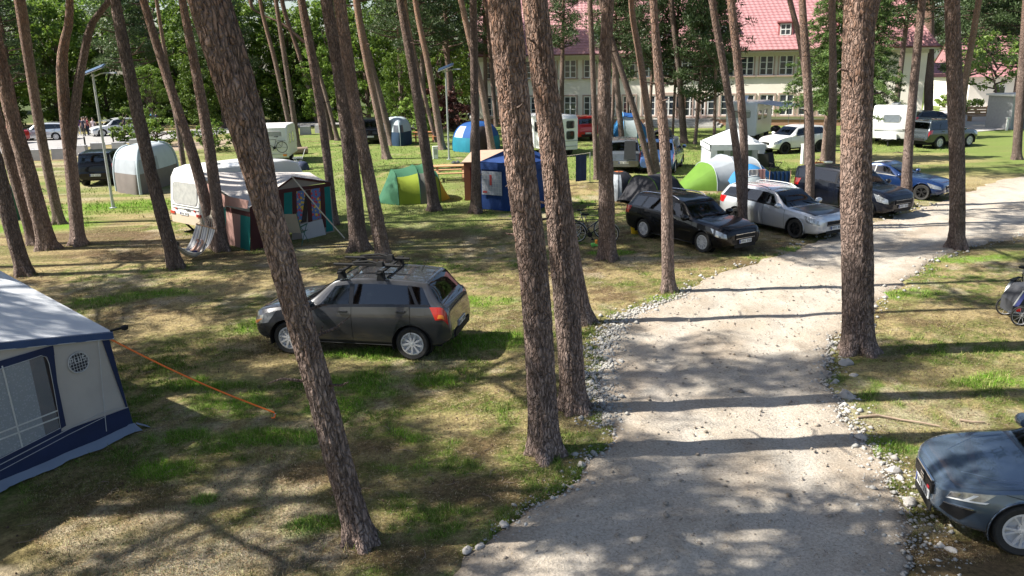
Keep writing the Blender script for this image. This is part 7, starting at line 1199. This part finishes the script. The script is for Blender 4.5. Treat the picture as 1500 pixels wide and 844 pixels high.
t = thing('toy', 'small green and orange plastic toy on the grass by the bicycles', 'toy', tuple(G(871, 361))); q = MB(); q.box((0, 0, .06), (.22, .09, .09), taper=.7); q.lathe([(0, -.1), (.05, -.1), (.05, .1), (0, .1)], 8, 'y', 0, (-.07, 0, .05)); q.build('body', pm('toy_green', (.15, .5, .1), rough=.4), t); q = MB(); q.box((.05, 0, .15), (.07, .07, .12)); q.build('top', pm('toy_orange', (.8, .3, .04), rough=.4), t)
t = thing('storage_bag', 'orange bag standing on the grass right of the straight pine', 'bag', tuple(G(1198, 250))); q = MB(); q.box((0, 0, .22), (.5, .3, .44), taper=.8); q.build('bag', T_ORG, t); q = MB(); q.tube([(-.12, 0, .43), (-.06, 0, .55), (.06, 0, .55), (.12, 0, .43)], .015, 5); q.build('strap', BLACKP, t)
t = thing('grill', 'dark covered grill under the motorhome awning', 'grill', tuple(G(1135, 207))); q = MB(); q.lathe([(0, .6), (.2, .62), (.34, .78), (.36, .86), (.3, 1.0), (.12, 1.1), (0, 1.11)], 16); q.build('kettle', BLACKP, t, 50)
for k in range(3): q = MB(); q.tube([(.16 * math.cos(k * 2.1), .16 * math.sin(k * 2.1), .64), (.36 * math.cos(k * 2.1), .36 * math.sin(k * 2.1), 0)], .02, 6); q.build('leg', BLACKP, t)
g = G(851, 268); t = thing('washing_line', 'washing line with a dark blue blanket and a white sheet behind the centre pines', 'washing line', tuple(g)); q = MB(); q.tube([(-1.55, -.9, 1.45), (-.6, -.4, 1.38), (.45, .1, 1.45)], .01, 5); q.build('line', ROPE, t)
for x_, y_ in ((-1.55, -.9), (.45, .1)): q = MB(); q.tube([(x_, y_, 0), (x_, y_, 1.48)], .02, 6); q.build('post', GREYM, t)
q = MB(); q.grid([[(-.28 + .08 * i, -.24 + .045 * i + .02 * math.sin(i * 2), z) for z in (.1, .6, 1.38)] for i in range(8)]); q.build('blanket', F_NAVY, t, 60); q = MB(); q.grid([[(-1.45 + .06 * i, -.86 + .035 * i + .02 * math.sin(i * 2), z) for z in (.2, .7, 1.4)] for i in range(6)]); q.build('sheet', T_WHITE, t, 60)
# --- hammock and its user
gA, gB = G(258, 393), G(326, 367); hk = thing('hammock', 'striped hammock with a wooden spreader bar slung between two pines', 'hammock', tuple((gA + gB) / 2)); o_ = (gA + gB) / 2; hd = (gB - gA) / np.linalg.norm(gB - gA)
Yb = (gA * .35 + gB * .65)[1]; s1, s2 = at(287.5, 328, Yb + .25), at(315, 335.5, Yb - .25); anchor = at(309, 314, gB[1] - .12); lo = at(283, 377, Yb - .35); le = at(252, 352, gA[1] - .1)
STR = [fabric('hammock_white', (.66, .66, .66)), fabric('hammock_grey', (.30, .31, .34)), fabric('hammock_dark', (.10, .09, .09)), fabric('hammock_cream', (.52, .46, .36))]
def ham(u_, v_):                                        # u: bar -> left tree; v: across
    top = s1 * (1 - v_) + s2 * v_; mid = lo + np.array([-.32 * (1 - v_) + .32 * v_, .22 * (1 - v_) - .22 * v_, .22 * (2 * v_ - 1) ** 2]); end = le + np.array([0, (.5 - v_) * .3, .1 * abs(v_ - .5)])
    a, b = (1 - u_) ** 2, u_ ** 2; c = 2 * u_ * (1 - u_); ctl = 2 * mid - .5 * (top + end); return tuple(a * top + c * ctl + b * end - o_)
nst = 22
for kk in range(nst): q = MB(); q.grid([[ham(i / 22, (kk + j / 2) / nst) for j in range(3)] for i in range(23)]); q.build('stripe', STR[(0, 1, 0, 0, 1, 0, 3, 2)[kk % 8]], hk, 180)
q = MB(); q.tube([tuple(s1 - o_), tuple(s2 - o_)], .022, 8); q.build('spreader_bar', WOOD, hk); q = MB()
for k in range(7): p = s1 * (1 - k / 6) + s2 * k / 6; q.tube([tuple(p - o_), tuple(anchor - o_)], .006, 4)
q.tube([tuple(anchor - o_), tuple(gB + np.array([-.1, 0, 1.75]) - o_)], .012, 5); q.tube([tuple(le - o_), tuple(gA + np.array([.0, .0, 1.2]) - o_)], .012, 5); q.build('rope', ROPE, hk)
def skin_body(name, pts, edges, mats, matf, parent=None, sub=1):
    me = bpy.data.meshes.new(name); me.from_pydata([p[:3] for p in pts], edges, []); o = bpy.data.objects.new(name, me); COL.objects.link(o); m = o.modifiers.new('s', 'SKIN'); ss = o.modifiers.new('d', 'SUBSURF'); ss.levels = sub
    for i, p in enumerate(pts): me.skin_vertices[0].data[i].radius = (p[3], p[3] if len(p) < 5 else p[4]); me.skin_vertices[0].data[i].use_root = i == 0
    dg = bpy.context.evaluated_depsgraph_get(); ne = bpy.data.meshes.new_from_object(o.evaluated_get(dg)); bpy.data.objects.remove(o); 
    for k in mats: ne.materials.append(k)
    ne.polygons.foreach_set('material_index', [matf(p.center) for p in ne.polygons]); ne.shade_smooth(); r = link(name, ne, parent); return r
SKIN = pm('skin', (.50, .31, .23), (.46, .28, .21), rough=.5); HAIRM = pm('brown_hair', (.06, .04, .025), rough=.6)
def add_hand(pts, edges, wi, w_, d, sidev, s=1.0):      # palm and five curled fingers from wrist index wi
    d = Vector(d).normalized(); sv = Vector(sidev).normalized(); n = d.cross(sv); W_ = Vector(w_); pts.append((*(W_ + d * .05 * s), .024 * s, .014 * s)); pi = len(pts) - 1; edges.append((wi, pi))
    for k, (off, ln) in enumerate(((-.028, .055), (-.009, .068), (.010, .064), (.028, .05))):
        a = W_ + d * .088 * s + sv * off * s; pts.append((*a, .009 * s)); i0 = len(pts) - 1; edges.append((pi, i0)); b = a + d * ln * .55 * s + n * .012 * s; pts.append((*b, .008 * s)); edges.append((i0, i0 + 1)); c = b + d * ln * .4 * s + n * .022 * s; pts.append((*c, .006 * s)); edges.append((i0 + 1, i0 + 2))
    a = W_ + d * .03 * s - sv * .034 * s; pts.append((*a, .010 * s)); i0 = len(pts) - 1; edges.append((pi, i0)); b = a + d * .04 * s - sv * .014 * s; pts.append((*b, .008 * s)); edges.append((i0, i0 + 1))
def person(px, py, rz, label, top, legs, h=1.72, skirt=False, stride=.0, group=None, arms=.12, hair=HAIRM):
    t = thing('person', label, 'person', tuple(G(px, py)), rz, group); s = h / 1.72; P = [(0, 0, .92, .125, .10), (0, 0, 1.10, .115, .085), (0, -.01, 1.32, .15, .095), (0, 0, 1.44, .065), (0, .01, 1.50, .05), (0, .015, 1.60, .083, .09), (0, .012, 1.68, .07)]; E_ = [(0, 1), (1, 2), (2, 3), (3, 4), (4, 5), (5, 6)]
    for s_ in (-1, 1):
        st = stride * s_; k = len(P); P += [(s_ * .09, -st * .2, .86, .088), (s_ * .10, -st * .5 - .01, .50, .056), (s_ * .10, -st + .03, .10, .036), (s_ * .105, -st + .03, .045, .04), (s_ * .115, -st - .13, .03, .028)]; E_ += [(0, k), (k, k + 1), (k + 1, k + 2), (k + 2, k + 3), (k + 3, k + 4)]
        k = len(P); P += [(s_ * .18, 0, 1.39, .052), (s_ * (.22 + arms * .3), .02 + st * .2, 1.12, .040), (s_ * (.22 + arms * .5), -.06 + st * .3, .88, .027)]; E_ += [(2, k), (k, k + 1), (k + 1, k + 2)]; w_ = P[k + 2][:3]; add_hand(P, E_, k + 2, w_, (0, -.25, -1), (0, 1, 0))
    P = [(a[0] * s, a[1] * s, a[2] * s) + tuple(r * s for r in a[3:]) for a in P]
    def mf(c):
        z = c[2] / s; x = abs(c[0]) / s
        if z > 1.44: return 0
        if x > .155 and z < 1.22 or (x > .2 and z < .95): return 0
        if z > .95: return 1
        if z < .075: return 3
        return 2 if (not skirt or z > .48) else 0
    b = skin_body('body', P, E_, [SKIN, top, legs, BLACKP], mf, t); q = MB(); q.lathe([(.0, .135), (.05, .125), (.09, .07), (.1, 0), (.09, -.06)], 14, 'z', 0, (0, .022 * s, 1.615 * s)); q.v = [(x * s, y if y < .05 else y * 1.1, z if not (y < -.03 and z < 1.64 * s) else 1.66 * s) for x, y, z in q.v]; q.build('hair', hair, t, 60)
    q = MB(); q.lathe([(0, -.02), (.014, -.005), (.012, .015), (0, .02)], 6, 'z', 0, (0, -.088 * s, 1.585 * s)); q.build('nose', SKIN, t)
    for s_ in (-1, 1): q = MB(); q.box((s_ * .032 * s, -.084 * s, 1.61 * s), (.018, .01, .009)); q.build('eye', INK, t); q = MB(); q.lathe([(0, -.03), (.018, 0), (0, .03)], 6, 'z', 0, (s_ * .092 * s, .02, 1.60 * s)); q.build('ear', SKIN, t)
    q = MB(); q.box((0, -.085 * s, 1.548 * s), (.04, .008, .008)); q.build('mouth', pm('lips', (.35, .12, .1)), t)
    return t
gp = 'people standing by the far road'; C_ = lambda n, c: fabric('cloth_' + n, c, trans=.02)
person(117, 199, .4, 'person in a purple top and white trousers, leftmost by the far road', C_('purple', (.12, .03, .28)), C_('white_trousers', (.6, .6, .6)), group=gp); person(124, 200, -.3, 'person in dark clothes beside the purple top', C_('dark', (.03, .03, .05)), C_('dark_trousers', (.03, .03, .04)), group=gp); person(127, 199, .9, 'person in a white shirt and dark trousers in the roadside group', C_('white_shirt', (.6, .62, .64)), C_('dark_trousers', (.03, .03, .04)), group=gp, stride=.1); person(131, 199, 2.4, 'person in a dark red top in the roadside group', C_('dark_red', (.18, .02, .03)), C_('navy_trousers', (.02, .03, .06)), group=gp); person(139, 200, 0, 'person in a pale top bending near the white hatchback', C_('pale_pink', (.5, .4, .42)), C_('grey_trousers', (.2, .2, .22)), 1.66, group=gp, stride=.15)
person(226.5, 189, .5, 'person in a bright light blue top at the wood edge', C_('light_blue', (.07, .32, .62)), C_('dark_trousers', (.03, .03, .04)), 1.78, group='two people at the wood edge'); person(231, 190, -.6, 'person in navy clothes walking beside the light blue top', C_('navy_top', (.02, .03, .08)), C_('dark_trousers', (.03, .03, .04)), 1.75, group='two people at the wood edge', stride=.25)
# lying in the hammock: head by the bar, shoes down in the sag
def hp(u_, v_, up): return Vector(ham(u_, v_)) + Vector((0, -.02, up)) + Vector(o_)
pr = thing('person', 'person lying in the striped hammock, bare legs, dark blue shorts and blue shoes', 'person', tuple(hp(.5, .5, .1))); O_ = Vector(pr.location)
hip = hp(.60, .5, .13) - O_; chest = hp(.76, .5, .10) - O_; neck = hp(.83, .5, .11) - O_; headp = hp(.89, .5, .11) - O_; P = [(*hip, .125, .10), (*((hip + chest) / 2), .115, .09), (*chest, .14, .09), (*neck, .05), (*headp, .088), (*(headp + (headp - neck).normalized() * .07), .07)]; E_ = [(0, 1), (1, 2), (2, 3), (3, 4), (4, 5)]; cam_side = Vector((.2, -.9, .1))
kns = []
for s_, v_ in ((-1, .38), (1, .62)):
    kn = hp(.40, v_, .13) - O_; an = hp(.22, v_, .10) - O_; th = hp(.54, v_, .13) - O_; k = len(P); P += [(*th, .085), (*kn, .055), (*an, .036), (*(an + Vector((.03, -.03, .05))), .046), (*(an + Vector((.0, -.10, .13))), .036)]; E_ += [(0, k), (k, k + 1), (k + 1, k + 2), (k + 2, k + 3), (k + 3, k + 4)]; kns.append((th, kn, an))
    sh = hp(.77, .5 + s_ * .2, .11) - O_; el = hp(.68, .5 + s_ * .26, .12) - O_; wr = hp(.62, .5 + s_ * .08, .24) - O_; k = len(P); P += [(*sh, .05), (*el, .038), (*wr, .026)]; E_ += [(2, k), (k, k + 1), (k + 1, k + 2)]; add_hand(P, E_, k + 2, wr, (el - wr) * -1, (0, 1, .2), .95)
kz = (kns[0][1] + kns[1][1]) / 2; ax_ = (hip - chest).normalized(); dk = (kz - hip).dot(ax_)
def mf(c):
    d = (Vector(c) - hip).dot(ax_); az = (kns[0][2] - hip).dot(ax_)
    if d > az - .03: return 3
    if d > dk * .62: return 0
    if d > -.10: return 2
    if (Vector(c) - chest).dot(ax_) < -.16: return 0
    return 1
skin_body('body', P, E_, [SKIN, C_('white_shirt', (.6, .62, .64)), C_('blue_shorts', (.02, .03, .13)), C_('blue_shoes', (.03, .12, .34))], mf, pr); q = MB(); hh = headp + (headp - neck).normalized() * .03; q.lathe([(0, .10), (.06, .085), (.095, .03), (.09, -.03)], 12, 'z', 0, tuple(hh)); q.build('hair', HAIRM, pr, 60)
